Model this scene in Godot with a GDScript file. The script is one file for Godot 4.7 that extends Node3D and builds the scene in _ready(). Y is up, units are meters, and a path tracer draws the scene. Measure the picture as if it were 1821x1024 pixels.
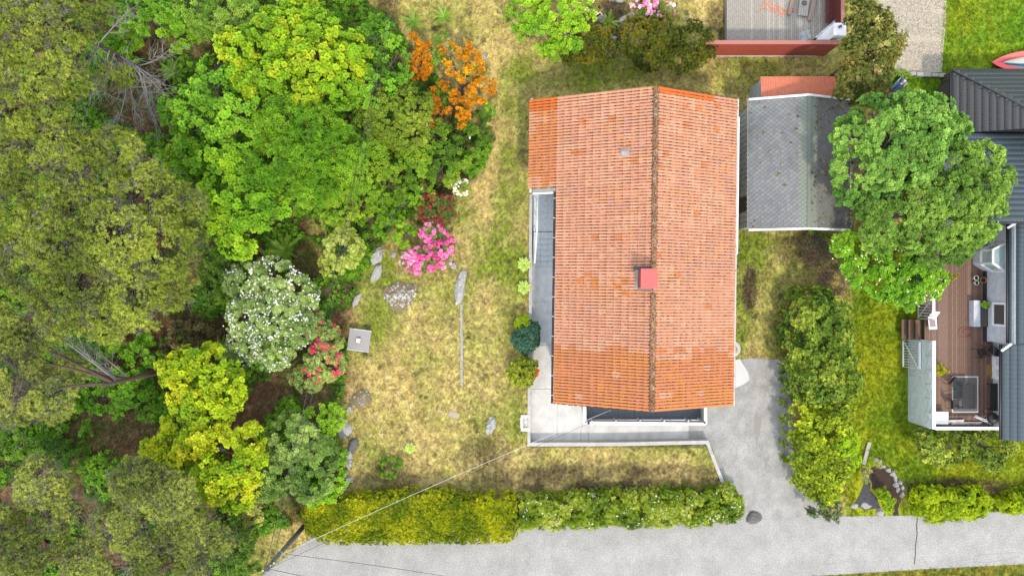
extends Node3D
# A house with a tiled roof beside a patch of wood, seen from a drone straight above.
# Plan: x runs east, z runs south, y is up; the lawn lies at y = 0.

const EYE := 45.0            # height of the drone above the lawn
const LENS := 1213.0
var rng := RandomNumberGenerator.new()
var nz := FastNoiseLite.new()
var nf := FastNoiseLite.new()
var taken := {}
var M := {}
var T := {}
var L := {}                  # leaf shapes
var patio_poly: PackedVector2Array
var drive_poly: PackedVector2Array
var road_poly: PackedVector2Array
var bank_poly: PackedVector2Array
var paved: Array = []


# --- survey: a point read off the aerial plan, at height y, in metres
func pl(px: float, py: float, y := 0.0) -> Vector3:
	return Vector3((px - 910.5) * (EYE - y) / LENS, y, (py - 512.0) * (EYE - y) / LENS)

func pm(px: float, y := 0.0) -> float:
	return px * (EYE - y) / LENS

func plan_poly(pts: Array, y := 0.0) -> PackedVector2Array:
	var out := PackedVector2Array()
	for p in pts:
		var v := pl(p[0], p[1], y)
		out.append(Vector2(v.x, v.z))
	return out

func lin(r: float, g: float, b: float) -> Color:
	return Color(r, g, b).linear_to_srgb()

# --- one mesh being put together
class Shape:
	var st := SurfaceTool.new()
	func _init(smooth := false) -> void:
		st.begin(Mesh.PRIMITIVE_TRIANGLES)
		st.set_smooth_group(0 if smooth else -1)
	func tri(a: Vector3, b: Vector3, c: Vector3) -> void:
		st.add_vertex(a)
		st.add_vertex(b)
		st.add_vertex(c)
	func tri_out(a: Vector3, b: Vector3, c: Vector3, out: Vector3) -> void:
		if (a - c).cross(a - b).dot(out) < 0.0:
			tri(a, c, b)
		else:
			tri(a, b, c)
	func quad(a: Vector3, b: Vector3, c: Vector3, d: Vector3, out: Vector3) -> void:
		tri_out(a, b, c, out)
		tri_out(a, c, d, out)
	func box(c: Vector3, s: Vector3, b := Basis()) -> void:
		var h := s * 0.5
		var p := []
		for i in 8:
			p.append(c + b * Vector3(h.x if i & 1 else -h.x, h.y if i & 2 else -h.y, h.z if i & 4 else -h.z))
		for f in [[0, 2, 6, 4, -1, 0, 0], [1, 3, 7, 5, 1, 0, 0], [0, 1, 5, 4, 0, -1, 0], [2, 3, 7, 6, 0, 1, 0], [0, 1, 3, 2, 0, 0, -1], [4, 5, 7, 6, 0, 0, 1]]:
			quad(p[f[0]], p[f[1]], p[f[2]], p[f[3]], b * Vector3(f[4], f[5], f[6]))
	func beam(a: Vector3, b: Vector3, w: float, h: float) -> void:
		var d := b - a
		var z := d.normalized()
		var x := (Vector3.UP if absf(z.y) < 0.95 else Vector3.RIGHT).cross(z).normalized()
		box((a + b) * 0.5, Vector3(w, h, d.length()), Basis(x, z.cross(x), z))
	func prism(poly: PackedVector2Array, y0: float, y1: float) -> void:
		var ids := Geometry2D.triangulate_polygon(poly)
		for i in range(0, ids.size(), 3):
			var a := poly[ids[i]]
			var b := poly[ids[i + 1]]
			var c := poly[ids[i + 2]]
			tri_out(Vector3(a.x, y1, a.y), Vector3(b.x, y1, b.y), Vector3(c.x, y1, c.y), Vector3.UP)
			tri_out(Vector3(a.x, y0, a.y), Vector3(b.x, y0, b.y), Vector3(c.x, y0, c.y), Vector3.DOWN)
		var cw := 1.0 if Geometry2D.is_polygon_clockwise(poly) else -1.0
		for i in poly.size():
			var a := poly[i]
			var b := poly[(i + 1) % poly.size()]
			var e := b - a
			quad(Vector3(a.x, y0, a.y), Vector3(b.x, y0, b.y), Vector3(b.x, y1, b.y), Vector3(a.x, y1, a.y), Vector3(-e.y, 0, e.x) * -cw)
	func tube(pts: Array, radii: Array, sides := 6) -> void:
		var rings := []
		for i in pts.size():
			var d: Vector3 = (pts[mini(i + 1, pts.size() - 1)] - pts[maxi(i - 1, 0)]).normalized()
			var x := (Vector3.UP if absf(d.y) < 0.9 else Vector3.RIGHT).cross(d).normalized()
			var y := d.cross(x)
			var ring := []
			for k in sides:
				var a := TAU * k / sides
				ring.append(pts[i] + (x * cos(a) + y * sin(a)) * radii[i])
			rings.append(ring)
		for i in pts.size() - 1:
			for k in sides:
				var k2 := (k + 1) % sides
				var mid: Vector3 = (pts[i] + pts[i + 1]) * 0.5
				var out: Vector3 = (rings[i][k] + rings[i + 1][k2]) * 0.5 - mid
				quad(rings[i][k], rings[i][k2], rings[i + 1][k2], rings[i + 1][k], out)
		for e in [0, pts.size() - 1]:
			var dir: Vector3 = pts[0] - pts[1] if e == 0 else pts[e] - pts[e - 1]
			for k in sides - 2:
				tri_out(rings[e][0], rings[e][k + 1], rings[e][k + 2], dir)
	func lathe(c: Vector3, prof: Array, sides := 16) -> void:   # prof: [radius, height] from outside bottom to inside
		for i in prof.size() - 1:
			for k in sides:
				var a0 := TAU * k / sides
				var a1 := TAU * (k + 1) / sides
				var u0 := Vector3(cos(a0), 0, sin(a0))
				var u1 := Vector3(cos(a1), 0, sin(a1))
				var p: Array = prof[i]
				var q: Array = prof[i + 1]
				var dr: float = q[0] - p[0]
				var dy: float = q[1] - p[1]
				var out := (u0 + u1) * dy - Vector3.UP * 2.0 * dr
				quad(c + u0 * p[0] + Vector3.UP * p[1], c + u1 * p[0] + Vector3.UP * p[1], c + u1 * q[0] + Vector3.UP * q[1], c + u0 * q[0] + Vector3.UP * q[1], out)
	func done() -> ArrayMesh:
		st.generate_normals()
		return st.commit()

# --- naming and parenting
func numbered(called: String) -> String:
	if not taken.has(called):
		taken[called] = 0
		return called
	taken[called] += 1
	return "%s_%03d" % [called, taken[called]]

func thing(called: String, label: String, category: String, at := Vector3.ZERO, group := "", turn := 0.0) -> Node3D:
	var o := Node3D.new()
	o.name = numbered(called)
	add_child(o)
	o.position = at
	o.rotation.y = turn
	tag(o, label, category, group)
	return o

func tag(o: Node, label: String, category: String, group := "") -> void:
	o.set_meta("label", label)
	o.set_meta("category", category)
	if group:
		o.set_meta("group", group)

func holds_world(parent: Node) -> bool:
	return parent is GeometryInstance3D or parent == self

# a part whose mesh is written in plan coordinates, whatever the place of its thing
func part(parent: Node, called: String, mesh: Mesh, mat: Material) -> MeshInstance3D:
	var o := local(parent, called, mesh, mat)
	if not holds_world(parent):
		o.transform = (parent as Node3D).transform.affine_inverse()
	return o

# a part whose mesh is written in the axes of its thing
func local(parent: Node, called: String, mesh: Mesh, mat: Material, at := Transform3D()) -> MeshInstance3D:
	var o := MeshInstance3D.new()
	o.name = numbered(called) if parent == self else called
	o.mesh = mesh
	o.material_override = mat
	parent.add_child(o, true)
	o.transform = at
	return o

func ground_piece(called: String, mesh: Mesh, mat: Material) -> MeshInstance3D:
	var o := local(self, called, mesh, mat)
	o.set_meta("kind", "structure")
	return o

func copies(parent: Node, called: String, mesh: Mesh, mat: Material, buf: PackedFloat32Array) -> MultiMeshInstance3D:
	var mm := MultiMesh.new()
	mm.transform_format = MultiMesh.TRANSFORM_3D
	mm.use_colors = true
	mm.mesh = mesh
	mm.instance_count = buf.size() / 16
	mm.buffer = buf
	var o := MultiMeshInstance3D.new()
	o.name = numbered(called) if parent == self else called
	o.multimesh = mm
	o.material_override = mat
	o.set_meta("kind", "stuff")
	parent.add_child(o, true)
	if not holds_world(parent):
		o.transform = (parent as Node3D).transform.affine_inverse()
	return o

func push(buf: PackedFloat32Array, b: Basis, o: Vector3, c: Color) -> void:
	buf.append_array(PackedFloat32Array([b.x.x, b.y.x, b.z.x, o.x, b.x.y, b.y.y, b.z.y, o.y, b.x.z, b.y.z, b.z.z, o.z, c.r, c.g, c.b, 1.0]))

func facing(up: Vector3, s: float, turn: float) -> Basis:
	var y := up.normalized()
	var x := (Vector3.RIGHT if absf(y.x) < 0.8 else Vector3.FORWARD).cross(y).normalized()
	x = x.rotated(y, turn)
	return Basis(x * s, y * s, x.cross(y) * s)

func rv() -> Vector3:
	return Vector3(rng.randf_range(-1, 1), rng.randf_range(-1, 1), rng.randf_range(-1, 1))

# --- materials
func noise_tex(seed_: int, freq: float, octaves: int, lo: float, hi: float, size := 512, kind := FastNoiseLite.TYPE_SIMPLEX_SMOOTH) -> NoiseTexture2D:
	var n := FastNoiseLite.new()
	n.seed = seed_
	n.noise_type = kind
	n.frequency = freq
	n.fractal_octaves = octaves
	n.fractal_gain = 0.62
	var t := NoiseTexture2D.new()
	t.width = size
	t.height = size
	t.seamless = true
	t.noise = n
	var g := Gradient.new()
	g.set_color(0, Color(lo, lo, lo))
	g.set_color(1, Color(hi, hi, hi))
	t.color_ramp = g
	return t

func mk(called: String, col: Color, rough := 0.85, tex := "", scale := Vector3.ONE, bump := 0.0) -> StandardMaterial3D:
	var m := StandardMaterial3D.new()
	m.resource_name = called
	m.albedo_color = col
	m.roughness = rough
	if tex:
		m.albedo_texture = T[tex]
		m.uv1_triplanar = true
		m.uv1_world_triplanar = true
		m.uv1_scale = scale
		if bump > 0.0:
			m.heightmap_enabled = true
			m.heightmap_texture = T[tex]
			m.heightmap_scale = bump
	M[called] = m
	return m

func leafy(called: String, through: Color, rough := 0.55) -> StandardMaterial3D:
	var m := mk(called, Color.WHITE, rough)
	m.vertex_color_use_as_albedo = true
	m.metallic_specular = 0.35
	if through.r + through.g > 0.0:
		m.backlight_enabled = true
		m.backlight = through
	return m

func make_materials() -> void:
	T.speck = noise_tex(3, 0.22, 3, 0.62, 1.0)
	T.grain = noise_tex(13, 0.16, 3, 0.70, 1.12)
	T.mild = noise_tex(15, 0.010, 5, 0.86, 1.0)
	T.cloud = noise_tex(5, 0.012, 5, 0.66, 1.0)
	T.fine = noise_tex(7, 0.06, 4, 0.55, 1.0)
	T.blotch = noise_tex(11, 0.03, 4, 0.35, 1.1)
	mk("roof_tile", Color.WHITE, 0.8, "grain", Vector3(0.6, 0.6, 0.6), 0.5).vertex_color_use_as_albedo = true
	mk("moss", Color.WHITE, 0.95, "speck", Vector3(2, 2, 2)).vertex_color_use_as_albedo = true
	mk("slate", Color.WHITE, 0.6, "grain", Vector3(0.7, 0.7, 0.7), 0.5).vertex_color_use_as_albedo = true
	mk("ridge_tile", lin(0.36, 0.19, 0.10), 0.9, "blotch", Vector3(2.2, 2.2, 2.2), 0.6)
	mk("white_paint", lin(0.80, 0.80, 0.81), 0.5, "mild", Vector3(0.4, 0.4, 0.4))
	mk("white_wall", lin(0.66, 0.67, 0.68), 0.7, "cloud", Vector3(0.3, 0.3, 0.3))
	mk("concrete", lin(0.56, 0.545, 0.515), 0.9, "mild", Vector3(0.2, 0.2, 0.2), 0.3)
	mk("concrete_grey", lin(0.60, 0.61, 0.605), 0.9, "mild", Vector3(0.3, 0.3, 0.3), 0.3)
	mk("asphalt", lin(0.50, 0.485, 0.46), 0.92, "mild", Vector3(0.10, 0.10, 0.10))
	M.asphalt.detail_enabled = true
	M.asphalt.detail_blend_mode = BaseMaterial3D.BLEND_MODE_MUL
	M.asphalt.detail_albedo = noise_tex(21, 0.45, 2, 0.50, 1.15, 1024)
	M.asphalt.uv2_triplanar = true
	M.asphalt.uv2_world_triplanar = true
	M.asphalt.uv2_scale = Vector3(0.037, 0.037, 0.037)
	M.asphalt.detail_uv_layer = BaseMaterial3D.DETAIL_UV_2
	mk("drive", lin(0.54, 0.525, 0.495), 0.92, "blotch", Vector3(0.13, 0.13, 0.13))
	M.drive.albedo_texture = noise_tex(29, 0.012, 5, 0.80, 1.0)
	M.drive.detail_enabled = true
	M.drive.detail_blend_mode = BaseMaterial3D.BLEND_MODE_MUL
	M.drive.detail_albedo = M.asphalt.detail_albedo
	M.drive.uv2_triplanar = true
	M.drive.uv2_world_triplanar = true
	M.drive.uv2_scale = Vector3(0.041, 0.041, 0.041)
	M.drive.detail_uv_layer = BaseMaterial3D.DETAIL_UV_2
	mk("pale_patch", lin(0.50, 0.48, 0.44), 0.95, "speck", Vector3(0.8, 0.8, 0.8))
	mk("dark_patch", lin(0.13, 0.125, 0.115), 0.95, "speck", Vector3(0.8, 0.8, 0.8))
	mk("tar", lin(0.055, 0.055, 0.055), 0.8)
	mk("white_gravel", lin(0.80, 0.79, 0.76), 0.95, "speck", Vector3(1.2, 1.2, 1.2), 1.0)
	mk("pale_soil", lin(0.62, 0.53, 0.40), 0.97, "fine", Vector3(0.30, 0.30, 0.30), 1.0)
	mk("rock", lin(0.60, 0.58, 0.55), 0.95, "blotch", Vector3(0.8, 0.8, 0.8), 2.0)
	mk("rock_brown", lin(0.36, 0.27, 0.15), 0.95, "blotch", Vector3(0.9, 0.9, 0.9), 2.0)
	mk("rock_dark", lin(0.22, 0.21, 0.20), 0.95, "blotch", Vector3(1.1, 1.1, 1.1), 2.0)
	mk("stone", lin(0.50, 0.48, 0.45), 0.95, "fine", Vector3(0.9, 0.9, 0.9), 1.0)
	mk("lichen", lin(0.62, 0.62, 0.58), 0.95, "speck", Vector3(2, 2, 2))
	mk("grey_board", lin(0.46, 0.42, 0.36), 0.9, "fine", Vector3(1.6, 1.6, 0.12))
	mk("grey_board_pale", lin(0.56, 0.52, 0.45), 0.9, "fine", Vector3(1.6, 1.6, 0.12))
	mk("brown_board", lin(0.24, 0.13, 0.09), 0.7, "fine", Vector3(1.6, 1.6, 0.12))
	mk("brown_board_pale", lin(0.31, 0.185, 0.13), 0.7, "fine", Vector3(1.6, 1.6, 0.12))
	mk("plank", lin(0.46, 0.33, 0.25), 0.85, "fine", Vector3(1.4, 1.4, 0.15))
	mk("red_paint", lin(0.40, 0.075, 0.052), 0.6, "mild", Vector3(0.5, 0.5, 0.5))
	mk("red_coping", lin(0.58, 0.22, 0.18), 0.7, "fine", Vector3(0.8, 0.8, 0.8))
	mk("dark_red", lin(0.13, 0.028, 0.024), 0.55, "cloud", Vector3(0.5, 0.5, 0.5))
	mk("red_sheet", lin(0.60, 0.19, 0.10), 0.5, "mild", Vector3(0.5, 0.5, 0.5))
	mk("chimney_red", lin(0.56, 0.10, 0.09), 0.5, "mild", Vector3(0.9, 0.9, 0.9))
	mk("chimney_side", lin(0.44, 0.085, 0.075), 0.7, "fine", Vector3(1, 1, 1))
	mk("lead", lin(0.34, 0.29, 0.29), 0.5, "speck", Vector3(1, 1, 1))
	mk("grey_wall", lin(0.40, 0.44, 0.45), 0.7, "mild", Vector3(0.4, 0.4, 0.4))
	mk("blue_grey", lin(0.56, 0.585, 0.63), 0.7, "mild", Vector3(0.4, 0.4, 0.4))
	mk("green_grey", lin(0.60, 0.67, 0.66), 0.7, "mild", Vector3(0.4, 0.4, 0.4))
	mk("dark_tile", lin(0.080, 0.092, 0.105), 0.38, "fine", Vector3(0.6, 0.6, 0.6), 0.3)
	mk("dark_tile_west", lin(0.10, 0.10, 0.10), 0.42, "fine", Vector3(0.6, 0.6, 0.6), 0.3)
	mk("blue_tile", lin(0.10, 0.135, 0.155), 0.38, "fine", Vector3(0.6, 0.6, 0.6), 0.3)
	mk("black", lin(0.012, 0.012, 0.013), 0.5)
	mk("dark_metal", lin(0.03, 0.032, 0.035), 0.4)
	mk("balcony_tile", lin(0.17, 0.20, 0.235), 0.5, "fine", Vector3(0.8, 0.8, 0.8))
	mk("stair_tile", lin(0.52, 0.56, 0.57), 0.7, "mild", Vector3(0.9, 0.9, 0.9))
	mk("cover_plate", lin(0.42, 0.39, 0.38), 0.7, "speck", Vector3(0.6, 0.6, 0.6))
	mk("bark_grey", lin(0.20, 0.185, 0.175), 0.95, "fine", Vector3(2, 2, 2), 1.0)
	mk("bark_brown", lin(0.13, 0.085, 0.06), 0.95, "fine", Vector3(2, 2, 2), 1.0)
	mk("deadwood", lin(0.40, 0.38, 0.35), 0.95, "speck", Vector3(2, 2, 2))
	mk("pole_wood", lin(0.16, 0.17, 0.17), 0.85, "fine", Vector3(3, 0.2, 3))
	mk("cable_dark", lin(0.03, 0.03, 0.03), 0.6)
	mk("cable_pale", lin(0.55, 0.54, 0.52), 0.6)
	mk("liner", lin(0.03, 0.033, 0.042), 0.35, "fine", Vector3(1.2, 1.2, 1.2), 3.0)
	mk("mulch", lin(0.065, 0.035, 0.022), 0.97, "fine", Vector3(0.9, 0.9, 0.9), 3.0)
	mk("terracotta", lin(0.36, 0.13, 0.07), 0.8)
	mk("pot_white", lin(0.7, 0.67, 0.6), 0.6)
	mk("soil", lin(0.03, 0.022, 0.016), 0.97)
	mk("orange_pot", lin(0.52, 0.20, 0.03), 0.7)
	mk("rug", lin(0.20, 0.20, 0.19), 0.9, "fine", Vector3(0.5, 0.5, 0.5))
	mk("rug_edge", lin(0.55, 0.50, 0.47), 0.9)
	mk("doormat", lin(0.34, 0.20, 0.07), 0.95, "speck", Vector3(1, 1, 1))
	mk("hose", lin(0.25, 0.06, 0.05), 0.6)
	mk("rope", lin(0.75, 0.23, 0.12), 0.7)
	mk("boat_red", lin(0.62, 0.05, 0.06), 0.4)
	mk("boat_red_pale", lin(0.72, 0.13, 0.13), 0.4)
	mk("boat_blue", lin(0.08, 0.28, 0.40), 0.5)
	mk("boat_cloth", lin(0.45, 0.58, 0.60), 0.8, "blotch", Vector3(1.3, 1.3, 1.3))
	mk("boat_cream", lin(0.74, 0.72, 0.55), 0.7)
	mk("skin", lin(0.62, 0.34, 0.24), 0.6)
	mk("hair", lin(0.60, 0.50, 0.36), 0.8)
	mk("navy_top", lin(0.012, 0.03, 0.06), 0.9)
	mk("teal_cloth", lin(0.015, 0.10, 0.18), 0.9)
	mk("denim", lin(0.06, 0.10, 0.18), 0.9)
	mk("chair_blue", lin(0.03, 0.11, 0.24), 0.8)
	mk("tube_metal", lin(0.6, 0.6, 0.6), 0.3)
	var glass := mk("glass", Color(0.75, 0.85, 0.85, 0.25), 0.05)
	glass.transparency = BaseMaterial3D.TRANSPARENCY_ALPHA
	mk("curtain", lin(0.40, 0.45, 0.43), 0.9)
	mk("interior", lin(0.06, 0.05, 0.045), 0.9)
	leafy("leaf", Color(0.55, 0.75, 0.12))
	leafy("leaf_thick", Color(0.18, 0.25, 0.06), 0.42)
	leafy("needle", Color(0.15, 0.18, 0.05), 0.6)
	leafy("petal", Color(0.5, 0.5, 0.5), 0.7)
	leafy("grass_blade", Color(0.45, 0.5, 0.2), 0.7)
	var g := mk("ground", Color.WHITE, 0.97, "grain", Vector3(0.45, 0.45, 0.45), 2.0)
	g.vertex_color_use_as_albedo = true

# --- leaf shapes: each a small spray that is copied through a crown
func spray(n: int, length: float, width: float, lo: float, hi: float, fold: float, start := 0.02, seed_ := 1) -> ArrayMesh:
	var r := RandomNumberGenerator.new()
	r.seed = seed_
	var s := Shape.new()
	for i in n:
		var a := TAU * (i + r.randf_range(-0.3, 0.3)) / n * (1.0 if n < 9 else 2.618)
		var t := r.randf_range(lo, hi)
		var len_ := length * r.randf_range(0.7, 1.1)
		var d := Vector3(cos(a) * cos(t), sin(t), sin(a) * cos(t))
		var side := d.cross(Vector3.UP).normalized() * width * 0.5 * r.randf_range(0.8, 1.2)
		var lift := side.cross(d).normalized() * fold * width
		var b := d * start
		var mid := b + d * len_ * 0.55
		var tip := b + d * len_ - Vector3.UP * len_ * 0.12
		var v := r.randf_range(0.82, 1.12)
		s.st.set_color(Color(v, v, v * 0.95))
		s.tri_out(b, mid + side + lift, tip, Vector3.UP)
		s.tri_out(b, tip, mid - side + lift, Vector3.UP)
	return s.done()

func frond(n: int, length: float, width: float) -> ArrayMesh:     # a flat feather that points along -z and arches
	var s := Shape.new()
	for i in n:
		var t := float(i) / n
		var p := Vector3(0, length * (0.35 * t - 0.45 * t * t), -length * t)
		var w := width * (0.35 + 0.65 * sin(PI * minf(1.0, 0.25 + t * 0.8)))
		for sd in [-1.0, 1.0]:
			s.st.set_color(Color.WHITE * (0.9 + 0.2 * fmod(i * 0.37, 1.0)))
			var tip := p + Vector3(sd * w, -0.1 * w, -length / n * 1.4)
			s.tri_out(p, p + Vector3(0, 0.004, -length / n * 1.1), tip, Vector3.UP)
	return s.done()

func petal_ball(r: float, n: int) -> ArrayMesh:                   # a truss of open flowers
	var s := Shape.new()
	var g := RandomNumberGenerator.new()
	g.seed = 4
	for i in n:
		var a := i * 2.39996
		var y := 1.0 - float(i) / n * 1.1
		var d := Vector3(cos(a) * sqrt(maxf(0.0, 1.0 - y * y)), y, sin(a) * sqrt(maxf(0.0, 1.0 - y * y)))
		var b := facing(d, 1.0, g.randf() * TAU)
		var c := d * r * 0.62
		for k in 5:
			var a0 := TAU * k / 5.0
			var e := r * 0.55
			var v := g.randf_range(0.85, 1.15)
			s.st.set_color(Color(v, v, v))
			s.tri_out(c, c + b * Vector3(cos(a0) * e, e * 0.45, sin(a0) * e), c + b * Vector3(cos(a0 + 1.25) * e, e * 0.45, sin(a0 + 1.25) * e), d)
	return s.done()

func blob(seed_: int, flat := 0.5) -> ArrayMesh:                  # a small uneven cushion, radius about 1
	var s := Shape.new(true)
	var g := RandomNumberGenerator.new()
	g.seed = seed_
	var rings := [[1.0, 0.0], [0.8, 0.65], [0.35, 0.95]]
	var pts := []
	for r in rings:
		var row := []
		for k in 6:
			var a := TAU * k / 6.0
			var q: float = r[0] * g.randf_range(0.75, 1.2)
			row.append(Vector3(cos(a) * q, r[1] * flat, sin(a) * q))
		pts.append(row)
	for i in 2:
		for k in 6:
			s.quad(pts[i][k], pts[i][(k + 1) % 6], pts[i + 1][(k + 1) % 6], pts[i + 1][k], pts[i][k] + Vector3.UP * 0.3)
	for k in 6:
		s.tri_out(pts[2][k], pts[2][(k + 1) % 6], Vector3(0, flat, 0), Vector3.UP)
	return s.done()

func make_leaves() -> void:
	L.maple = spray(6, 0.20, 0.17, -0.4, 0.7, 0.3, 0.03, 1)
	L.broad = spray(7, 0.15, 0.10, -0.35, 0.9, 0.3, 0.02, 2)
	L.small = spray(10, 0.12, 0.075, -0.2, 0.9, 0.2, 0.02, 3)
	L.willow = spray(10, 0.17, 0.04, 0.0, 0.9, 0.2, 0.02, 4)
	L.rhodo = spray(8, 0.17, 0.055, -0.1, 0.5, 0.2, 0.01, 5)
	L.needle = spray(17, 0.16, 0.022, 0.05, 1.4, 0.0, 0.0, 6)
	L.scale = spray(9, 0.15, 0.05, 0.2, 1.2, 0.3, 0.0, 7)
	L.fan = spray(6, 0.20, 0.09, 0.3, 1.0, 0.35, 0.0, 8)
	L.hosta = spray(13, 0.34, 0.14, 0.1, 0.8, 0.25, 0.03, 9)
	L.blades = spray(6, 0.15, 0.022, 0.3, 1.2, 0.1, 0.0, 10)
	L.straw = spray(5, 0.20, 0.016, 0.05, 0.6, 0.1, 0.0, 11)
	L.truss = petal_ball(0.15, 9)
	L.floret = petal_ball(0.075, 5)
	L.fern = frond(14, 0.85, 0.17)
	L.moss = blob(2, 0.55)
	L.twig = spray(5, 0.35, 0.018, 0.1, 1.0, 0.5, 0.0, 12)

func tone(pal: Array, t: float) -> Color:
	t = clampf(t, 0.0, 0.999) * (pal.size() - 1)
	var i := int(t)
	return (pal[i] as Color).lerp(pal[i + 1], t - i)

# lobes: [centre, radius across, radius up]
func crown(parent: Node, called: String, mesh: Mesh, mat: Material, lobes: Array, o: Dictionary) -> MultiMeshInstance3D:
	var buf := PackedFloat32Array()
	var cl: float = o.get("cl", 6.0)
	var k: int = o.get("k", 8)
	var cr: float = o.get("cr", 0.3)
	var pal: Array = o.pal
	var gap: float = o.get("gap", -0.45)
	var upness: float = o.get("up", 0.55)
	var shell: float = o.get("shell", 0.4)
	var smin: float = o.get("smin", 0.8)
	var smax: float = o.get("smax", 1.25)
	var low: float = o.get("low", -0.35)
	for lb in lobes:
		var c: Vector3 = lb[0]
		var ra: float = lb[1]
		var ry: float = lb[2]
		var n := int(cl * PI * ra * ra * 1.7)
		for i in n:
			var a := rng.randf() * TAU
			var y := rng.randf_range(low, 1.0)
			var h := sqrt(1.0 - y * y)
			var s := 1.0 - shell * rng.randf() * rng.randf()
			var d := Vector3(cos(a) * h, y, sin(a) * h)
			var p := c + Vector3(d.x * ra, d.y * ry, d.z * ra) * s
			var g := nz.get_noise_3d(p.x * 60.0, p.y * 60.0, p.z * 60.0)
			if g < gap:
				continue
			p += d * ra * 0.28 * g
			if p.y < 0.05:
				continue
			var inside := false
			for lc in lobes:
				if lc != lb:
					var q: Vector3 = (p - lc[0]) / Vector3(lc[1], lc[2], lc[1])
					if q.length_squared() < 0.42:
						inside = true
						break
			if inside:
				continue
			var t := 0.5 + 0.75 * nz.get_noise_3d(p.x * 25.0 + 90.0, p.y * 25.0, p.z * 25.0) + rng.randf_range(-0.22, 0.22)
			var axis := (d * (1.0 - upness) + Vector3.UP * upness).normalized()
			for j in k:
				var off := rv() * cr
				off.y *= 0.6
				var col := tone(pal, t + rng.randf_range(-0.16, 0.16)) * rng.randf_range(0.72, 1.25) * LEAF
				var q := p + off + axis * cr * 0.4 * (1.0 - off.length() / (cr + 0.001))
				if q.y > 0.03:
					push(buf, facing(axis + rv() * 0.45, rng.randf_range(smin, smax), rng.randf() * TAU), q, col)
	return copies(parent, called, mesh, mat, buf)

func limb(s: Shape, a: Vector3, b: Vector3, r0: float, r1: float, bend := 0.15, sides := 6) -> void:
	var pts := []
	var rad := []
	var side := rv() * (b - a).length() * bend
	for i in 5:
		var t := i / 4.0
		pts.append(a.lerp(b, t) + side * sin(PI * t) * 0.5)
		rad.append(lerpf(r0, r1, t))
	s.tube(pts, rad, sides)

func skeleton(base: Vector3, lobes: Array, r: float) -> ArrayMesh:
	var s := Shape.new(true)
	var mid := Vector3.ZERO
	var low := 99.0
	for lb in lobes:
		mid += lb[0] / lobes.size()
		low = minf(low, lb[0].y - lb[2] * 0.6)
	var fork := Vector3(lerpf(base.x, mid.x, 0.5), maxf(base.y + 0.3, low), lerpf(base.z, mid.z, 0.5))
	limb(s, base - Vector3(0, 0.2, 0), fork, r, r * 0.75, 0.05, 8)
	for lb in lobes:
		limb(s, fork, lb[0], r * 0.5, r * 0.22, 0.12)
		for i in 5:
			var e: Vector3 = lb[0] + Vector3(rng.randf_range(-1, 1) * lb[1], rng.randf_range(0.0, 0.6) * lb[2], rng.randf_range(-1, 1) * lb[1]) * 0.75
			limb(s, lb[0], e, r * 0.2, r * 0.06, 0.2, 5)
	return s.done()

func at_height(rows: Array, flat := 0.72) -> Array:                # [px, py, radius px, height of middle (, up share)] -> lobes
	var out := []
	for r in rows:
		var ra := pm(r[2], r[3])
		out.append([pl(r[0], r[1], r[3]), ra, ra * (r[4] if r.size() > 4 else flat)])
	return out

func plant(called: String, label: String, category: String, group: String, rows: Array, leaf: String, o: Dictionary) -> Node3D:
	var lobes := at_height(rows, o.get("flat", 0.72))
	var mid := Vector3.ZERO
	var w := 0.0
	for lb in lobes:
		mid += lb[0] * lb[1]
		w += lb[1]
	mid /= w
	var base := Vector3(mid.x, gh(mid.x, mid.z), mid.z)
	if o.has("base"):
		base = pl(o.base[0], o.base[1], 0)
		base.y = gh(base.x, base.z)
	var t := thing(called, label, category, base, group)
	part(t, o.get("stem", "trunk"), skeleton(base, lobes, o.get("r", 0.12)), M[o.get("bark", "bark_grey")])
	crown(t, o.get("leafname", "crown"), L[leaf], M[o.get("mat", "leaf")], lobes, o)
	if o.has("bloom"):
		var b: Dictionary = o.bloom
		crown(t, "blossoms", L[b.get("leaf", "truss")], M.petal, at_height(b.rows, o.get("flat", 0.72)) if b.has("rows") else lobes, b)
	return t

# a bare or half-bare bough with side twigs, one part of a pine
func bough(t: Node3D, a: Vector3, b: Vector3, r: float, twigs: int, mat: Material) -> void:
	var s := Shape.new(true)
	limb(s, a, b, r, r * 0.3, 0.12, 5)
	for i in twigs:
		var p := a.lerp(b, 0.3 + 0.7 * rng.randf())
		var d := ((b - a).normalized() + rv() * Vector3(1.0, 0.5, 1.0)).normalized()
		var e := p + d * rng.randf_range(0.5, 1.3)
		limb(s, p, e, r * 0.32, r * 0.14, 0.3, 4)
		for j in 2:
			limb(s, p.lerp(e, rng.randf_range(0.4, 0.9)), e + rv() * 0.45, r * 0.2, r * 0.1, 0.2, 4)
	part(t, "bough", s.done(), mat)

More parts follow.
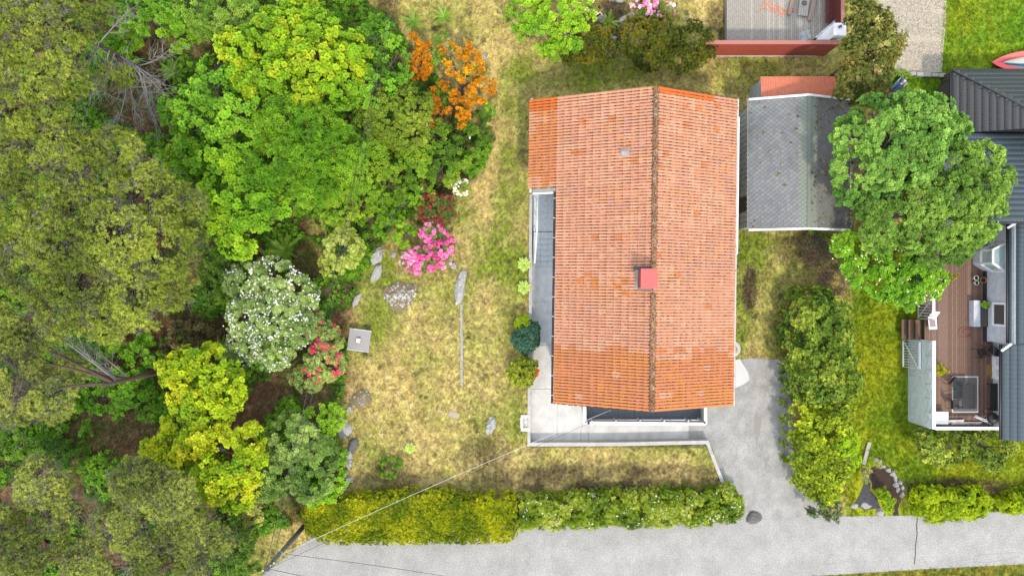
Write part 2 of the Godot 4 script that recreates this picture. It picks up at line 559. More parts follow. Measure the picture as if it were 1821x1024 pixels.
func pine(label: String, base_px: Array, top: float, rows: Array, pal: Array, bare: Array, dens := 7.0) -> Node3D:
	var lobes := at_height(rows, 0.6)
	var base := pl(base_px[0], base_px[1], 0)
	base.y = gh(base.x, base.z)
	var t := thing("pine_tree", label, "tree", base, "pine trees of the wood")
	var s := Shape.new(true)
	var tip := Vector3(base.x, top, base.z) + Vector3(rng.randf_range(-0.3, 0.3), 0, rng.randf_range(-0.3, 0.3))
	limb(s, base - Vector3(0, 0.3, 0), tip, 0.24, 0.07, 0.02, 8)
	for lb in lobes:
		var from := Vector3(base.x, clampf(lb[0].y - 0.8, 2.0, top), base.z)
		limb(s, from, lb[0], 0.09, 0.04, 0.1)
		for i in int(4 + lb[1] * 5):
			var a := rng.randf() * TAU
			var e: Vector3 = lb[0] + Vector3(cos(a) * lb[1], rng.randf_range(-0.2, 0.5) * lb[2], sin(a) * lb[1]) * rng.randf_range(0.6, 1.0)
			limb(s, lb[0], e, 0.035, 0.012, 0.2, 4)
	part(t, "trunk", s.done(), M.bark_brown)
	for bb in bare:
		var e := pl(bb[0], bb[1], bb[2])
		bough(t, Vector3(base.x, bb[2] - 0.3, base.z).lerp(e, bb[3] if bb.size() > 3 else 0.0), e, 0.045, 16, M.deadwood)
	# grey twigs between the tufts
	crown(t, "twigs", L.twig, M.twig_grey, lobes, {"cl": dens * 0.5, "k": 5, "cr": 0.4, "pal": [Color(0.10, 0.085, 0.07), Color(0.26, 0.24, 0.22)], "shell": 0.5, "gap": -1.0})
	crown(t, "needles", L.needle, M.needle, lobes, {"cl": dens * 1.6, "k": 13, "cr": 0.24, "pal": pal, "gap": -0.28, "shell": 0.3, "up": 0.7, "smin": 0.75, "smax": 1.15})
	return t

# a hedge: a clipped or shaggy bank of leaves on a plan outline, from the ground up to a height
func hedge(called: String, label: String, outline: Array, top: float, leaf: String, o: Dictionary) -> Node3D:
	var poly := plan_poly(outline, top)
	var lo := poly[0]
	var hi := poly[0]
	for p in poly:
		lo = lo.min(p)
		hi = hi.max(p)
	var mid := (lo + hi) * 0.5
	var base := Vector3(mid.x, gh(mid.x, mid.y), mid.y)
	var t := thing(called, label, "hedge", base, o.get("group", ""))
	var stems := Shape.new(true)
	var buf := PackedFloat32Array()
	var bloom := PackedFloat32Array()
	var shag: float = o.get("shag", 0.06)
	var round_: float = o.get("round", 0.3)
	var cr: float = o.get("cr", 0.12)
	var k: int = o.get("k", 8)
	var n := int((hi.x - lo.x) * (hi.y - lo.y) * float(o.cl))
	for i in n:
		var x := rng.randf_range(lo.x, hi.x)
		var z := rng.randf_range(lo.y, hi.y)
		var v := Vector2(x, z)
		if not Geometry2D.is_point_in_polygon(v, poly):
			continue
		var edge := 9.0
		var away := Vector2.ZERO
		for e in poly.size():
			var c := Geometry2D.get_closest_point_to_segment(v, poly[e], poly[(e + 1) % poly.size()])
			if c.distance_to(v) < edge:
				edge = c.distance_to(v)
				away = (c - v).normalized()
		var ground := gh(x, z)
		var bump := nz.get_noise_2d(x * 70.0, z * 70.0)
		var fall := 1.0 - smoothstep(0.0, round_, edge)
		var y := top + shag * 3.0 * bump - fall * fall * round_ * 0.9
		var d := Vector3(away.x * fall, 1.0 - 0.6 * fall, away.y * fall).normalized()
		if edge < 0.32 and rng.randf() < 0.6:
			y = rng.randf_range(maxf(ground, -0.6) + 0.1, y)
			d = Vector3(away.x, 0.35, away.y).normalized()
		elif rng.randf() < 0.3:
			y -= rng.randf() * 0.25
		if bump < o.get("gap", -0.9):
			y -= 0.35
		var tt := 0.5 + 0.8 * nz.get_noise_3d(x * 45.0, y * 45.0, z * 45.0) + rng.randf_range(-0.2, 0.2)
		for j in k:
			var p := Vector3(x, y, z) + rv() * cr + d * shag * rng.randf()
			push(buf, facing(d + rv() * 0.5, rng.randf_range(o.get("smin", 0.6), o.get("smax", 0.95)), rng.randf() * TAU), p, tone(o.pal, tt + rng.randf_range(-0.2, 0.2)) * rng.randf_range(0.75, 1.25) * LEAF)
		if o.has("flowers") and bump > 0.0 and rng.randf() < o.flowers:
			for j in 3:
				push(bloom, facing(d + rv() * 0.4, rng.randf_range(0.4, 0.9), rng.randf() * TAU), Vector3(x, y + 0.07, z) + rv() * 0.14, Color(0.78, 0.78, 0.72))
		if i % 90 == 0:
			limb(stems, Vector3(x, ground - 0.1, z), Vector3(x, maxf(y - 0.1, ground + 0.2), z) + rv() * 0.1, 0.03, 0.012, 0.1, 5)
	part(t, "stems", stems.done(), M.bark_brown)
	copies(t, "foliage", L[leaf], M[o.get("mat", "leaf")], buf)
	if bloom.size():
		copies(t, "blossoms", L.floret, M.petal, bloom)
	return t

func fern(label: String, px: float, py: float, r: float, pal: Array, y0 := 0.35) -> void:
	var p := pl(px, py, 0.4)
	p.y = gh(p.x, p.z)
	var t := thing("fern", label, "fern", p, "ferns of the wood")
	for i in 17:
		var a := TAU * (i + rng.randf() * 0.9) / 17.0
		var b := Basis(Vector3.UP, a) * Basis(Vector3.RIGHT, rng.randf_range(0.0, 0.8)) * Basis().scaled(Vector3(0.8, 1, 1) * r * rng.randf_range(0.6, 1.15))
		var m := M[["fern_a", "fern_b", "fern_c"][i % 3]] as Material
		local(t, "frond", L.fern, m, Transform3D(b, Vector3(0, y0, 0)))
	var s := Shape.new(true)
	s.tube([Vector3(0, -0.1, 0), Vector3(0, y0, 0)], [0.06, 0.04], 6)
	local(t, "stem", s.done(), M.bark_brown)

# --- ground
func gh(x: float, z: float) -> float:
	var v := Vector2(x, z)
	if Geometry2D.is_point_in_polygon(v, patio_poly):
		return -0.85
	var gx := x / 0.0371 + 910.5
	var gy := z / 0.0371 + 512.0
	var line := 1262.0 + maxf(0.0, gy - 790.0) * 0.37 if gy > 790.5 else 1215.0
	var y := 0.0
	if gx > line:
		y = -0.6 * smoothstep(430.0, 640.0, gy)
	else:
		y = -0.6 * smoothstep(862.0, 925.0, gy)
	if gx < 640.0 and gy < 920.0:
		y += (0.22 + 0.5 * nz.get_noise_2d(x * 6.0, z * 6.0)) * smoothstep(640.0, 560.0, gx) * smoothstep(920.0, 860.0, gy)
	return y

func wood_edge(gy: float) -> float:
	var e := [[-100, 700], [60, 700], [110, 740], [240, 872], [300, 850], [345, 800], [400, 690], [480, 640], [560, 605], [620, 612], [700, 600], [760, 592], [880, 596], [930, 520], [960, 440], [1100, 400]]
	for i in e.size() - 1:
		if gy < e[i + 1][0]:
			return lerpf(e[i][1], e[i + 1][1], (gy - e[i][0]) / float(e[i + 1][0] - e[i][0]))
	return 400.0

func soft(gx: float, gy: float, cx: float, cy: float, rx: float, ry: float) -> float:
	var d := Vector2((gx - cx) / rx, (gy - cy) / ry).length()
	return 1.0 - smoothstep(0.55, 1.15, d)

const LEAF := 1.25
const STRAW := Color(0.60, 0.475, 0.185)
const GREEN := Color(0.235, 0.29, 0.028)

# base colour of the turf and soil at a place
func turf(x: float, z: float) -> Color:
	var gx := x / 0.0371 + 910.5
	var gy := z / 0.0371 + 512.0
	var n1 := nz.get_noise_2d(x * 16.0, z * 16.0)
	var n2 := nf.get_noise_2d(x * 30.0, z * 30.0)
	var n3 := nf.get_noise_2d(x * 110.0 + 50.0, z * 110.0)
	var wood := smoothstep(25.0, -25.0, gx - wood_edge(gy) + n1 * 40.0)
	var g := 0.33 + n1 * 0.55 + n2 * 0.55 + n3 * 0.4
	g += 0.45 * soft(gx, gy, 905, 420, 40, 200) + 0.35 * soft(gx, gy, 860, 450, 30, 60) - 0.45 * soft(gx, gy, 862, 240, 35, 190)
	g += 0.4 * soft(gx, gy, 1020, 125, 160, 40) + 0.35 * soft(gx, gy, 1330, 130, 70, 50) + 0.25 * soft(gx, gy, 650, 560, 70, 90)
	g += 0.5 * soft(gx, gy, 1320, 470, 60, 90) + 0.35 * soft(gx, gy, 1310, 580, 40, 60) + 0.3 * soft(gx, gy, 1390, 560, 40, 90)
	g += 0.35 * soft(gx, gy, 730, 480, 130, 60) - 0.25 * soft(gx, gy, 740, 650, 120, 60)
	var c := STRAW.lerp(GREEN, clampf(g, 0.0, 1.0))
	c *= 1.0 + 0.5 * n3 + 0.2 * n2
	var soil := Color(0.11, 0.075, 0.042)
	# bare banks and trampled soil
	var bare := soft(gx, gy, 1080, 850, 260, 32) * (0.75 + n2) + soft(gx, gy, 1335, 512, 15, 48) * 1.2 + soft(gx, gy, 860, 810, 55, 45) * 0.45
	bare += soft(gx, gy, 1390, 560, 18, 70) * 0.2 + soft(gx, gy, 1430, 440, 60, 40) * 0.6 + soft(gx, gy, 1700, 868, 130, 18) * 0.8 + soft(gx, gy, 1335, 40, 40, 60) * 0.0
	bare += soft(gx, gy, 1080, 40, 45, 60) * 0.9 + soft(gx, gy, 1275, 35, 25, 30) * 0.6 + soft(gx, gy, 690, 850, 60, 40) * 0.5 + smoothstep(0.42, 0.6, n2 + n3 * 0.6) * 0.75
	c = c.lerp(soil * (1.0 + n3 * 0.5), clampf(bare, 0.0, 0.9))
	# the neighbours' well-fed lawns
	var lush := 0.0
	if gx > 1400.0 and gy > 430.0:
		lush = smoothstep(1500.0, 1530.0, gx + n1 * 15.0)
	lush = maxf(lush, smoothstep(1560.0, 1600.0, gx) * smoothstep(300.0, 200.0, gy))
	if lush > 0.0:
		var lc := Color(0.17, 0.26, 0.004).lerp(Color(0.32, 0.345, 0.006), clampf(0.45 + n1 * 1.1 + n2 * 0.7, 0, 1)) if gy > 300.0 else Color(0.13, 0.27, 0.006).lerp(Color(0.26, 0.33, 0.01), clampf(0.3 + n1 * 1.1 + n2 * 0.8, 0, 1))
		lc *= 1.0 + 0.3 * n3
		c = c.lerp(lc.lerp(soil, clampf(soft(gx, gy, 1700, 872, 140, 20) * (0.8 + n2), 0, 0.9)), lush)
	if gy > 985.0 and gx > 1300.0:
		c = Color(0.29, 0.25, 0.03).lerp(Color(0.14, 0.18, 0.02), clampf(0.4 + n2 + n3, 0, 1))
	# the floor of the wood: needles, dead bracken, moss and herbs
	if wood > 0.0:
		var f := Color(0.20, 0.115, 0.06).lerp(Color(0.085, 0.125, 0.02), clampf(0.5 + n1 * 1.3 + n2 * 0.8, 0, 1))
		f = f.lerp(Color(0.33, 0.21, 0.12), clampf(n3 * 1.6, 0, 0.8))
		var pale := soft(gx, gy, 690, 60, 120, 80) + soft(gx, gy, 600, 420, 60, 80) + soft(gx, gy, 480, 950, 60, 60) + soft(gx, gy, 720, 350, 60, 40)
		f = f.lerp(STRAW.lerp(GREEN, clampf(0.5 + n1 + n2, 0, 1)), clampf(pale, 0, 0.85))
		c = c.lerp(f, wood)
	return Color(maxf(c.r, 0.01), maxf(c.g, 0.01), maxf(c.b, 0.003))

func make_ground() -> void:
	var xs := [-500.0, -160.0, -80.0, -50.0]
	var zs := [-500.0, -160.0, -80.0, -40.0]
	var x := -38.0
	while x <= 38.0:
		xs.append(x)
		x += 0.17
	var z := -22.0
	while z <= 22.0:
		zs.append(z)
		z += 0.17
	xs.append_array([50.0, 80.0, 160.0, 500.0])
	zs.append_array([40.0, 80.0, 160.0, 500.0])
	var v := PackedVector3Array()
	var c := PackedColorArray()
	var n := PackedVector3Array()
	var idx := PackedInt32Array()
	var w := xs.size()
	for zz in zs:
		for xx in xs:
			v.append(Vector3(xx, gh(xx, zz) + 0.02 * nf.get_noise_2d(xx * 40.0, zz * 40.0), zz))
			c.append(turf(xx, zz) * rng.randf_range(0.72, 1.28))
	n.resize(v.size())
	for j in zs.size():
		for i in w:
			var k := j * w + i
			var gxl: float = v[j * w + maxi(i - 1, 0)].y - v[j * w + mini(i + 1, w - 1)].y
			var gzl: float = v[maxi(j - 1, 0) * w + i].y - v[mini(j + 1, zs.size() - 1) * w + i].y
			n[k] = Vector3(gxl, 0.34, gzl).normalized()
			if i + 1 < w and j + 1 < zs.size():
				idx.append_array(PackedInt32Array([k, k + 1, k + w, k + 1, k + w + 1, k + w]))
	var arr := []
	arr.resize(Mesh.ARRAY_MAX)
	arr[Mesh.ARRAY_VERTEX] = v
	arr[Mesh.ARRAY_NORMAL] = n
	arr[Mesh.ARRAY_COLOR] = c
	arr[Mesh.ARRAY_INDEX] = idx
	var m := ArrayMesh.new()
	m.add_surface_from_arrays(Mesh.PRIMITIVE_TRIANGLES, arr)
	ground_piece("ground", m, M.ground)

func on_paving(v: Vector2) -> bool:
	for p in paved:
		if Geometry2D.is_point_in_polygon(v, p):
			return true
	return false

func make_grass() -> void:
	var green := PackedFloat32Array()
	var straw := PackedFloat32Array()
	for i in 300000:
		var x := rng.randf_range(-35.5, 35.5)
		var z := rng.randf_range(-20.5, 20.5)
		var gy := z / 0.0371 + 512.0
		var gx := x / 0.0371 + 910.5
		var w := wood_edge(gy)
		if gx < w - 30.0 and rng.randf() < 0.6:
			continue
		if on_paving(Vector2(x, z)):
			continue
		var c := turf(x, z) * rng.randf_range(0.5, 1.6)
		var y := gh(x, z)
		if y < -0.7:
			continue
		if rng.randf() < 0.55:
			push(green, facing(Vector3.UP + rv() * 0.25, rng.randf_range(0.6, 1.3), rng.randf() * TAU), Vector3(x, y, z), c)
		else:
			c = c.lerp(Color(0.46, 0.37, 0.17), 0.35 * rng.randf()) if gx < 1500.0 else c
			push(straw, facing(Vector3.UP + rv() * 0.5, rng.randf_range(0.6, 1.25), rng.randf() * TAU), Vector3(x, y, z), c)
	for s in [["grass", L.blades, green, "short mown green grass tufts over the garden lawns"], ["dry_grass", L.straw, straw, "dry straw coloured grass lying over the garden lawns"]]:
		var o := copies(self, s[0], s[1], M.grass_blade, s[2])
		tag(o, s[3], "grass")
		o.set_meta("kind", "stuff")

# a sheet that follows the ground, cut to an outline
func sheet(poly: PackedVector2Array, lift: float, cell := 0.6, flat_y := NAN) -> ArrayMesh:
	var s := Shape.new(true)
	var lo := poly[0]
	var hi := poly[0]
	for p in poly:
		lo = lo.min(p)
		hi = hi.max(p)
	var x := lo.x
	while x < hi.x:
		var z := lo.y
		while z < hi.y:
			var sq := PackedVector2Array([Vector2(x, z), Vector2(x + cell, z), Vector2(x + cell, z + cell), Vector2(x, z + cell)])
			for q in Geometry2D.intersect_polygons(sq, poly):
				var ids := Geometry2D.triangulate_polygon(q)
				for i in range(0, ids.size(), 3):
					var t := []
					for j in 3:
						var v: Vector2 = q[ids[i + j]]
						t.append(Vector3(v.x, (maxf(gh(v.x, v.y), -0.6) if is_nan(flat_y) else flat_y) + lift, v.y))
					s.tri_out(t[0], t[1], t[2], Vector3.UP)
			z += cell
		x += cell
	return s.done()

# an uneven rock: a lump cut by random planes into facets, then roughened
func rock_mesh(rx: float, ry: float, rz: float, seed_: int, sides := 26, rings := 9, rough := 0.10) -> ArrayMesh:
	var s := Shape.new()
	var g := RandomNumberGenerator.new()
	g.seed = seed_
	var cuts := []
	for i in 11:
		var n := Vector3(g.randf_range(-1, 1), g.randf_range(-0.15, 1.0), g.randf_range(-1, 1)).normalized()
		cuts.append([n, g.randf_range(0.62, 0.95)])
	cuts.append([Vector3(g.randf_range(-0.25, 0.25), 1, g.randf_range(-0.25, 0.25)).normalized(), 0.66])
	var pts := []
	for j in rings + 1:
		var row := []
		var el := lerpf(-0.35, PI / 2, float(j) / rings)
		for k in sides:
			var a := TAU * k / sides
			var d := Vector3(cos(a) * cos(el), sin(el), sin(a) * cos(el))
			var q := 1.05
			for c in cuts:
				var f: float = d.dot(c[0])
				if f > 0.05:
					q = minf(q, c[1] / f)
			q += rough * (nz.get_noise_3d(d.x * 90.0 + seed_ * 31.0, d.y * 90.0, d.z * 90.0) + nf.get_noise_3d(d.x * 220.0, d.y * 220.0 + seed_ * 17.0, d.z * 220.0))
			row.append(Vector3(d.x * q * rx, d.y * q * ry, d.z * q * rz))
		pts.append(row)
	for j in rings:
		for k in sides:
			var k2 := (k + 1) % sides
			var out: Vector3 = (pts[j][k] + pts[j + 1][k2]) + Vector3(0, 0.01, 0)
			if j % 2 == k % 2:
				s.quad(pts[j][k], pts[j][k2], pts[j + 1][k2], pts[j + 1][k], out)
			else:
				s.quad(pts[j][k2], pts[j + 1][k2], pts[j + 1][k], pts[j][k], out)
	return s.done()

func rock(called: String, label: String, px: float, py: float, rx: float, rz: float, h: float, turn: float, mat: String, seed_: int, group := "", cat := "rock") -> Node3D:
	var p := pl(px, py, h * 0.4)
	p.y = gh(p.x, p.z)
	var t := thing(called, label, cat, p, group, turn)
	local(t, "stone_body", rock_mesh(pm(rx), h, pm(rz), seed_), M[mat])
	return t

# pale lichen crusts on a rock
func lichen(t: Node3D, rx: float, rz: float, h: float, n: int, col: Color) -> void:
	var buf := PackedFloat32Array()
	var s := t.get_child(0) as MeshInstance3D
	var faces := s.mesh.get_faces()
	for i in n:
		var f := rng.randi_range(0, faces.size() / 3 - 1) * 3
		var nrm := (faces[f] - faces[f + 2]).cross(faces[f] - faces[f + 1]).normalized()
		if nrm.y < 0.1:
			continue
		var p := (faces[f] + faces[f + 1] + faces[f + 2]) / 3.0 + rv() * 0.05
		var b := facing(nrm, rng.randf_range(0.03, 0.10), rng.randf() * TAU)
		b.y *= 0.12
		push(buf, t.basis * b, t.transform * p, col * rng.randf_range(0.7, 1.15))
	var o := copies(t, "lichen", L.moss, M.moss, buf)
	o.set_meta("kind", "stuff")

# --- the tiled house
const HP := 0.457            # roof pitch, rise over run
const RIDGE := 6.0

func tile_mesh(len_: float, wid: float, waves: int) -> ArrayMesh:
	var s := Shape.new()
	var seg := 5 * waves
	var top := []
	var tail := []
	var foot := []
	for i in seg + 1:
		var t := fmod(float(i) / seg * waves, 1.0) if i < seg else 1.0
		var y := 0.012 + 0.058 * pow(sin(PI * clampf(t, 0.0, 1.0)), 0.75)
		var z := (float(i) / seg - 0.5) * wid
		top.append(Vector3(-0.04, y - 0.004, z))
		tail.append(Vector3(len_, y + 0.03, z))
		foot.append(Vector3(len_, y - 0.012, z))
	for i in seg:
		s.quad(top[i], top[i + 1], tail[i + 1], tail[i], Vector3.UP)
		s.quad(tail[i], tail[i + 1], foot[i + 1], foot[i], Vector3.RIGHT)
	return s.done()

func slope_basis(side: float) -> Basis:
	var q := 1.0 / sqrt(1.0 + HP * HP)
	var d := Vector3(side * q, -HP * q, 0)
	var n := Vector3(side * HP * q, q, 0)
	return Basis(d, n, d.cross(n))

func tiled_house() -> void:
	var t := thing("tiled_house", "long house with weathered orange tile roof and red chimney", "house", Vector3(8.12, 0, -2.24), "", -0.0135)
	# walls and the ground floor under the roof
	var s := Shape.new()
	var wall := PackedVector2Array([Vector2(-4.95, 8.4), Vector2(4.95, 8.4), Vector2(4.95, -8.9), Vector2(-6.45, -8.9), Vector2(-6.45, -3.95), Vector2(-4.95, -3.95)])
	s.prism(wall, -0.9, 2.75)
	local(t, "wall", s.done(), M.white_wall)
	# gable walls under the roof
	for zz in [-8.9, 8.4]:
		s = Shape.new()
		var dz := 0.1 if zz < 0 else -0.1
		var w := -6.4 if zz < 0 else -4.95
		var pts := [Vector3(w, 2.752, zz), Vector3(4.95, 2.752, zz), Vector3(4.95, RIDGE - HP * 4.95 - 0.25, zz), Vector3(0, RIDGE - 0.25, zz), Vector3(w, RIDGE - HP * absf(w) - 0.25, zz)]
		for i in range(1, 4):
			s.tri_out(pts[0], pts[i], pts[i + 1], Vector3(0, 0, -dz))
			s.tri_out(pts[0] + Vector3(0, 0, dz), pts[i] + Vector3(0, 0, dz), pts[i + 1] + Vector3(0, 0, dz), Vector3(0, 0, dz))
		local(t, "gable", s.done(), M.white_wall)
	# roof deck (underlay boards) in two slopes; the west one runs further down at the north end
	s = Shape.new()
	var zn := -9.32
	var zs := 9.32
	var dk := 0.02
	var below := Vector3(0, -0.16, 0)
	var faces := [
		[Vector3(0, RIDGE - dk, zn), Vector3(0, RIDGE - dk, zs), Vector3(5.40, RIDGE - HP * 5.40 - dk, zs), Vector3(5.40, RIDGE - HP * 5.40 - dk, zn)],
		[Vector3(0, RIDGE - dk, zn), Vector3(0, RIDGE - dk, zs), Vector3(-5.45, RIDGE - HP * 5.45 - dk, zs), Vector3(-5.45, RIDGE - HP * 5.45 - dk, zn)],
		[Vector3(-5.45, RIDGE - HP * 5.45 - dk, zn), Vector3(-5.45, RIDGE - HP * 5.45 - dk, -3.6), Vector3(-6.90, RIDGE - HP * 6.90 - dk, -3.6), Vector3(-6.90, RIDGE - HP * 6.90 - dk, zn)]]
	for f in faces:
		s.quad(f[0], f[1], f[2], f[3], Vector3.UP)
		s.quad(f[0] + below, f[1] + below, f[2] + below, f[3] + below, Vector3.DOWN)
		for i in 4:
			var a: Vector3 = f[i]
			var b: Vector3 = f[(i + 1) % 4]
			if absf(a.x) + absf(b.x) > 0.1 and not (absf(a.x + 5.45) < 0.01 and absf(b.x + 5.45) < 0.01 and f == faces[2]):
				s.quad(a, b, b + below, a + below, (a + b) * 0.5 - (f[0] + f[2]) * 0.5)
	var roof := local(t, "roof", s.done(), M.grey_board)
	# tiles
	var run := 0.4195
	var q := sqrt(1.0 + HP * HP)
	var wid := 0.3655
	var mesh := tile_mesh(run * q, wid, 2)
	var tints := [Color(0.56, 0.26, 0.15), Color(0.60, 0.29, 0.17), Color(0.54, 0.24, 0.14), Color(0.57, 0.255, 0.13), Color(0.52, 0.25, 0.155), Color(0.52, 0.185, 0.07), Color(0.54, 0.195, 0.055), Color(0.58, 0.125, 0.012)]
	var tile_mats := []
	for i in tints.size():
		var m := mk("roof_tile_%d" % i, lin(tints[i].r, tints[i].g, tints[i].b), 0.8, "grain", Vector3(0.6, 0.6, 0.6), 0.5)
		tile_mats.append(m)
	var rest := PackedFloat32Array()
	var moss := PackedFloat32Array()
	var made := 0
	var rows := 51
	for side in [-1.0, 1.0]:
		var b := slope_basis(side)
		for c in 17:
			if side > 0 and c > 12:
				continue
			for r in rows:
				var zz := zn + (r + 0.5) * wid
				if c > 12 and zz > -3.7:
					continue
				var x: float = side * c * run
				var o := Vector3(x, RIDGE - HP * absf(x), zz)
				# the chimney stands through the roof
				if side < 0 and c < 2 and zz > 1.15 and zz < 2.35:
					continue
				var n := nz.get_noise_2d(x * 25.0, zz * 25.0) + rng.randf_range(-0.25, 0.25)
				var k := 0 if n < -0.2 else 1 if n < 0.0 else 2 if n < 0.15 else 3 if n < 0.32 else 4
				if zz > 6.35 + 0.2 * side and rng.randf() < 0.96:
					k = 5 if n < 0.0 else 6
				elif zz > 5.6 and rng.randf() < 0.4:
					k = 5
				elif c > 12:
					k = 7 if r < 2 else (5 if n < -0.05 else 6)
					if r > 1 and n > 0.25:
						k = 3
				elif side > 0 and r < 1 and c < 9:
					k = 7
				elif side < 0 and zz > 1.6 and zz < 2.9 and c > 1 and rng.randf() < 0.6:
					k = 6 if n < 0 else 3
				elif rng.randf() < 0.02:
					k = 5
				var jig := Basis(Vector3(0, 1, 0), rng.randf_range(-0.008, 0.008)) * Basis(Vector3(0, 0, 1), rng.randf_range(-0.006, 0.006))
				var xf := Transform3D(b * jig, o)
				if c < 3 and made < 300:
					made += 1
					local(roof, "roof_tile", mesh, tile_mats[k], xf)
				else:
					push(rest, xf.basis, xf.origin, tints[k])
				# moss and dark lichen lodged in the troughs
				for wv in 2:
					var zv := zz - wid * 0.5 + wid * 0.5 * wv
					var dens := 0.88 if side < 0 else 0.60
					dens += 0.35 * nf.get_noise_2d(zz * 14.0 + wv * 5.0, x * 9.0 * side)
					dens += 0.25 if zz > 6.2 and side < 0 else 0.12 if zz < -6.0 and side < 0 else 0.0
					dens -= 0.25 if side > 0 and zz > 2.0 and zz < 6.0 else 0.0
					for j in 5:
						var ld := run * q * (j + 0.5 + rng.randf_range(-0.3, 0.3)) / 5.0
						push(moss, b * Basis().scaled(Vector3(0.06, 0.02, rng.randf_range(0.018, 0.03))), o + b * Vector3(ld, 0.022, zv - zz), Color(0.17, 0.055, 0.03) * rng.randf_range(0.5, 1.3))
					for j in 6:
						if rng.randf() < dens and nz.get_noise_2d(x * 90.0 + j * 13.0, zv * 70.0) > -0.25:
							var l := run * q * (j + rng.randf()) / 6.0
							var pos := o + b * Vector3(l, 0.032, zv - zz + rng.randf_range(-0.008, 0.012))
							var sc := Vector3(rng.randf_range(0.045, 0.10), rng.randf_range(0.03, 0.065), rng.randf_range(0.03, 0.062))
							var g := rng.randf()
							var col := Color(0.04, 0.017, 0.014).lerp(Color(0.12, 0.055, 0.02), g * g)
							push(moss, b * Basis().scaled(sc), pos, col)
	var rt := copies(roof, "roof_tiles", mesh, M.roof_tile, rest)
	rt.set_meta("kind", "stuff")
	var mo := copies(roof, "moss", L.moss, M.moss, moss)
	mo.set_meta("kind", "stuff")
	# ridge tiles with mortar and lichen
	var rm := Shape.new(true)
	var prof := []
	for i in 7:
		var a := PI * i / 6.0
		prof.append(Vector3(-0.155 * cos(a), 0.02 + 0.10 * sin(a), 0))
	for i in 6:
		var up: Vector3 = prof[i] + prof[i + 1]
		rm.quad(prof[i] * 0.93, prof[i + 1] * 0.93, prof[i + 1] + Vector3(0, 0, 0.42), prof[i] + Vector3(0, 0, 0.42), up)
		rm.quad(prof[i] + Vector3(0, 0, 0.42), prof[i + 1] + Vector3(0, 0, 0.42), prof[i + 1] * 0.86 + Vector3(0, 0, 0.42), prof[i] * 0.86 + Vector3(0, 0, 0.42), Vector3(0, 0, 1))
	var ridge_mesh := rm.done()
	mk("ridge_salmon", lin(0.50, 0.26, 0.15), 0.9, "blotch", Vector3(2.4, 2.4, 2.4), 0.6)
	mk("ridge_pale", lin(0.42, 0.26, 0.17), 0.9, "blotch", Vector3(2.4, 2.4, 2.4), 0.6)
	var n_r := 47
	var spots := PackedFloat32Array()
	for i in n_r:
		var zz := zn + 0.02 + i * (zs - zn - 0.06) / n_r
		if zz > 1.0 and zz < 2.3:
			continue
		var pale := zz > -1.0 and zz < 6.4
		local(roof, "ridge_tile", ridge_mesh, M.ridge_tile if i % 5 == 0 or zz > 8.7 else (M.ridge_salmon if pale else M.ridge_pale if i % 2 else M.ridge_tile), Transform3D(Basis(), Vector3(0, RIDGE + 0.035, zz)))
		for j in 26:
			var a := rng.randf() * PI
			var p := Vector3(-0.15 * cos(a), RIDGE + 0.05 + 0.105 * sin(a), zz + rng.randf() * 0.4)
			var b := facing(Vector3(-cos(a), sin(a), 0), rng.randf_range(0.015, 0.05), rng.randf() * TAU)
			b.y *= 0.4
			var g := rng.randf()
			var col := Color(0.10, 0.055, 0.02) if g < (0.35 if pale else 0.6) else Color(0.28, 0.15, 0.05) if g < 0.93 else Color(0.55, 0.5, 0.42)
			push(spots, b, p, col)
		for sd in [-1.0, 1.0]:
			for j in 4:
				if rng.randf() < 0.75:
					var p2 := Vector3(sd * rng.randf_range(0.13, 0.2), RIDGE - 0.01 - HP * 0.15 + 0.06, zz + rng.randf() * 0.4)
					push(spots, Basis().scaled(Vector3(0.03, 0.04, 0.06)), p2, Color(0.06, 0.03, 0.018))
	var li := copies(roof, "lichen", L.moss, M.moss, spots)
	li.set_meta("kind", "stuff")
	# gutters and verge boards
	for gtr in [[-5.56, 3.46, -3.55, 9.35, "dark_metal"], [-7.02, 2.80, -9.4, -3.6, "white_paint"], [5.53, 3.48, -9.35, 9.35, "white_paint"]]:
		s = Shape.new(true)
		for i in 5:
			var a0 := PI * i / 5.0
			var a1 := PI * (i + 1) / 5.0
			var u0 := Vector3(cos(a0), -sin(a0), 0) * 0.065
			var u1 := Vector3(cos(a1), -sin(a1), 0) * 0.065
			var o0 := Vector3(gtr[0], gtr[1], gtr[2])
			var o1 := Vector3(gtr[0], gtr[1], gtr[3])
			s.quad(o0 + u0, o1 + u0, o1 + u1, o0 + u1, u0 + u1)
			s.quad(o0 + u0 * 0.85, o1 + u0 * 0.85, o1 + u1 * 0.85, o0 + u1 * 0.85, -(u0 + u1))
		var g := local(t, "gutter", s.done(), M[gtr[4]])
		# gutter hooks
		var hz: float = gtr[2] + 0.4
		while hz < gtr[3]:
			s = Shape.new()
			s.box(Vector3(gtr[0], gtr[1] + 0.012, hz), Vector3(0.15, 0.012, 0.03))
			local(g, "hook", s.done(), M.white_paint)
			hz += 1.2
	# white board under the verge at the step in the eaves
	s = Shape.new()
	s.box(Vector3(-6.2, 2.98, -3.52), Vector3(1.5, 0.06, 0.12), Basis(Vector3(0, 0, 1), atan(HP)))
	local(t, "verge_board", s.done(), M.white_paint)
	s = Shape.new()
	s.box(Vector3(-6.2, 2.96, -3.62), Vector3(1.5, 0.05, 0.10), Basis(Vector3(0, 0, 1), atan(HP)))
	local(t, "flashing", s.done(), M.dark_metal)
	# chimney
	s = Shape.new()
	s.box(Vector3(-0.43, 6.02, 1.72), Vector3(0.78, 1.5, 0.98))
	var ch := local(t, "chimney", s.done(), M.chimney_side)
	s = Shape.new()
	s.box(Vector3(-0.43, 6.88, 1.72), Vector3(0.92, 0.06, 1.10))
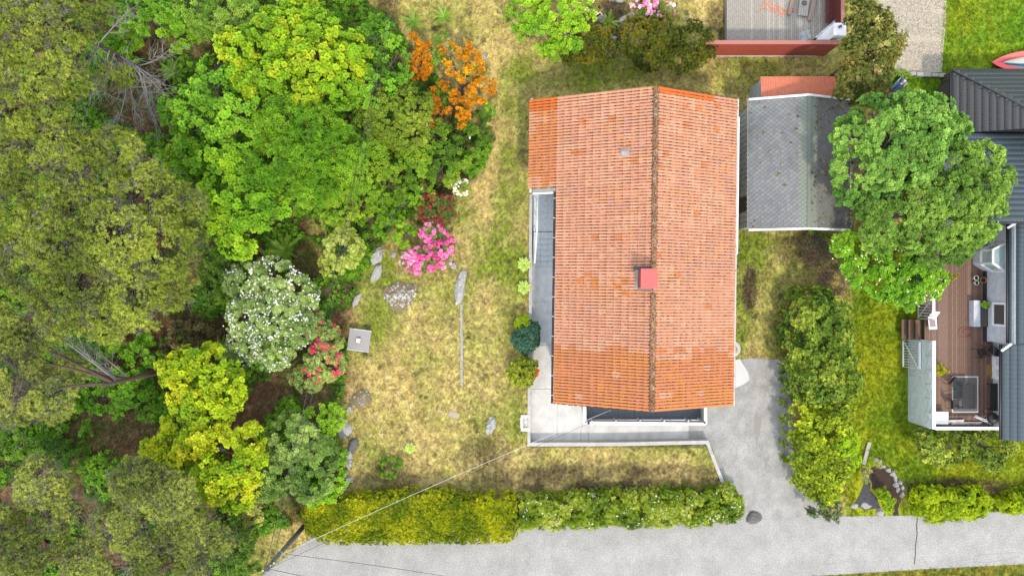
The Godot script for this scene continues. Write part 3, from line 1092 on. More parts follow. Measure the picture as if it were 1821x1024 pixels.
	s.box(Vector3(-0.43, 6.80, 1.72), Vector3(0.84, 0.10, 1.03))
	local(ch, "cap", s.done(), M.chimney_red)
	s = Shape.new()
	s.box(Vector3(-0.90, RIDGE - HP * 0.90 + 0.085, 1.72), Vector3(0.16, 0.02, 1.14), Basis(Vector3(0, 0, 1), atan(HP)))
	s.box(Vector3(-0.43, RIDGE - HP * 0.43 + 0.09, 2.30), Vector3(0.8, 0.02, 0.14), Basis(Vector3(0, 0, 1), atan(HP)))
	local(ch, "flashing", s.done(), M.lead)
	s = Shape.new()
	s.box(Vector3(-0.62, RIDGE - HP * 0.62 + 0.09, 1.10), Vector3(1.0, 0.03, 0.22), Basis(Vector3(0, 0, 1), atan(HP)))
	local(ch, "back_gutter", s.done(), M.tar)
	mk("vent_grey", lin(0.50, 0.44, 0.45), 0.45, "speck", Vector3(1, 1, 1))
	# small sheet-metal vent hood on the west slope
	s = Shape.new()
	var vb := Vector3(-1.60, RIDGE - HP * 1.60 + 0.06, -5.65)
	var bs := slope_basis(-1.0)
	s.box(vb, Vector3(0.62, 0.03, 0.55), bs)
	var ve := local(t, "roof_vent", s.done(), M.lead)
	s = Shape.new()
	var cs := []
	for p in [[-0.22, -0.2], [0.22, -0.2], [0.22, 0.2], [-0.22, 0.2]]:
		cs.append(vb + bs * Vector3(p[0], 0.02, p[1]))
	var apex0 := vb + bs * Vector3(-0.16, 0.26, -0.02)
	var apex1 := vb + bs * Vector3(0.18, 0.26, 0.02)
	s.quad(cs[0], cs[1], apex1, apex0, bs * Vector3(0, 0.5, -1))
	s.quad(cs[3], cs[2], apex1, apex0, bs * Vector3(0, 0.5, 1))
	s.tri_out(cs[1], cs[2], apex1, bs * Vector3(1, 0.3, 0))
	s.tri_out(cs[0], cs[3], apex0, bs * Vector3(-1, 0.3, 0))
	local(ve, "hood", s.done(), M.vent_grey)
	# white edge of the covered entrance on the east side
	s = Shape.new()
	var e0 := pl(1312.5, 208, 3.2)
	var e1 := pl(1309.5, 452, 3.2)
	s.beam(e0, e1, 0.2, 0.12)
	var inv := t.transform.affine_inverse()
	local(t, "entrance_fascia", s.done(), M.white_paint, inv)
	# balcony at the south end
	var bal := Shape.new()
	var fy := 2.0
	var b0 := pl(1043, 700, fy)
	var b1 := pl(1252, 746, fy)
	bal.box(Vector3((b0.x + b1.x) * 0.5, fy - 0.11, (b0.z + b1.z) * 0.5), Vector3(b1.x - b0.x, 0.2, b1.z - b0.z))
	var bn := local(t, "balcony", bal.done(), M.concrete, inv)
	var nx := 22
	var tw := (b1.x - b0.x) / nx
	for i in nx:
		for j in 4:
			s = Shape.new()
			var tz := (b1.z - b0.z) / 4.0
			s.box(Vector3(b0.x + (i + 0.5) * tw, fy + 0.01, b0.z + (j + 0.5) * tz), Vector3(tw - 0.012, 0.04, tz - 0.012))
			local(bn, "floor_tile", s.done(), M.balcony_tile)
	var ry := 3.0
	var c00 := pl(1040, 720, ry)
	var c01 := pl(1040, 752, ry)
	var c11 := pl(1255, 754, ry)
	var c10 := pl(1255, 722, ry)
	for r in [[c00, c01], [c01, c11], [c11, c10]]:
		s = Shape.new()
		s.beam(r[0], r[1], 0.19, 0.05)
		var rail := local(bn, "rail", s.done(), M.white_paint)
		s = Shape.new()
		var mid: Vector3 = (r[0] + r[1]) * 0.5
		s.beam(Vector3(r[0].x, 2.52, r[0].z), Vector3(r[1].x, 2.52, r[1].z), 0.05, 0.9)
		local(rail, "panel", s.done(), M.white_wall)
	for i in 5:
		s = Shape.new()
		var p := Vector3(lerpf(c01.x, c11.x, (i + 0.3) / 5.0), 2.5, c01.z - 0.09)
		s.box(p, Vector3(0.06, 0.96, 0.1))
		local(bn, "bracket", s.done(), M.white_paint)
	s = Shape.new()
	s.box(pl(1047, 752, 3.1), Vector3(0.12, 0.16, 0.16))
	local(bn, "lamp", s.done(), M.black)
	s = Shape.new()
	s.beam(pl(1240, 743, 3.1), pl(1255, 752, 3.05), 0.1, 0.1)
	local(bn, "awning_arm", s.done(), M.dark_metal)
	for px in [1044, 1221]:
		s = Shape.new()
		var a := pl(px, 752, 0.0)
		s.box(Vector3(a.x, 0.6, pl(0, 748, 2.0).z - 0.1), Vector3(0.32, 2.5, 0.3))
		local(bn, "pier", s.done(), M.white_wall)

func paving() -> void:
	ground_piece("driveway", sheet(drive_poly, 0.02, 0.6), M.drive)
	ground_piece("road", sheet(road_poly, 0.024, 0.8), M.asphalt)
	# sunken terrace and the path beside the house, in poured slabs
	var s := Shape.new()
	s.prism(patio_poly, -0.95, -0.62)
	var p := ground_piece("terrace", s.done(), M.concrete_grey)
	for sl in [[[947, 473, 990, 536], "concrete_grey"], [[946, 538, 990, 612], "concrete_grey"], [[945, 614, 990, 690], "concrete"], [[945, 692, 990, 787], "concrete"], [[991.5, 640, 1032, 787], "concrete"], [[1034, 640, 1046, 787], "concrete"], [[1047.5, 640, 1224, 787], "concrete"]]:
		s = Shape.new()
		var a := pl(sl[0][0], sl[0][1], -0.6)
		var b := pl(sl[0][2], sl[0][3], -0.6)
		s.box(Vector3((a.x + b.x) * 0.5, -0.605, (a.z + b.z) * 0.5), Vector3(b.x - a.x, 0.05, b.z - a.z))
		part(p, "slab", s.done(), M[sl[1]])
	# upper path and steps
	var up := thing("garden_steps", "grey tiled steps with white handrail along the house", "steps", pl(965, 420, 0))
	for i in 7:
		for k in 3:
			s = Shape.new()
			var a := pl(949 + k * 13, 335 + i * 11, 0.15)
			s.box(a + Vector3(0.22, -0.06, 0.18), Vector3(0.474, 0.12, 0.402))
			part(up, "tile", s.done(), M.stair_tile)
	for i in 6:
		var y := 0.15 - 0.125 * i
		for k in 3:
			s = Shape.new()
			var a := pl(949 + k * 13 - i * 0.2, 413 + i * 10, y)
			var b := pl(962 + k * 13 - i * 0.2, 423 + i * 10, y)
			s.box(Vector3((a.x + b.x) * 0.5, y - 0.5, (a.z + b.z) * 0.5), Vector3(b.x - a.x - 0.012, 0.9 + 0.1, b.z - a.z + (0.03 if k != 1 else 0.032)))
			part(up, "step", s.done(), M.stair_tile)
	s = Shape.new(true)
	s.tube([pl(956, 349, 1.05), pl(955, 412, 1.05), pl(951, 468, 0.5)], [0.055, 0.055, 0.055], 6)
	var hr := part(up, "handrail", s.done(), M.white_paint)
	for q in [[956, 355, 1.05, 0.1], [955.5, 384, 1.05, 0.1], [955, 412, 1.05, 0.1], [951.5, 464, 0.55, -0.6]]:
		s = Shape.new(true)
		var a := pl(q[0], q[1], q[2])
		s.tube([a, Vector3(a.x, q[3], a.z)], [0.03, 0.03], 6)
		part(hr, "post", s.done(), M.white_paint)
	mk("wall_concrete", lin(0.44, 0.43, 0.41), 0.9, "mild", Vector3(0.3, 0.3, 0.3))
	# retaining walls round the sunken terrace
	for w in [["low concrete retaining wall along the path west of the house", [[944.5, 345], [943, 470], [943, 560], [941, 700], [940.5, 793]], 0.20],
			["pale concrete retaining wall between front lawn and terrace", [[938, 790.5], [1100, 790], [1261, 786.5]], 0.24],
			["slanting concrete retaining wall beside the driveway", [[1259, 788], [1287, 861]], 0.22]]:
		var a0 := pl(w[1][0][0], w[1][0][1], 0.08)
		var t := thing("retaining_wall", w[0], "wall", Vector3(a0.x, -0.6, a0.z), "retaining walls of the garden")
		for i in w[1].size() - 1:
			s = Shape.new()
			var a := pl(w[1][i][0], w[1][i][1], 0.08)
			var b := pl(w[1][i + 1][0], w[1][i + 1][1], 0.08)
			s.beam(a - Vector3(0, 0.5, 0), b - Vector3(0, 0.5 + 0.002 * i, 0), w[2], 1.0)
			part(t, "wall_section", s.done(), M.wall_concrete)
	# concrete box by the terrace corner
	var bx := thing("concrete_drain_box", "small open concrete box against the terrace wall", "drain", pl(934, 752, 0))
	for b in [[[926, 738, 942, 743]], [[926, 761, 942, 767]], [[925, 743, 930, 761]]]:
		s = Shape.new()
		var a := pl(b[0][0], b[0][1], 0.1)
		var c := pl(b[0][2], b[0][3], 0.1)
		s.box(Vector3((a.x + c.x) * 0.5, -0.2, (a.z + c.z) * 0.5), Vector3(c.x - a.x, 0.6, c.z - a.z))
		part(bx, "wall", s.done(), M.concrete)
	s = Shape.new()
	var f0 := pl(934, 752, 0)
	s.box(f0 + Vector3(0.05, -0.02, 0), Vector3(0.5, 0.1, 0.75))
	part(bx, "floor", s.done(), M.concrete)
	# worn patches, seams and cracks of the asphalt
	var spots := [["pale worn patch of asphalt in the middle of the driveway", 1348, 768, 9, 26, "dark_patch"], ["pale scuffed ring in the driveway near the hedge", 1384, 723, 8, 8, "pale_patch"], ["brown chipped hollow at the top of the driveway", 1362, 690, 9, 6, "dark_patch"],
		["pale scuff on the lower driveway towards the lawn wall", 1306, 800, 9, 6, "pale_patch"], ["brown stain on the driveway below its worn patch", 1364, 822, 6, 13, "dark_patch"], ["small pale scuff on the driveway near the balcony", 1291, 773, 5, 5, "pale_patch"], ["dark chipped spot beside the grey boulder", 1387, 921, 8, 5, "dark_patch"]]
	var k := 0
	for q in spots:
		var c := pl(q[1], q[2], -0.6)
		var poly := PackedVector2Array()
		for i in 26:
			var a := TAU * i / 26.0
			var r := 0.7 + 1.7 * nf.get_noise_2d(cos(a) * 60.0 + k * 40.0, sin(a) * 60.0)
			poly.append(Vector2(c.x + cos(a) * pm(q[3]) * r, c.z + sin(a) * pm(q[4]) * r))
		k += 1
		var o := local(self, "asphalt_patch", sheet(poly, 0.006, 0.5, -0.574), M["worn_pale" if q[5] == "pale_patch" else "worn_dark"])
		tag(o, q[0], "patch", "worn spots in the driveway")
	# seam across the road
	var seam := Shape.new()
	var pts := [[1633, 917], [1631, 935], [1632, 950], [1629, 970], [1629, 985], [1627, 1003]]
	for i in pts.size() - 1:
		var a := pl(pts[i][0], pts[i][1], -0.57)
		var b := pl(pts[i + 1][0], pts[i + 1][1], -0.57)
		seam.quad(Vector3(a.x - 0.035, -0.570, a.z), Vector3(a.x + 0.035, -0.570, a.z), Vector3(b.x + 0.035, -0.570, b.z), Vector3(b.x - 0.035, -0.570, b.z), Vector3.UP)
	tag(local(self, "road_seam", seam.done(), M.tar), "dark tarred seam running across the grey road", "seam")
	var cracks := [["thin wandering crack in the road near the right edge", [[1700, 1000], [1730, 993], [1745, 986], [1770, 985], [1800, 982], [1821, 984]]], ["thin crack branching toward the grass verge on the right", [[1735, 999], [1760, 1000], [1790, 996], [1812, 990]]], ["short crack in the road below the driveway mouth", [[1455, 1001], [1475, 1004], [1500, 999], [1520, 997]]]]
	for c in cracks:
		var sh := Shape.new()
		for i in c[1].size() - 1:
			var a := pl(c[1][i][0], c[1][i][1], -0.57)
			var b := pl(c[1][i + 1][0], c[1][i + 1][1], -0.57)
			sh.quad(Vector3(a.x, -0.5705, a.z - 0.014), Vector3(b.x, -0.5705, b.z - 0.014), Vector3(b.x, -0.5705, b.z + 0.014), Vector3(a.x, -0.5705, a.z + 0.014), Vector3.UP)
		tag(local(self, "road_crack", sh.done(), M.worn_dark), c[0], "crack", "cracks in the road")
	# white gravel spill beside the house
	var wg := plan_poly([[1285, 645], [1316, 638], [1322, 648], [1331, 662], [1333, 676], [1322, 684], [1308, 690], [1285, 690]], -0.55)
	var o := local(self, "white_gravel", sheet(wg, 0.03, 0.25, -0.56), M.white_gravel)
	tag(o, "bright white gravel spread at the house corner by the driveway", "gravel")
	o.set_meta("kind", "stuff")
	# bare gravelled ground at the top
	var gp := plan_poly([[1553, -30], [1683, -30], [1680, 40], [1676, 90], [1674, 126], [1640, 128], [1592, 126], [1602, 95], [1592, 50], [1562, 15]])
	var peb := PackedFloat32Array()
	for i in 9000:
		var v := pl(rng.randf_range(1553, 1685), rng.randf_range(-30, 128))
		if Geometry2D.is_point_in_polygon(Vector2(v.x, v.z), gp) and nf.get_noise_2d(v.x * 12.0, v.z * 60.0) > -0.15:
			var kk := rng.randf_range(0.012, 0.05)
			push(peb, Basis(Vector3.UP, rng.randf() * TAU).scaled(Vector3(kk, kk * 0.8, kk)), Vector3(v.x, 0.03, v.z), Color(0.56, 0.50, 0.40) * rng.randf_range(0.5, 1.2))
	tag(copies(self, "gravel", L.moss, M.moss, peb), "loose pebbles on the bare gravelled strip at the top", "gravel")
	ground_piece("gravel_path", sheet(plan_poly([[1553, -30], [1685, -30], [1683, 40], [1678, 90], [1676, 128], [1640, 130], [1588, 128], [1600, 95], [1590, 50], [1560, 15]]), 0.03, 0.5), M.pale_soil)

func boards(t: Node3D, called: String, x0: float, x1: float, z0: float, z1: float, y: float, w: float, mats: Array) -> void:
	var s := Shape.new()
	s.box(Vector3(0, 0, 0), Vector3(w - 0.012, 0.03, z1 - z0))
	var mesh := s.done()
	var x := x0
	while x < x1 - w * 0.5:
		local(t, called, mesh, mats[rng.randi_range(0, mats.size() - 1)], Transform3D(Basis(), Vector3(x + w * 0.5, y + rng.randf_range(-0.003, 0.003), (z0 + z1) * 0.5) - t.position))
		x += w

# the shed with a slate roof and its red lean-to
func slate_shed() -> void:
	var y0 := 2.5
	var y1 := 3.55
	var nw := pl(1333, 177, y0)
	var se := pl(1511, 408, y0)
	var sw := pl(1331, 407, y0)
	var ne := pl(1513, 180, y0)
	var xw := (nw.x + sw.x) * 0.5
	var xe := (ne.x + se.x) * 0.5
	var zn := (nw.z + ne.z) * 0.5
	var zs := (sw.z + se.z) * 0.5
	var xr := pl(1439, 300, y1).x
	var t := thing("slate_shed", "grey shed with mossy slate gable roof beside the tiled house", "shed", Vector3((xw + xe) * 0.5, 0, (zn + zs) * 0.5))
	var s := Shape.new()
	s.box(Vector3((xw + xe) * 0.5, 1.2, (zn + zs) * 0.5), Vector3(xe - xw - 0.5, 2.5, zs - zn - 0.4))
	var wall := part(t, "wall", s.done(), M.grey_wall)
	for i in 22:      # cladding boards of the west wall
		s = Shape.new()
		s.box(Vector3(xw + 0.24, 1.22, zn + 0.4 + i * (zs - zn - 0.8) / 21.0), Vector3(0.03, 2.4, 0.28))
		part(wall, "cladding_board", s.done(), M.grey_wall)
	s = Shape.new()
	s.box(Vector3(xw + 0.225, 1.0, pl(0, 363, 1).z), Vector3(0.05, 2.0, 0.95))
	part(t, "door", s.done(), M.interior)
	# roof deck
	for sd in [[xw, -1.0], [xe, 1.0]]:
		s = Shape.new()
		var a := Vector3(xr, y1 - 0.03, zn)
		var b := Vector3(xr, y1 - 0.03, zs)
		var c := Vector3(sd[0], y0 - 0.03, zs)
		var d := Vector3(sd[0], y0 - 0.03, zn)
		s.quad(a, b, c, d, Vector3.UP)
		var lo := Vector3(0, -0.12, 0)
		s.quad(a + lo, b + lo, c + lo, d + lo, Vector3.DOWN)
		s.quad(a, d, d + lo, a + lo, Vector3(0, 0, -1))
		s.quad(b, c, c + lo, b + lo, Vector3(0, 0, 1))
		s.quad(c, d, d + lo, c + lo, Vector3(sd[1], 0, 0))
		var roof := part(t, "roof", s.done(), M.black)
		# scale-cut slates
		var sl := Shape.new()
		var h := 0.30
		var w := 0.245
		var pts := [Vector3(-0.05, 0.0, -w * 0.5), Vector3(h * 0.62, 0.03, -w * 0.5), Vector3(h, 0.045, 0), Vector3(h * 0.62, 0.03, w * 0.5), Vector3(-0.05, 0.0, w * 0.5)]
		for i in range(1, 4):
			sl.tri_out(pts[0], pts[i], pts[i + 1], Vector3.UP)
		var dn := Vector3(0, -0.035, 0)
		for i in range(1, 3):
			sl.quad(pts[i], pts[i + 1], pts[i + 1] + dn, pts[i] + dn, (pts[i] + pts[i + 1]) * Vector3(1, 0, 1) - Vector3(h * 0.6, 0, 0))
		var mesh := sl.done()
		var dv := (d - a) * Vector3(1, 1, 0)
		var len_ := dv.length()
		dv /= len_
		var nn := Vector3(-dv.y, dv.x, 0) * (1.0 if dv.x > 0 else -1.0)
		var bs := Basis(dv, nn, dv.cross(nn))
		var buf := PackedFloat32Array()
		var li := PackedFloat32Array()
		var row := 0
		var l := 0.0
		var step := 0.165
		while l < len_ - 0.12:
			var zz := zn + (0.135 if row % 2 else 0.0)
			while zz < zs:
				var v := 0.95 + 0.4 * nf.get_noise_2d(zz * 20.0, l * 20.0) + rng.randf_range(-0.12, 0.12)
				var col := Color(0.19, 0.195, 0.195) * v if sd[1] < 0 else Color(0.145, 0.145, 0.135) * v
				if l < 0.35:
					col = col.lerp(Color(0.22, 0.25, 0.19), 0.7)
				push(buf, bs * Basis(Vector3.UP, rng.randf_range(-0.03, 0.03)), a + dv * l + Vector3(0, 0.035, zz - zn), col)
				var mp := 0.10 if sd[1] < 0 else 0.95
				if rng.randf() < mp * (0.6 + 1.2 * nz.get_noise_2d(zz * 20.0, l * 20.0 * sd[1])):
					var p := a + dv * (l + rng.randf_range(0.12, 0.26)) + nn * 0.055 + Vector3(0, 0, zz - zn + rng.randf_range(-0.1, 0.1))
					var g := rng.randf()
					var mc := Color(0.14, 0.085, 0.025).lerp(Color(0.20, 0.16, 0.03), rng.randf()) if g < 0.86 else Color(0.6, 0.58, 0.48)
					var k := rng.randf_range(0.03, 0.10) if g < 0.86 else 0.035
					push(li, bs * Basis().scaled(Vector3(k * 1.3, k * 0.4, k)), p, mc)
				zz += 0.275
			l += step
			row += 1
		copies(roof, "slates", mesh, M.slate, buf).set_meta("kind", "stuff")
		copies(roof, "lichen", L.moss, M.moss, li).set_meta("kind", "stuff")
	s = Shape.new()
	s.box(Vector3(xr, y1 + 0.03, (zn + zs) * 0.5), Vector3(0.22, 0.03, zs - zn))
	part(t, "ridge_flashing", s.done(), mk("ridge_flash", lin(0.24, 0.275, 0.22), 0.7, "fine", Vector3(0.8, 0.8, 0.8)))
	# white barge boards and gutters
	for zz in [zn - 0.05, zs + 0.05]:
		for sd in [xw, xe]:
			s = Shape.new()
			s.beam(Vector3(xr, y1 + 0.0, zz), Vector3(sd, y0 + 0.0, zz), 0.13, 0.14)
			part(t, "barge_board", s.done(), M.white_paint)
	for sd in [xw - 0.05, xe + 0.05]:
		s = Shape.new()
		s.box(Vector3(sd, y0 - 0.03, (zn + zs) * 0.5), Vector3(0.07, 0.07, zs - zn))
		part(t, "gutter", s.done(), M.grey_board_pale if sd < xr else M.white_wall)
	# lean-to at the north end
	var h0 := pl(1353, 136, 2.15)
	var h1 := pl(1486, 136, 2.15)
	var k := thing("lean_to_shed", "small lean-to with salmon red corrugated roof behind slate shed", "shed", Vector3((h0.x + h1.x) * 0.5, 0, h0.z + 0.9))
	s = Shape.new()
	s.box(Vector3((h0.x + h1.x) * 0.5, 0.95, (h0.z + zn) * 0.5 + 0.12), Vector3(h1.x - h0.x - 0.14, 1.95, zn - h0.z - 0.1))
	var kw := part(k, "wall", s.done(), M.grey_wall)
	for i in 8:
		s = Shape.new()
		s.box(Vector3(h0.x + 0.055, 0.95, h0.z + 0.25 + i * 0.17), Vector3(0.025, 1.9, 0.15))
		part(kw, "cladding_board", s.done(), M.grey_wall)
	var ridges := 44
	for pnl in 4:
		s = Shape.new()
		var per := ridges / 4
		for i in per:
			var q := pnl * per + i
			var xa := lerpf(h0.x, h1.x, float(q) / ridges)
			var xb := lerpf(h0.x, h1.x, float(q + 1) / ridges)
			var prof := [[xa, 0.0], [lerpf(xa, xb, 0.5), 0.0], [lerpf(xa, xb, 0.62), 0.035], [lerpf(xa, xb, 0.88), 0.035], [xb, 0.0]]
			for j in 4:
				s.quad(Vector3(prof[j][0], 2.15 + prof[j][1] + 0.004 * pnl, h0.z), Vector3(prof[j + 1][0], 2.15 + prof[j + 1][1] + 0.004 * pnl, h0.z), Vector3(prof[j + 1][0], 2.42 + prof[j + 1][1] + 0.004 * pnl, zn + 0.2), Vector3(prof[j][0], 2.42 + prof[j][1] + 0.004 * pnl, zn + 0.2), Vector3.UP)
		part(k, "roof_sheet", s.done(), M.red_sheet)

# courses of pressed roof tiles on a sloping face; o = eave corner, along = eave direction, up = slope direction
func courses(t: Node3D, o: Vector3, along: Vector3, up: Vector3, step: float, n: int, bounds: Callable, mat: Material, wave := 0.21) -> void:
	var nrm := along.cross(up).normalized()
	if nrm.y < 0:
		nrm = -nrm
	for i in n:
		var bd: Array = bounds.call(i)
		if bd[1] - bd[0] < 0.15:
			continue
		var s := Shape.new(true)
		var m := int((bd[1] - bd[0]) / (wave / 4.0)) + 1
		var prev := []
		for j in m + 1:
			var a := lerpf(bd[0], bd[1], float(j) / m)
			var h := 0.028 * pow(absf(sin(PI * a / wave)), 0.8)
			var e0 := o + along * a + up * (step * i) + nrm * (h + 0.045)
			var e1 := o + along * a + up * (step * (i + 1) + 0.03) + nrm * (h + 0.012)
			var dn := o + along * a + up * (step * i) + nrm * (h - 0.005)
			if j > 0:
				s.quad(prev[0], e0, e1, prev[1], nrm)
				s.quad(prev[0], e0, dn, prev[2], -up)
			prev = [e0, e1, dn]
		part(t, "tile_course", s.done(), mat)

func neighbour_house() -> void:
	# garage with a hipped roof at the upper right
	var ey := 2.1
	var nw := pl(1694, 126, ey)
	var slope := 0.42
	var t := thing("hip_roof_garage", "garage with dark grey hipped tile roof at upper right", "garage", Vector3(nw.x + 3.5, 0, nw.z + 2.2))
	var s := Shape.new()
	var z1 := pl(0, 236, ey + 0.3).z
	s.box(Vector3(nw.x + 6.4, 0.95, (nw.z + z1) * 0.5 + 0.2), Vector3(12.0, 2.1, z1 - nw.z - 0.5))
	part(t, "wall", s.done(), M.interior)
	var q := sqrt(1.0 + slope * slope)
	var width := z1 - nw.z
	# the hip climbs from the north-west corner; west face below it, north face above it
	s = Shape.new()
	var peak := Vector3(nw.x + 5.0, ey + slope * 3.7, nw.z + 3.7)
	var wdt := 5.2
	var hipk := width / wdt
	s.quad(Vector3(nw.x, ey, nw.z), Vector3(nw.x + wdt, ey + slope * wdt, z1), Vector3(nw.x + 0.0, ey, z1), Vector3(nw.x, ey, z1 - 0.1), Vector3.UP)
	s.quad(Vector3(nw.x, ey, nw.z), Vector3(nw.x + 12.0, ey, nw.z), Vector3(nw.x + 12.0, ey + slope * wdt, z1), Vector3(nw.x + wdt, ey + slope * wdt, z1), Vector3.UP)
	s.quad(Vector3(nw.x, ey - 0.02, z1), Vector3(nw.x + wdt, ey + slope * wdt, z1), Vector3(nw.x + 12.0, ey + slope * wdt, z1), Vector3(nw.x + 12.0, ey - 0.02, z1), Vector3(0, 0, 1))
	part(t, "roof", s.done(), M.dark_metal)
	var cw := 0.36
	courses(t, Vector3(nw.x, ey, nw.z), Vector3(0, 0, 1), Vector3(1, slope, 0).normalized(), cw * q, 14, func(i): return [i * cw * hipk, width], M.dark_tile_west)
	var up2 := Vector3(0, slope * wdt, width).normalized()
	var step2 := 0.36
	courses(t, Vector3(nw.x, ey, nw.z), Vector3(1, 0, 0), up2, step2, int(Vector2(width, slope * wdt).length() / step2), func(i): return [i * step2 * up2.z / hipk, 11.0], M.dark_tile)
	s = Shape.new(true)
	s.tube([Vector3(nw.x, ey + 0.06, nw.z), Vector3(nw.x + wdt, ey + slope * wdt + 0.06, z1)], [0.08, 0.08], 6)
	part(t, "hip_cap", s.done(), M.dark_metal)
	s = Shape.new()
	s.box(Vector3(nw.x - 0.07, ey - 0.02, (nw.z + z1) * 0.5), Vector3(0.12, 0.1, width))
	part(t, "gutter", s.done(), M.black)
	s = Shape.new()
	s.box(Vector3(nw.x + 6, ey - 0.02, nw.z - 0.07), Vector3(12.2, 0.1, 0.12))
	part(t, "gutter", s.done(), M.black)
	# link building and main house: blue-grey tiles
	var h := thing("neighbour_house", "neighbour's pale boarded house with blue grey tile roof", "house", Vector3(33.5, 0, 2.0))
	var lz0 := z1 + 0.12
	var lz1 := pl(0, 398, 4.0).z
	var lx := pl(1728, 300, 3.4).x
	s = Shape.new()
	s.box(Vector3(lx + 5.5, 1.2, (lz0 + lz1) * 0.5), Vector3(10.0, 2.4, lz1 - lz0 - 0.3))
	part(h, "wall", s.done(), M.blue_grey)
	s = Shape.new()
	s.quad(Vector3(lx, 2.65, lz0), Vector3(lx + 11, 2.65, lz0), Vector3(lx + 11, 4.55, lz1), Vector3(lx, 4.55, lz1), Vector3.UP)
	s.quad(Vector3(lx, 4.55, lz1), Vector3(lx + 11, 4.55, lz1), Vector3(lx + 11, 2.4, lz1), Vector3(lx, 2.4, lz1), Vector3(0, 0, 1))
	s.tri_out(Vector3(lx, 2.4, lz0), Vector3(lx, 2.4, lz1), Vector3(lx, 4.55, lz1), Vector3(-1, 0, 0))
	part(h, "roof", s.done(), M.dark_metal)
	var up3 := Vector3(0, 1.9, lz1 - lz0).normalized()
	var ln := Vector2(lz1 - lz0, 1.9).length()
	courses(h, Vector3(lx, 2.66, lz0), Vector3(1, 0, 0), up3, 0.37, int(ln / 0.37), func(_i): return [0.0, 10.5], M.blue_tile)
	# the wall with windows over the deck
	var wx := 30.4
	var wz0 := pl(0, 398, 2.5).z
	var wz1 := pl(0, 609, 2.5).z
	s = Shape.new()
	s.box(Vector3(wx + 3.0, 1.4, (wz0 + wz1) * 0.5), Vector3(6.0, 4.2, wz1 - wz0))
	var w := part(h, "wall", s.done(), M.blue_grey)
	for i in 15:
		s = Shape.new()
		s.box(Vector3(wx - 0.012 - 0.006 * (i % 2), 0.9 + i * 0.17 + 0.5, (wz0 + wz1) * 0.5), Vector3(0.03, 0.155, wz1 - wz0 - 0.02))
		part(w, "cladding_board", s.done(), M.blue_grey)
	s = Shape.new()
	s.box(Vector3(wx - 0.06, 1.3, (wz0 + wz1) * 0.5), Vector3(0.08, 0.3, wz1 - wz0))
	part(w, "plinth", s.done(), M.dark_metal)
	var ex := 29.95
	# main roof over both walls, climbing east
	for rf in [[wx - 0.12, wz0, wz1 - 0.05, 3.5], [pl(1783, 700, 3.35).x, pl(0, 612, 3.35).z, pl(0, 782, 3.35).z, 3.35]]:
		var x0: float = rf[0]
		var yy: float = rf[3]
		s = Shape.new()
		s.quad(Vector3(x0, yy, rf[1]), Vector3(x0, yy, rf[2]), Vector3(x0 + 8, yy + 3.4, rf[2]), Vector3(x0 + 8, yy + 3.4, rf[1]), Vector3.UP)
		s.quad(Vector3(x0, yy - 0.12, rf[1]), Vector3(x0, yy - 0.12, rf[2]), Vector3(x0 + 8, yy + 3.28, rf[2]), Vector3(x0 + 8, yy + 3.28, rf[1]), Vector3.DOWN)
		s.quad(Vector3(x0, yy, rf[2]), Vector3(x0 + 8, yy + 3.4, rf[2]), Vector3(x0 + 8, yy + 3.28, rf[2]), Vector3(x0, yy - 0.12, rf[2]), Vector3(0, 0, 1))
		s.quad(Vector3(x0, yy, rf[1]), Vector3(x0 + 8, yy + 3.4, rf[1]), Vector3(x0 + 8, yy + 3.28, rf[1]), Vector3(x0, yy - 0.12, rf[1]), Vector3(0, 0, -1))
		part(h, "roof", s.done(), M.dark_metal)
		var span: float = rf[2] - rf[1]
		courses(h, Vector3(x0, yy + 0.005, rf[1]), Vector3(0, 0, 1), Vector3(8, 3.4, 0).normalized(), 0.38, 22, func(_i): return [0.0, span], M.blue_tile, 0.29)
		s = Shape.new(true)
		s.tube([Vector3(x0 - 0.07, yy - 0.04, rf[1]), Vector3(x0 - 0.07, yy - 0.04, rf[2])], [0.075, 0.075], 8)
		part(h, "gutter", s.done(), M.black)
	s = Shape.new()
	s.beam(pl(1782, 624, 3.5), pl(1800, 611, 3.75), 0.12, 0.1)
	part(h, "barge_board", s.done(), M.white_paint)
	s = Shape.new()
	s.beam(pl(1793, 405, 3.6), pl(1821, 388, 4.3), 0.12, 0.1)
	part(h, "barge_board", s.done(), M.white_paint)
	# south wing wall with the deck door
	var sx := 30.95
	var sz0 := wz1 + 0.02
	var sz1 := pl(0, 770, 2.2).z
	s = Shape.new()
	s.box(Vector3(sx + 2.5, 1.4, (sz0 + sz1) * 0.5), Vector3(5.0, 3.8, sz1 - sz0))
	part(h, "wall", s.done(), M.blue_grey)
	s = Shape.new()
	s.box(Vector3(sx - 0.03, 2.15, pl(0, 655, 2.0).z), Vector3(0.08, 2.0, 1.5))
	var door := part(h, "door", s.done(), M.white_paint)
	for zz in [645, 664]:
		s = Shape.new()
		s.box(Vector3(sx - 0.08, 2.3, pl(0, zz, 2.0).z), Vector3(0.03, 1.5, 0.42))
		part(door, "pane", s.done(), M.blue_grey)
	# bay window with a glazed top, and a flat window
	var b0 := pl(1767, 437, 2.9)
	var b1 := pl(1767, 478, 2.9)
	var bo := wx - 0.75
	var ring := PackedVector2Array([Vector2(wx, b0.z - 0.15), Vector2(bo, b0.z + 0.25), Vector2(bo, b1.z - 0.35), Vector2(wx, b1.z + 0.15)])
	s = Shape.new()
	s.prism(ring, 1.15, 1.9)
	var bay := part(h, "bay_window", s.done(), M.blue_grey)
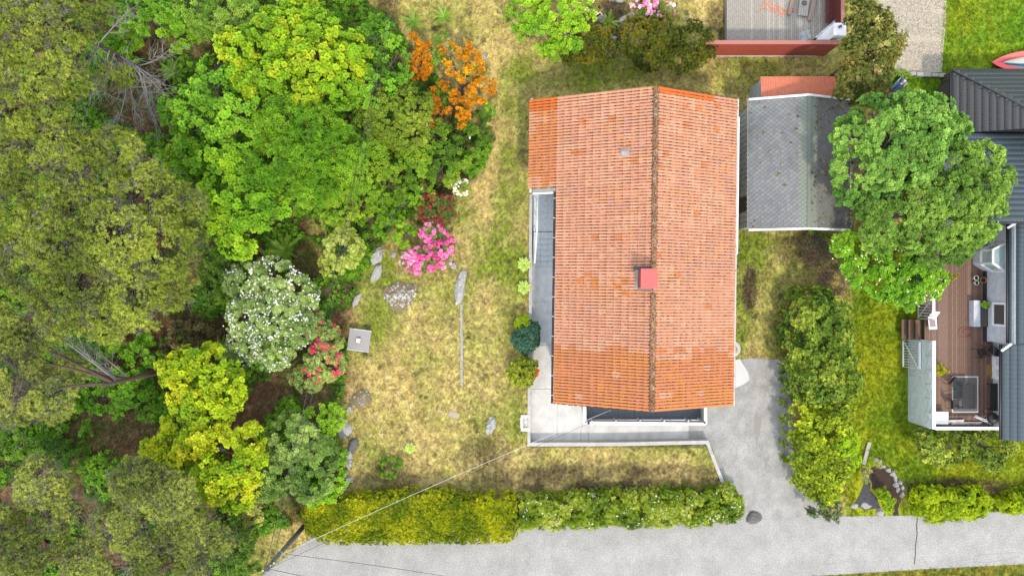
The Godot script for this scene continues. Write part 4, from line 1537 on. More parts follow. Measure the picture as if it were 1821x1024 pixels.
	for lv in [1.94, 3.0]:
		for i in 3:
			s = Shape.new()
			s.beam(Vector3(ring[i].x, lv, ring[i].y), Vector3(ring[i + 1].x, lv, ring[i + 1].y), 0.12, 0.09 + 0.004 * i)
			part(bay, "frame", s.done(), M.white_paint)
	for i in 4:
		s = Shape.new()
		s.beam(Vector3(ring[i].x, 1.95, ring[i].y), Vector3(ring[i].x, 3.0, ring[i].y), 0.11, 0.11)
		part(bay, "frame", s.done(), M.white_paint)
	for i in 3:
		s = Shape.new()
		s.beam(Vector3(ring[i].x, 2.47, ring[i].y), Vector3(ring[i + 1].x, 2.47, ring[i + 1].y), 0.012, 0.95)
		part(bay, "pane", s.done(), M.glass)
	s = Shape.new()
	s.prism(PackedVector2Array([Vector2(wx, ring[0].y + 0.1), Vector2(bo + 0.1, ring[1].y + 0.05), Vector2(bo + 0.1, ring[2].y - 0.05), Vector2(wx, ring[3].y - 0.1)]), 3.01, 3.03)
	part(bay, "glass_top", s.done(), M.glass)
	s = Shape.new()
	s.box(Vector3(wx - 0.25, 2.4, (b0.z + b1.z) * 0.5), Vector3(0.3, 0.8, 0.5))
	part(bay, "curtain", s.done(), M.curtain)
	s = Shape.new()
	s.box(Vector3(wx - 0.36, 1.92, (b0.z + b1.z) * 0.5), Vector3(0.6, 0.03, b1.z - b0.z - 0.3))
	part(bay, "sill", s.done(), M.curtain)
	var fz := pl(0, 559, 2.6).z
	var win := Shape.new()
	win.box(Vector3(wx - 0.05, 2.6, fz - 0.68), Vector3(0.1, 1.2, 0.14))
	win.box(Vector3(wx - 0.05, 2.6, fz + 0.68), Vector3(0.1, 1.2, 0.14))
	win.box(Vector3(wx - 0.051, 3.14, fz), Vector3(0.1, 0.13, 1.24))
	win.box(Vector3(wx - 0.052, 2.06, fz), Vector3(0.12, 0.13, 1.24))
	var wn := part(h, "window", win.done(), M.white_paint)
	s = Shape.new()
	s.box(Vector3(wx - 0.045, 2.6, fz), Vector3(0.02, 0.96, 1.22))
	part(wn, "pane", s.done(), M.interior)

func x_rail(t: Node3D, a: Vector3, b: Vector3, y0: float, y1: float, n: int, mat: Material) -> void:
	for i in n:
		var p := a.lerp(b, float(i) / n)
		var q := a.lerp(b, float(i + 1) / n)
		for d in [[y0, y1], [y1, y0]]:
			var s := Shape.new()
			var nud := Vector3(-0.014 if d[0] == y0 else -0.03, 0, 0)
			s.beam(Vector3(p.x, d[0], p.z) + nud, Vector3(q.x, d[1], q.z) + nud, 0.045, 0.02)
			part(t, "cross_bar", s.done(), mat)
		var v := Shape.new()
		v.beam(Vector3(p.x - 0.02, y0, p.z), Vector3(p.x - 0.02, y1, p.z), 0.045, 0.05)
		part(t, "baluster", v.done(), mat)

func deck_and_things() -> void:
	var fy := 1.15
	var wx := 26.55
	var z0 := pl(0, 440, fy).z
	var z1 := pl(0, 758, fy).z
	var t := thing("timber_deck", "raised brown timber deck in front of the neighbour's house", "deck", Vector3(28.5, -0.3, 4.0))
	boards(t, "deck_board", wx, 31.3, z0, z1, fy, 0.125, [M.brown_board, M.brown_board_pale, M.brown_board])
	var s := Shape.new()
	s.box(Vector3(28.9, fy - 0.12, (z0 + z1) * 0.5), Vector3(4.6, 0.18, z1 - z0 - 0.05))
	part(t, "joists", s.done(), M.soil)
	# boarded parapet with crossed bars: south-west part
	var r0 := pl(0, 606, 2.1).z
	var r1 := pl(0, 763, 2.1).z
	for i in 43:
		s = Shape.new()
		s.box(Vector3(wx - 0.06 - 0.004 * (i % 2), 0.76, lerpf(r0, r1, (i + 0.5) / 43.0)), Vector3(0.03, 2.62, (r1 - r0) / 43.0 - 0.008))
		part(t, "parapet_board", s.done(), M.green_grey)
	x_rail(t, Vector3(wx - 0.075, 0, r0 + 0.1), Vector3(wx - 0.075, 0, r1 - 0.1), 1.45, 2.03, 6, M.white_wall)
	s = Shape.new()
	s.box(Vector3(wx + 0.02, 2.11, (r0 + r1) * 0.5), Vector3(0.2, 0.05, r1 - r0))
	part(t, "hand_rail", s.done(), M.white_paint)
	s = Shape.new()
	s.box(Vector3((wx + 31.0) * 0.5, 2.11, r1 - 0.05), Vector3(31.0 - wx - 0.2, 0.05, 0.2))
	part(t, "hand_rail", s.done(), M.white_paint)
	for i in 36:
		s = Shape.new()
		s.box(Vector3(lerpf(wx, 31.0, (i + 0.5) / 36.0), 0.6, r1 + 0.05 + 0.004 * (i % 2)), Vector3(4.45 / 36.0 - 0.008, 2.1, 0.03))
		part(t, "parapet_board", s.done(), M.blue_grey)
	# north-west part: open rails
	var q0 := pl(0, 500, 2.1).z
	var q1 := pl(0, 568, 2.1).z
	s = Shape.new()
	s.box(Vector3(wx, 2.11, (q0 + q1) * 0.5), Vector3(0.17, 0.05, q1 - q0))
	part(t, "hand_rail", s.done(), M.white_paint)
	for i in 14:
		s = Shape.new()
		s.box(Vector3(wx - 0.02, 1.3, lerpf(q0, q1, i / 13.0)), Vector3(0.04, 1.6, 0.06))
		part(t, "baluster", s.done(), M.white_wall)
	s = Shape.new()
	s.beam(Vector3(wx - 0.06, 0.5, q1), Vector3(wx - 0.06, 2.05, q0 + 1.1), 0.03, 0.06)
	part(t, "brace", s.done(), M.white_wall)
	s = Shape.new()
	s.box(Vector3(wx - 0.02, 0.52, (q0 + q1) * 0.5), Vector3(0.06, 0.06, q1 - q0))
	part(t, "bottom_rail", s.done(), M.white_wall)
	# three brown treads going down to the lawn
	for i in 3:
		s = Shape.new()
		var a := wx - 0.30 - 0.24 * i
		s.box(Vector3(a + 0.13, fy - 0.3 * (i + 1) * 1.25, pl(0, 587, 1.0).z), Vector3(0.36, 0.05, 1.3))
		part(t, "tread", s.done(), M.brown_board)
	# white lattice gate standing against the parapet
	var g := thing("lattice_gate", "white barred gate leaning outside the deck parapet", "gate", Vector3(wx - 0.3, -0.45, pl(0, 632, 0.2).z))
	var g0 := pl(0, 607, 0.5).z
	var g1 := pl(0, 655, 0.5).z
	for i in 11:
		s = Shape.new()
		var zz := lerpf(g0, g1, i / 10.0)
		s.beam(Vector3(wx - 0.42, -0.5, zz), Vector3(wx - 0.16, 0.95, zz - 0.03), 0.035, 0.05)
		part(g, "bar", s.done(), M.white_paint)
	for e in [[-0.42, -0.45, 0.05], [-0.165, 0.95, 0.14]]:
		s = Shape.new()
		s.beam(Vector3(wx + e[0] - 0.03, e[1], g0), Vector3(wx + e[0] - 0.03, e[1], g1), 0.1, e[2])
		part(g, "rail", s.done(), M.white_paint)
	s = Shape.new()
	s.beam(Vector3(wx - 0.47, -0.4, g0), Vector3(wx - 0.23, 0.9, g1), 0.03, 0.07)
	part(g, "brace", s.done(), M.white_paint)
	# rug with table and chairs
	var ra := pl(1694, 669, fy + 0.03)
	var rb := pl(1741, 734, fy + 0.03)
	var rug := thing("outdoor_rug", "grey outdoor rug with pale border under the black table", "rug", Vector3((ra.x + rb.x) * 0.5, fy + 0.02, (ra.z + rb.z) * 0.5))
	s = Shape.new()
	s.box(Vector3((ra.x + rb.x) * 0.5, fy + 0.022, (ra.z + rb.z) * 0.5), Vector3(rb.x - ra.x, 0.008, rb.z - ra.z))
	part(rug, "border", s.done(), M.rug_edge)
	s = Shape.new()
	s.box(Vector3((ra.x + rb.x) * 0.5, fy + 0.026, (ra.z + rb.z) * 0.5), Vector3(rb.x - ra.x - 0.16, 0.009, rb.z - ra.z - 0.16))
	part(rug, "field", s.done(), M.rug)
	var ta := pl(1724, 705, fy + 0.75)
	var tb := thing("slatted_table", "black slatted garden table standing on the grey rug", "table", Vector3(ta.x, fy + 0.03, ta.z))
	for i in 11:
		s = Shape.new()
		s.box(Vector3(0, 0.72, -0.72 + i * 0.145), Vector3(0.85, 0.025, 0.125))
		local(tb, "slat", s.done(), M.black)
	for cx in [-0.36, 0.36]:
		s = Shape.new()
		s.box(Vector3(cx, 0.69, 0), Vector3(0.05, 0.03, 1.5))
		local(tb, "apron", s.done(), M.black)
		for cz in [-0.7, 0.7]:
			s = Shape.new()
			s.box(Vector3(cx, 0.34, cz), Vector3(0.05, 0.68, 0.05))
			local(tb, "leg", s.done(), M.black)
	var chair := func(label: String, px: float, py: float, turn: float) -> void:
		var p := pl(px, py, fy + 0.45)
		var c := thing("garden_chair", label, "chair", Vector3(p.x, fy + 0.03, p.z), "black garden chairs on the deck", turn)
		for i in 6:
			var q := Shape.new()
			q.box(Vector3(0, 0.43, -0.21 + i * 0.084), Vector3(0.5, 0.02, 0.06))
			local(c, "seat_slat", q.done(), M.black)
		var bk := Shape.new()
		bk.beam(Vector3(-0.26, 0.43, 0), Vector3(-0.40, 0.95, 0), 0.5, 0.03)
		local(c, "backrest", bk.done(), M.black)
		for zz in [-0.27, 0.27]:
			for xx in [-0.25, 0.25]:
				var q := Shape.new(true)
				q.tube([Vector3(xx * 1.2, 0.0, zz * 1.15), Vector3(xx, 0.64, zz)], [0.016, 0.016], 5)
				local(c, "leg", q.done(), M.black)
			var ar := Shape.new(true)
			ar.tube([Vector3(-0.34, 0.66, zz), Vector3(0.27, 0.64, zz)], [0.022, 0.022], 5)
			local(c, "armrest", ar.done(), M.black)
	chair.call("black slatted garden chair turned askew at the rug corner", 1697, 681, -0.7)
	chair.call("black garden chair facing the table from the west", 1699, 718, 0.05)
	chair.call("black garden chair pulled away near the house wall", 1748, 626, 0.35)
	chair.call("black garden chair tucked under the eave behind another", 1766, 622, 2.6)
	var bp := pl(1769, 706, fy + 0.4)
	var be := thing("garden_bench", "long black garden bench along the wall behind the table", "bench", Vector3(bp.x, fy + 0.03, bp.z))
	for i in 5:
		s = Shape.new()
		s.box(Vector3(-0.2 + i * 0.1, 0.42, 0), Vector3(0.085, 0.03, 1.75))
		local(be, "seat_slat", s.done(), M.black)
	s = Shape.new()
	s.beam(Vector3(0.27, 0.45, 0), Vector3(0.36, 0.9, 0), 1.75, 0.03)
	local(be, "backrest", s.done(), M.black)
	for zz in [-0.8, 0.8]:
		for xx in [-0.2, 0.25]:
			s = Shape.new()
			s.box(Vector3(xx, 0.2, zz), Vector3(0.05, 0.4, 0.05))
			local(be, "leg", s.done(), M.black)
	var kp := pl(1761, 742, fy + 0.5)
	var kt := thing("kettle_grill", "round black covered grill in the deck corner", "grill", Vector3(kp.x, fy + 0.02, kp.z))
	s = Shape.new(true)
	s.lathe(Vector3.ZERO, [[0.02, 0.5], [0.22, 0.55], [0.36, 0.72], [0.37, 0.78], [0.30, 0.95], [0.12, 1.05], [0.0, 1.06]], 16)
	local(kt, "bowl", s.done(), M.black)
	for i in 3:
		s = Shape.new(true)
		var a := TAU * i / 3.0
		s.tube([Vector3(cos(a) * 0.32, 0, sin(a) * 0.32), Vector3(cos(a) * 0.16, 0.56, sin(a) * 0.16)], [0.015, 0.015], 5)
		local(kt, "leg", s.done(), M.dark_metal)
	# white storage chest and loose boards by the south parapet
	var sp := pl(1674, 743, fy + 0.5)
	var sb := thing("storage_chest", "white storage chest with ribbed lid in the deck corner", "chest", Vector3(sp.x, fy + 0.02, sp.z))
	s = Shape.new()
	s.box(Vector3(0, 0.24, 0), Vector3(0.86, 0.48, 0.72))
	local(sb, "body", s.done(), M.white_wall)
	for i in 5:
		s = Shape.new()
		s.box(Vector3(0, 0.505, -0.31 + i * 0.155), Vector3(0.92, 0.045, 0.148))
		local(sb, "lid_board", s.done(), M.white_paint)
	for b in [["white board lying along the south parapet, the long one", 1722, 753, 1.9, 0.18, 0.0], ["grey white board propped slantwise by the black grill", 1752, 747, 1.2, 0.2, -0.45], ["short white board between chest and slanting boards", 1703, 750, 1.0, 0.26, 0.03], ["second slanting board nearest the grey roof edge", 1768, 750, 0.9, 0.2, -0.3]]:
		var p := pl(b[1], b[2], fy + 0.2)
		s = Shape.new()
		s.box(Vector3.ZERO, Vector3(b[3], 0.03, b[4]), Basis(Vector3.RIGHT, 0.5))
		var o := local(self, "loose_board", s.done(), M.white_wall, Transform3D(Basis(Vector3.UP, b[5]), Vector3(p.x, fy + 0.09, p.z)))
		tag(o, b[0], "board", "loose white boards on the deck")
	# grey slatted planter with dark liner
	var pa := pl(1733, 534, fy + 0.45)
	var pb := pl(1762, 581, fy + 0.45)
	var pt := thing("slatted_planter", "grey slatted planter box with dark liner by the wall", "planter", Vector3((pa.x + pb.x) * 0.5, fy + 0.02, (pa.z + pb.z) * 0.5))
	for i in 16:
		s = Shape.new()
		s.box(Vector3(pa.x + 0.18, fy + 0.47, lerpf(pa.z, pb.z, (i + 0.5) / 16.0)), Vector3(0.42, 0.03, (pb.z - pa.z) / 16.0 - 0.012))
		part(pt, "slat", s.done(), M.blue_grey)
	s = Shape.new()
	s.box(Vector3(pa.x + 0.18, fy + 0.24, (pa.z + pb.z) * 0.5), Vector3(0.38, 0.43, pb.z - pa.z - 0.02))
	part(pt, "front_box", s.done(), M.blue_grey)
	s = Shape.new()
	s.box(Vector3(pb.x - 0.27, fy + 0.22, (pa.z + pb.z) * 0.5), Vector3(0.62, 0.4, pb.z - pa.z))
	part(pt, "liner", s.done(), M.interior)
	s = Shape.new()
	s.box(Vector3(pb.x + 0.08, fy + 0.4, (pa.z + pb.z) * 0.5 + 0.1), Vector3(0.06, 0.7, pb.z - pa.z - 0.4))
	part(pt, "back_board", s.done(), M.white_paint)
	plant("potted_herb", "small bright green herb growing in the slatted planter", "plant", "", [[1753, 542, 5, fy + 0.55]], "broad", {"cl": 60.0, "k": 6, "cr": 0.08, "pal": [Color(0.12, 0.26, 0.02), Color(0.25, 0.42, 0.04)], "r": 0.01, "stem": "stem", "leafname": "foliage", "smin": 0.5, "smax": 0.9, "base": [1745, 545]})
	# flower pots
	var pots := [["white flower pot nearest the wall corner, upper of the pair", 1738, 494, 0.15, "pot_white"], ["white flower pot below its twin by the wall", 1739, 503, 0.14, "pot_white"], ["large terracotta pot beside the two white pots", 1749, 498, 0.2, "terracotta"], ["pale flower pot at the deck rail under flowering tree", 1655, 503, 0.19, "pot_white"], ["small white pot half hidden by blossom at the rail", 1664, 502, 0.12, "pot_white"]]
	for q in pots:
		var p := pl(q[1], q[2], fy + 0.3)
		var o := thing("flower_pot", q[0], "pot", Vector3(p.x, fy + 0.016, p.z), "flower pots on the deck")
		var r: float = q[3]
		s = Shape.new(true)
		s.lathe(Vector3.ZERO, [[0.0, 0.0], [r * 0.7, 0.0], [r * 0.98, r * 1.6], [r * 1.05, r * 1.62], [r * 1.05, r * 1.85], [r * 0.88, r * 1.85], [r * 0.84, r * 1.5]], 16)
		local(o, "body", s.done(), M[q[4]])
		s = Shape.new(true)
		s.lathe(Vector3.ZERO, [[r * 0.86, r * 1.5], [0.0, r * 1.56]], 12)
		local(o, "soil", s.done(), M.soil)
		var fb := PackedFloat32Array()
		for i in 14:
			push(fb, facing(Vector3.UP + rv() * 0.6, rng.randf_range(0.25, 0.5), rng.randf() * TAU), o.position + Vector3(rng.randf_range(-0.5, 0.5) * r, r * 1.6, rng.randf_range(-0.5, 0.5) * r), Color(0.05, 0.1, 0.02))
		copies(o, "leaves", L.broad, M.leaf, fb)
	# white folding lounger
	var lp := pl(1659, 571, fy + 0.3)
	var lo := thing("folding_lounger", "white folding lounger with printed towel near deck steps", "lounger", Vector3(lp.x, fy + 0.016, lp.z), "", 0.08)
	s = Shape.new()
	s.box(Vector3(0, 0.30, 0.1), Vector3(0.52, 0.03, 0.85))
	local(lo, "seat", s.done(), M.white_paint)
	s = Shape.new()
	s.beam(Vector3(0.04, 0.3, -0.3), Vector3(0.1, 0.62, -0.62), 0.5, 0.03)
	local(lo, "backrest", s.done(), M.white_paint)
	s = Shape.new()
	s.box(Vector3(-0.02, 0.32, 0.12), Vector3(0.38, 0.012, 0.5))
	local(lo, "towel", s.done(), mk("towel", lin(0.5, 0.38, 0.4), 0.95, "blotch", Vector3(2, 2, 2)))
	for xx in [-0.22, 0.22]:
		for zz in [-0.25, 0.45]:
			s = Shape.new(true)
			s.tube([Vector3(xx, 0, zz), Vector3(xx, 0.3, zz * 0.9)], [0.015, 0.015], 5)
			local(lo, "leg", s.done(), M.tube_metal)
	# garden hose in loops
	var hp := []
	var hr := []
	for i in 40:
		var a := i * 0.36
		var c := pl(1715 + (i * 0.25), 590, fy + 0.03)
		var r := 0.52 - 0.009 * i
		hp.append(Vector3(c.x + cos(a) * r * 1.0, fy + 0.035 + 0.0006 * i, c.z + sin(a) * r * 0.75))
		hr.append(0.016)
	for e in [[1729, 600], [1733, 610], [1738, 613]]:
		hp.append(pl(e[0], e[1], fy + 0.035))
		hr.append(0.016)
	s = Shape.new(true)
	s.tube(hp, hr, 5)
	tag(local(self, "garden_hose", s.done(), M.hose), "thin red brown hose looped on the brown deck", "hose")
	var dm := pl(1760, 658, fy + 0.03)
	s = Shape.new()
	s.box(Vector3(dm.x, fy + 0.03, dm.z), Vector3(0.42, 0.02, 0.7))
	tag(local(self, "doormat", s.done(), M.doormat), "tan doormat lying before the white deck door", "doormat")

func upper_terrace() -> void:
	# the neighbour's grey deck at the top with its red wall and white fireplace
	var fy := 0.5
	var a := pl(1293, -30, fy)
	var b := pl(1487, 76, fy)
	var t := thing("grey_deck", "weathered grey board deck at the top of the picture", "deck", Vector3((a.x + b.x) * 0.5, 0, (a.z + b.z) * 0.5))
	boards(t, "deck_board", a.x, b.x, a.z, b.z, fy, 0.13, [M.grey_board, M.grey_board_pale, M.grey_board])
	var s := Shape.new()
	s.box(Vector3((a.x + b.x) * 0.5, 0.22, (a.z + b.z) * 0.5), Vector3(b.x - a.x - 0.02, 0.5, b.z - a.z - 0.02))
	part(t, "frame", s.done(), M.grey_board)
	# red boarded wall
	var y1 := 2.35
	var w0 := pl(1256, 76, y1)
	var w1 := pl(1496, 76, y1)
	var rw := thing("red_board_wall", "long red boarded wall below the grey deck", "wall", Vector3((w0.x + w1.x) * 0.5, 0, w0.z))
	var nb := 68
	for i in nb:
		s = Shape.new()
		s.box(Vector3(lerpf(w0.x, w1.x, (i + 0.5) / nb), y1 * 0.5, w0.z + 0.02 + 0.006 * (i % 2)), Vector3((w1.x - w0.x) / nb - 0.006, y1 - 0.05, 0.03))
		part(rw, "board", s.done(), M.red_paint)
	s = Shape.new()
	s.box(Vector3((w0.x + w1.x) * 0.5, y1 * 0.5 - 0.02, w0.z - 0.05), Vector3(w1.x - w0.x - 0.02, y1 - 0.06, 0.1))
	part(rw, "core", s.done(), M.dark_red)
	s = Shape.new()
	s.box(Vector3((w0.x + w1.x) * 0.5, y1, w0.z - 0.03), Vector3(w1.x - w0.x + 0.02, 0.05, 0.24))
	part(rw, "coping", s.done(), M.red_coping)
	s = Shape.new()
	s.box(Vector3((w0.x + w1.x) * 0.5 - 0.2, 0.05, w0.z + 0.05), Vector3(w1.x - w0.x - 0.6, 0.12, 0.06))
	part(rw, "base_strip", s.done(), M.concrete)
	# east red wall with a bench inside it
	var e0 := pl(1499, -30, 2.2)
	var e1 := pl(1499, 44, 2.2)
	var ew := thing("red_screen_wall", "red screen wall with coping right of the grey deck", "wall", Vector3(e0.x, 0, (e0.z + e1.z) * 0.5))
	s = Shape.new()
	s.box(Vector3(e0.x, 1.1, (e0.z + e1.z) * 0.5), Vector3(0.1, 2.2, e1.z - e0.z))
	part(ew, "panel", s.done(), M.dark_red)
	s = Shape.new()
	s.box(Vector3(e0.x, 2.22, (e0.z + e1.z) * 0.5), Vector3(0.2, 0.05, e1.z - e0.z))
	part(ew, "coping", s.done(), M.red_coping)
	var bn := thing("red_bench", "dark red slatted bench built along the screen wall", "bench", pl(1482, 10, 0.9))
	for i in 3:
		s = Shape.new()
		var p := pl(1473 + i * 9, 8, 0.95)
		s.box(Vector3(p.x, 0.95, p.z), Vector3(0.29, 0.04, 2.4 - i * 0.25))
		part(bn, "seat_board", s.done(), M.dark_red)
	s = Shape.new()
	var p9 := pl(1482, 6, 0.7)
	s.box(Vector3(p9.x, 0.72, p9.z), Vector3(0.7, 0.42, 2.1))
	part(bn, "base", s.done(), M.dark_red)
	# white masonry fireplace across the corner
	var f := thing("masonry_fireplace", "white masonry garden fireplace with square chimney in the corner", "fireplace", pl(1478, 58, 0.5))
	var fp := plan_poly([[1446, 70], [1482, 38], [1489, 38], [1489, 71]], 1.0)
	s = Shape.new()
	s.prism(fp, 0.5, 1.3)
	part(f, "body", s.done(), M.white_wall)
	s = Shape.new()
	s.prism(plan_poly([[1452, 71], [1483, 42], [1490, 42], [1490, 71]], 1.7), 1.302, 1.75)
	part(f, "hood", s.done(), M.white_paint)
	s = Shape.new()
	s.box(pl(1487, 60, 2.1), Vector3(0.66, 0.9, 0.66))
	var ch := part(f, "chimney", s.done(), M.white_paint)
	s = Shape.new()
	s.box(pl(1494, 52, 2.72), Vector3(0.78, 0.08, 0.78))
	part(ch, "cap", s.done(), M.white_paint)
	s = Shape.new()
	s.box(pl(1495, 47, 2.78), Vector3(0.22, 0.06, 0.14), Basis(Vector3.UP, 0.4))
	part(ch, "flue", s.done(), M.rock_dark)
	# crazy paving beside the fireplace
	var cp := [[[1424, 58], [1432, 54], [1434, 62], [1426, 66]], [[1433, 53], [1441, 53], [1440, 61], [1435, 62]], [[1425, 67], [1434, 63], [1438, 70], [1428, 74]], [[1435, 62.5], [1442, 60], [1443, 68], [1439, 70]], [[1424, 69], [1427, 74], [1424, 75]]]
	var cg := thing("crazy_paving", "small patch of grey broken flagstones on the deck", "paving", pl(1433, 64, 0.5))
	for q in cp:
		s = Shape.new()
		s.prism(plan_poly(q, 0.53), 0.505, 0.535)
		part(cg, "flagstone", s.done(), M.grey_wall)
	# stacked planks
	for q in [["narrow weathered plank left of the pallet on the deck", 1417, -30, 1404, 26, 0.23], ["broad pallet of grey boards lying on the deck", 1435, -30, 1428, 28, 0.62], ["reddish plank lying right of the pallet", 1456, -30, 1440, 36, 0.26]]:
		var u := pl(q[1], q[2], 0.62)
		var v := pl(q[3], q[4], 0.62)
		var o := thing("plank", q[0], "plank", Vector3((u.x + v.x) * 0.5, 0.52, (u.z + v.z) * 0.5), "timber lying on the grey deck")
		var n := maxi(1, int(q[5] / 0.15))
		for i in n:
			s = Shape.new()
			var off: Vector3 = (u - v).cross(Vector3.UP).normalized() * ((i + 0.5) / n - 0.5) * q[5]
			s.beam(u + off, v + off, q[5] / n - 0.012, 0.06)
			part(o, "board", s.done(), M.plank if n == 1 else M.grey_board_pale)
		if n > 2:
			s = Shape.new(true)
			var w := pl(1431, 5, 0.68)
			s.lathe(w, [[0.16, 0.0], [0.14, 0.05], [0.08, 0.02], [0.0, 0.02]], 12)
			part(o, "knot", s.done(), M.rock_dark)
	# orange rope in a tangle
	var pts := []
	var rad := []
	var key := [[1346, 18], [1360, 12], [1375, 20], [1384, 8], [1368, 2], [1358, 6], [1372, 14], [1388, 24], [1398, 18], [1385, 14], [1390, 28], [1402, 22], [1410, 17], [1416, 17]]
	for i in key.size() - 1:
		for j in 6:
			var u := j / 6.0
			var p := Vector2(key[i][0], key[i][1]).lerp(Vector2(key[i + 1][0], key[i + 1][1]), u) + Vector2(sin(i * 2.1 + u * PI * 2.0), cos(i * 1.3 + u * PI * 2.0)) * 3.0
			var v := pl(p.x, p.y, 0.54)
			pts.append(v + Vector3(0, 0.004 * (i % 5), 0))
			rad.append(0.02)
	s = Shape.new(true)
	s.tube(pts, rad, 5)
	tag(local(self, "orange_rope", s.done(), M.rope), "tangled orange rope lying on the grey deck", "rope")
	# kerb stones at the foot of the gravel
	for i in 8:
		var px := 1584 + i * 13.2
		var p := pl(px, 129 + i * 0.7, 0.2)
		var o := thing("kerb_stone", ["first", "second", "third", "fourth", "fifth", "sixth", "seventh", "eighth"][i] + " stone from the left in the kerb below the gravel", "kerb stone", Vector3(p.x, 0, p.z), "kerb stones below the gravel")
		s = Shape.new()
		s.box(Vector3(0, 0.12, 0), Vector3(0.44, 0.3, 0.22 + 0.03 * (i % 3)), Basis(Vector3.UP, rng.randf_range(-0.12, 0.12)))
		local(o, "stone_block", s.done(), M.stone)
	var fence := thing("garden_fence", "dark timber fence along the garage wall", "fence", pl(1686, 180, 0))
	for i in 12:
		s = Shape.new()
		var p := pl(1688, 132 + i * 7, 0.7)
		s.box(Vector3(p.x, 0.7, p.z), Vector3(0.06, 1.4, 0.2))
		part(fence, "board", s.done(), M.interior)

func boat() -> void:
	var c := pl(1822, 112, 0.3)
	var t := thing("rowing_boat", "red boat with blue and white cloth inside on the lawn", "boat", Vector3(c.x, 0.0, c.z))
	var ln := 2.2
	var ring := func(k: float, y: float) -> Array:
		var r := []
		for i in 17:
			var u := float(i) / 16.0
			var x := -ln * k + u * 4.4
			var w := 0.78 * k * pow(sin(minf(u * 1.6 + 0.0, 1.0) * PI * 0.5), 0.75)
			r.append([Vector3(x, y, -w), Vector3(x, y, w)])
		return r
	var lo: Array = ring.call(0.86, 0.04)
	var hi: Array = ring.call(1.0, 0.46)
	var inn: Array = ring.call(0.70, 0.44)
	var bot: Array = ring.call(0.66, 0.26)
	for sd in 2:
		var s := Shape.new(true)
		var s2 := Shape.new(true)
		for i in 16:
			var out: Vector3 = Vector3(-0.3, -0.2, -1.0 if sd == 0 else 1.0)
			s.quad(lo[i][sd], lo[i + 1][sd], hi[i + 1][sd], hi[i][sd], out)
			s2.quad(hi[i][sd], hi[i + 1][sd], inn[i + 1][sd], inn[i][sd], Vector3.UP)
			s2.quad(inn[i][sd], inn[i + 1][sd], bot[i + 1][sd], bot[i][sd], -out)
		local(t, "hull_side", s.done(), M.boat_red)
		local(t, "foredeck", s2.done(), M.boat_red_pale if sd == 0 else M.boat_red)
	var s3 := Shape.new(true)
	for i in 16:
		s3.quad(bot[i][0], bot[i + 1][0], bot[i + 1][0] * Vector3(1, 1, 0), bot[i][0] * Vector3(1, 1, 0), Vector3.UP)
	local(t, "cream_cloth", s3.done(), M.boat_cream)
	s3 = Shape.new(true)
	for i in 16:
		s3.quad(bot[i][1] + Vector3(0, 0.05, 0), bot[i + 1][1] + Vector3(0, 0.05, 0), bot[i + 1][1] * Vector3(1, 1, 0), bot[i][1] * Vector3(1, 1, 0), Vector3.UP)
	local(t, "patterned_cloth", s3.done(), M.boat_cloth)
	s3 = Shape.new(true)
	s3.tube([Vector3(-1.3, 0.36, 0.02), Vector3(0.5, 0.36, 0.14)], [0.05, 0.05], 6)
	local(t, "paddle_shaft", s3.done(), M.boat_blue)

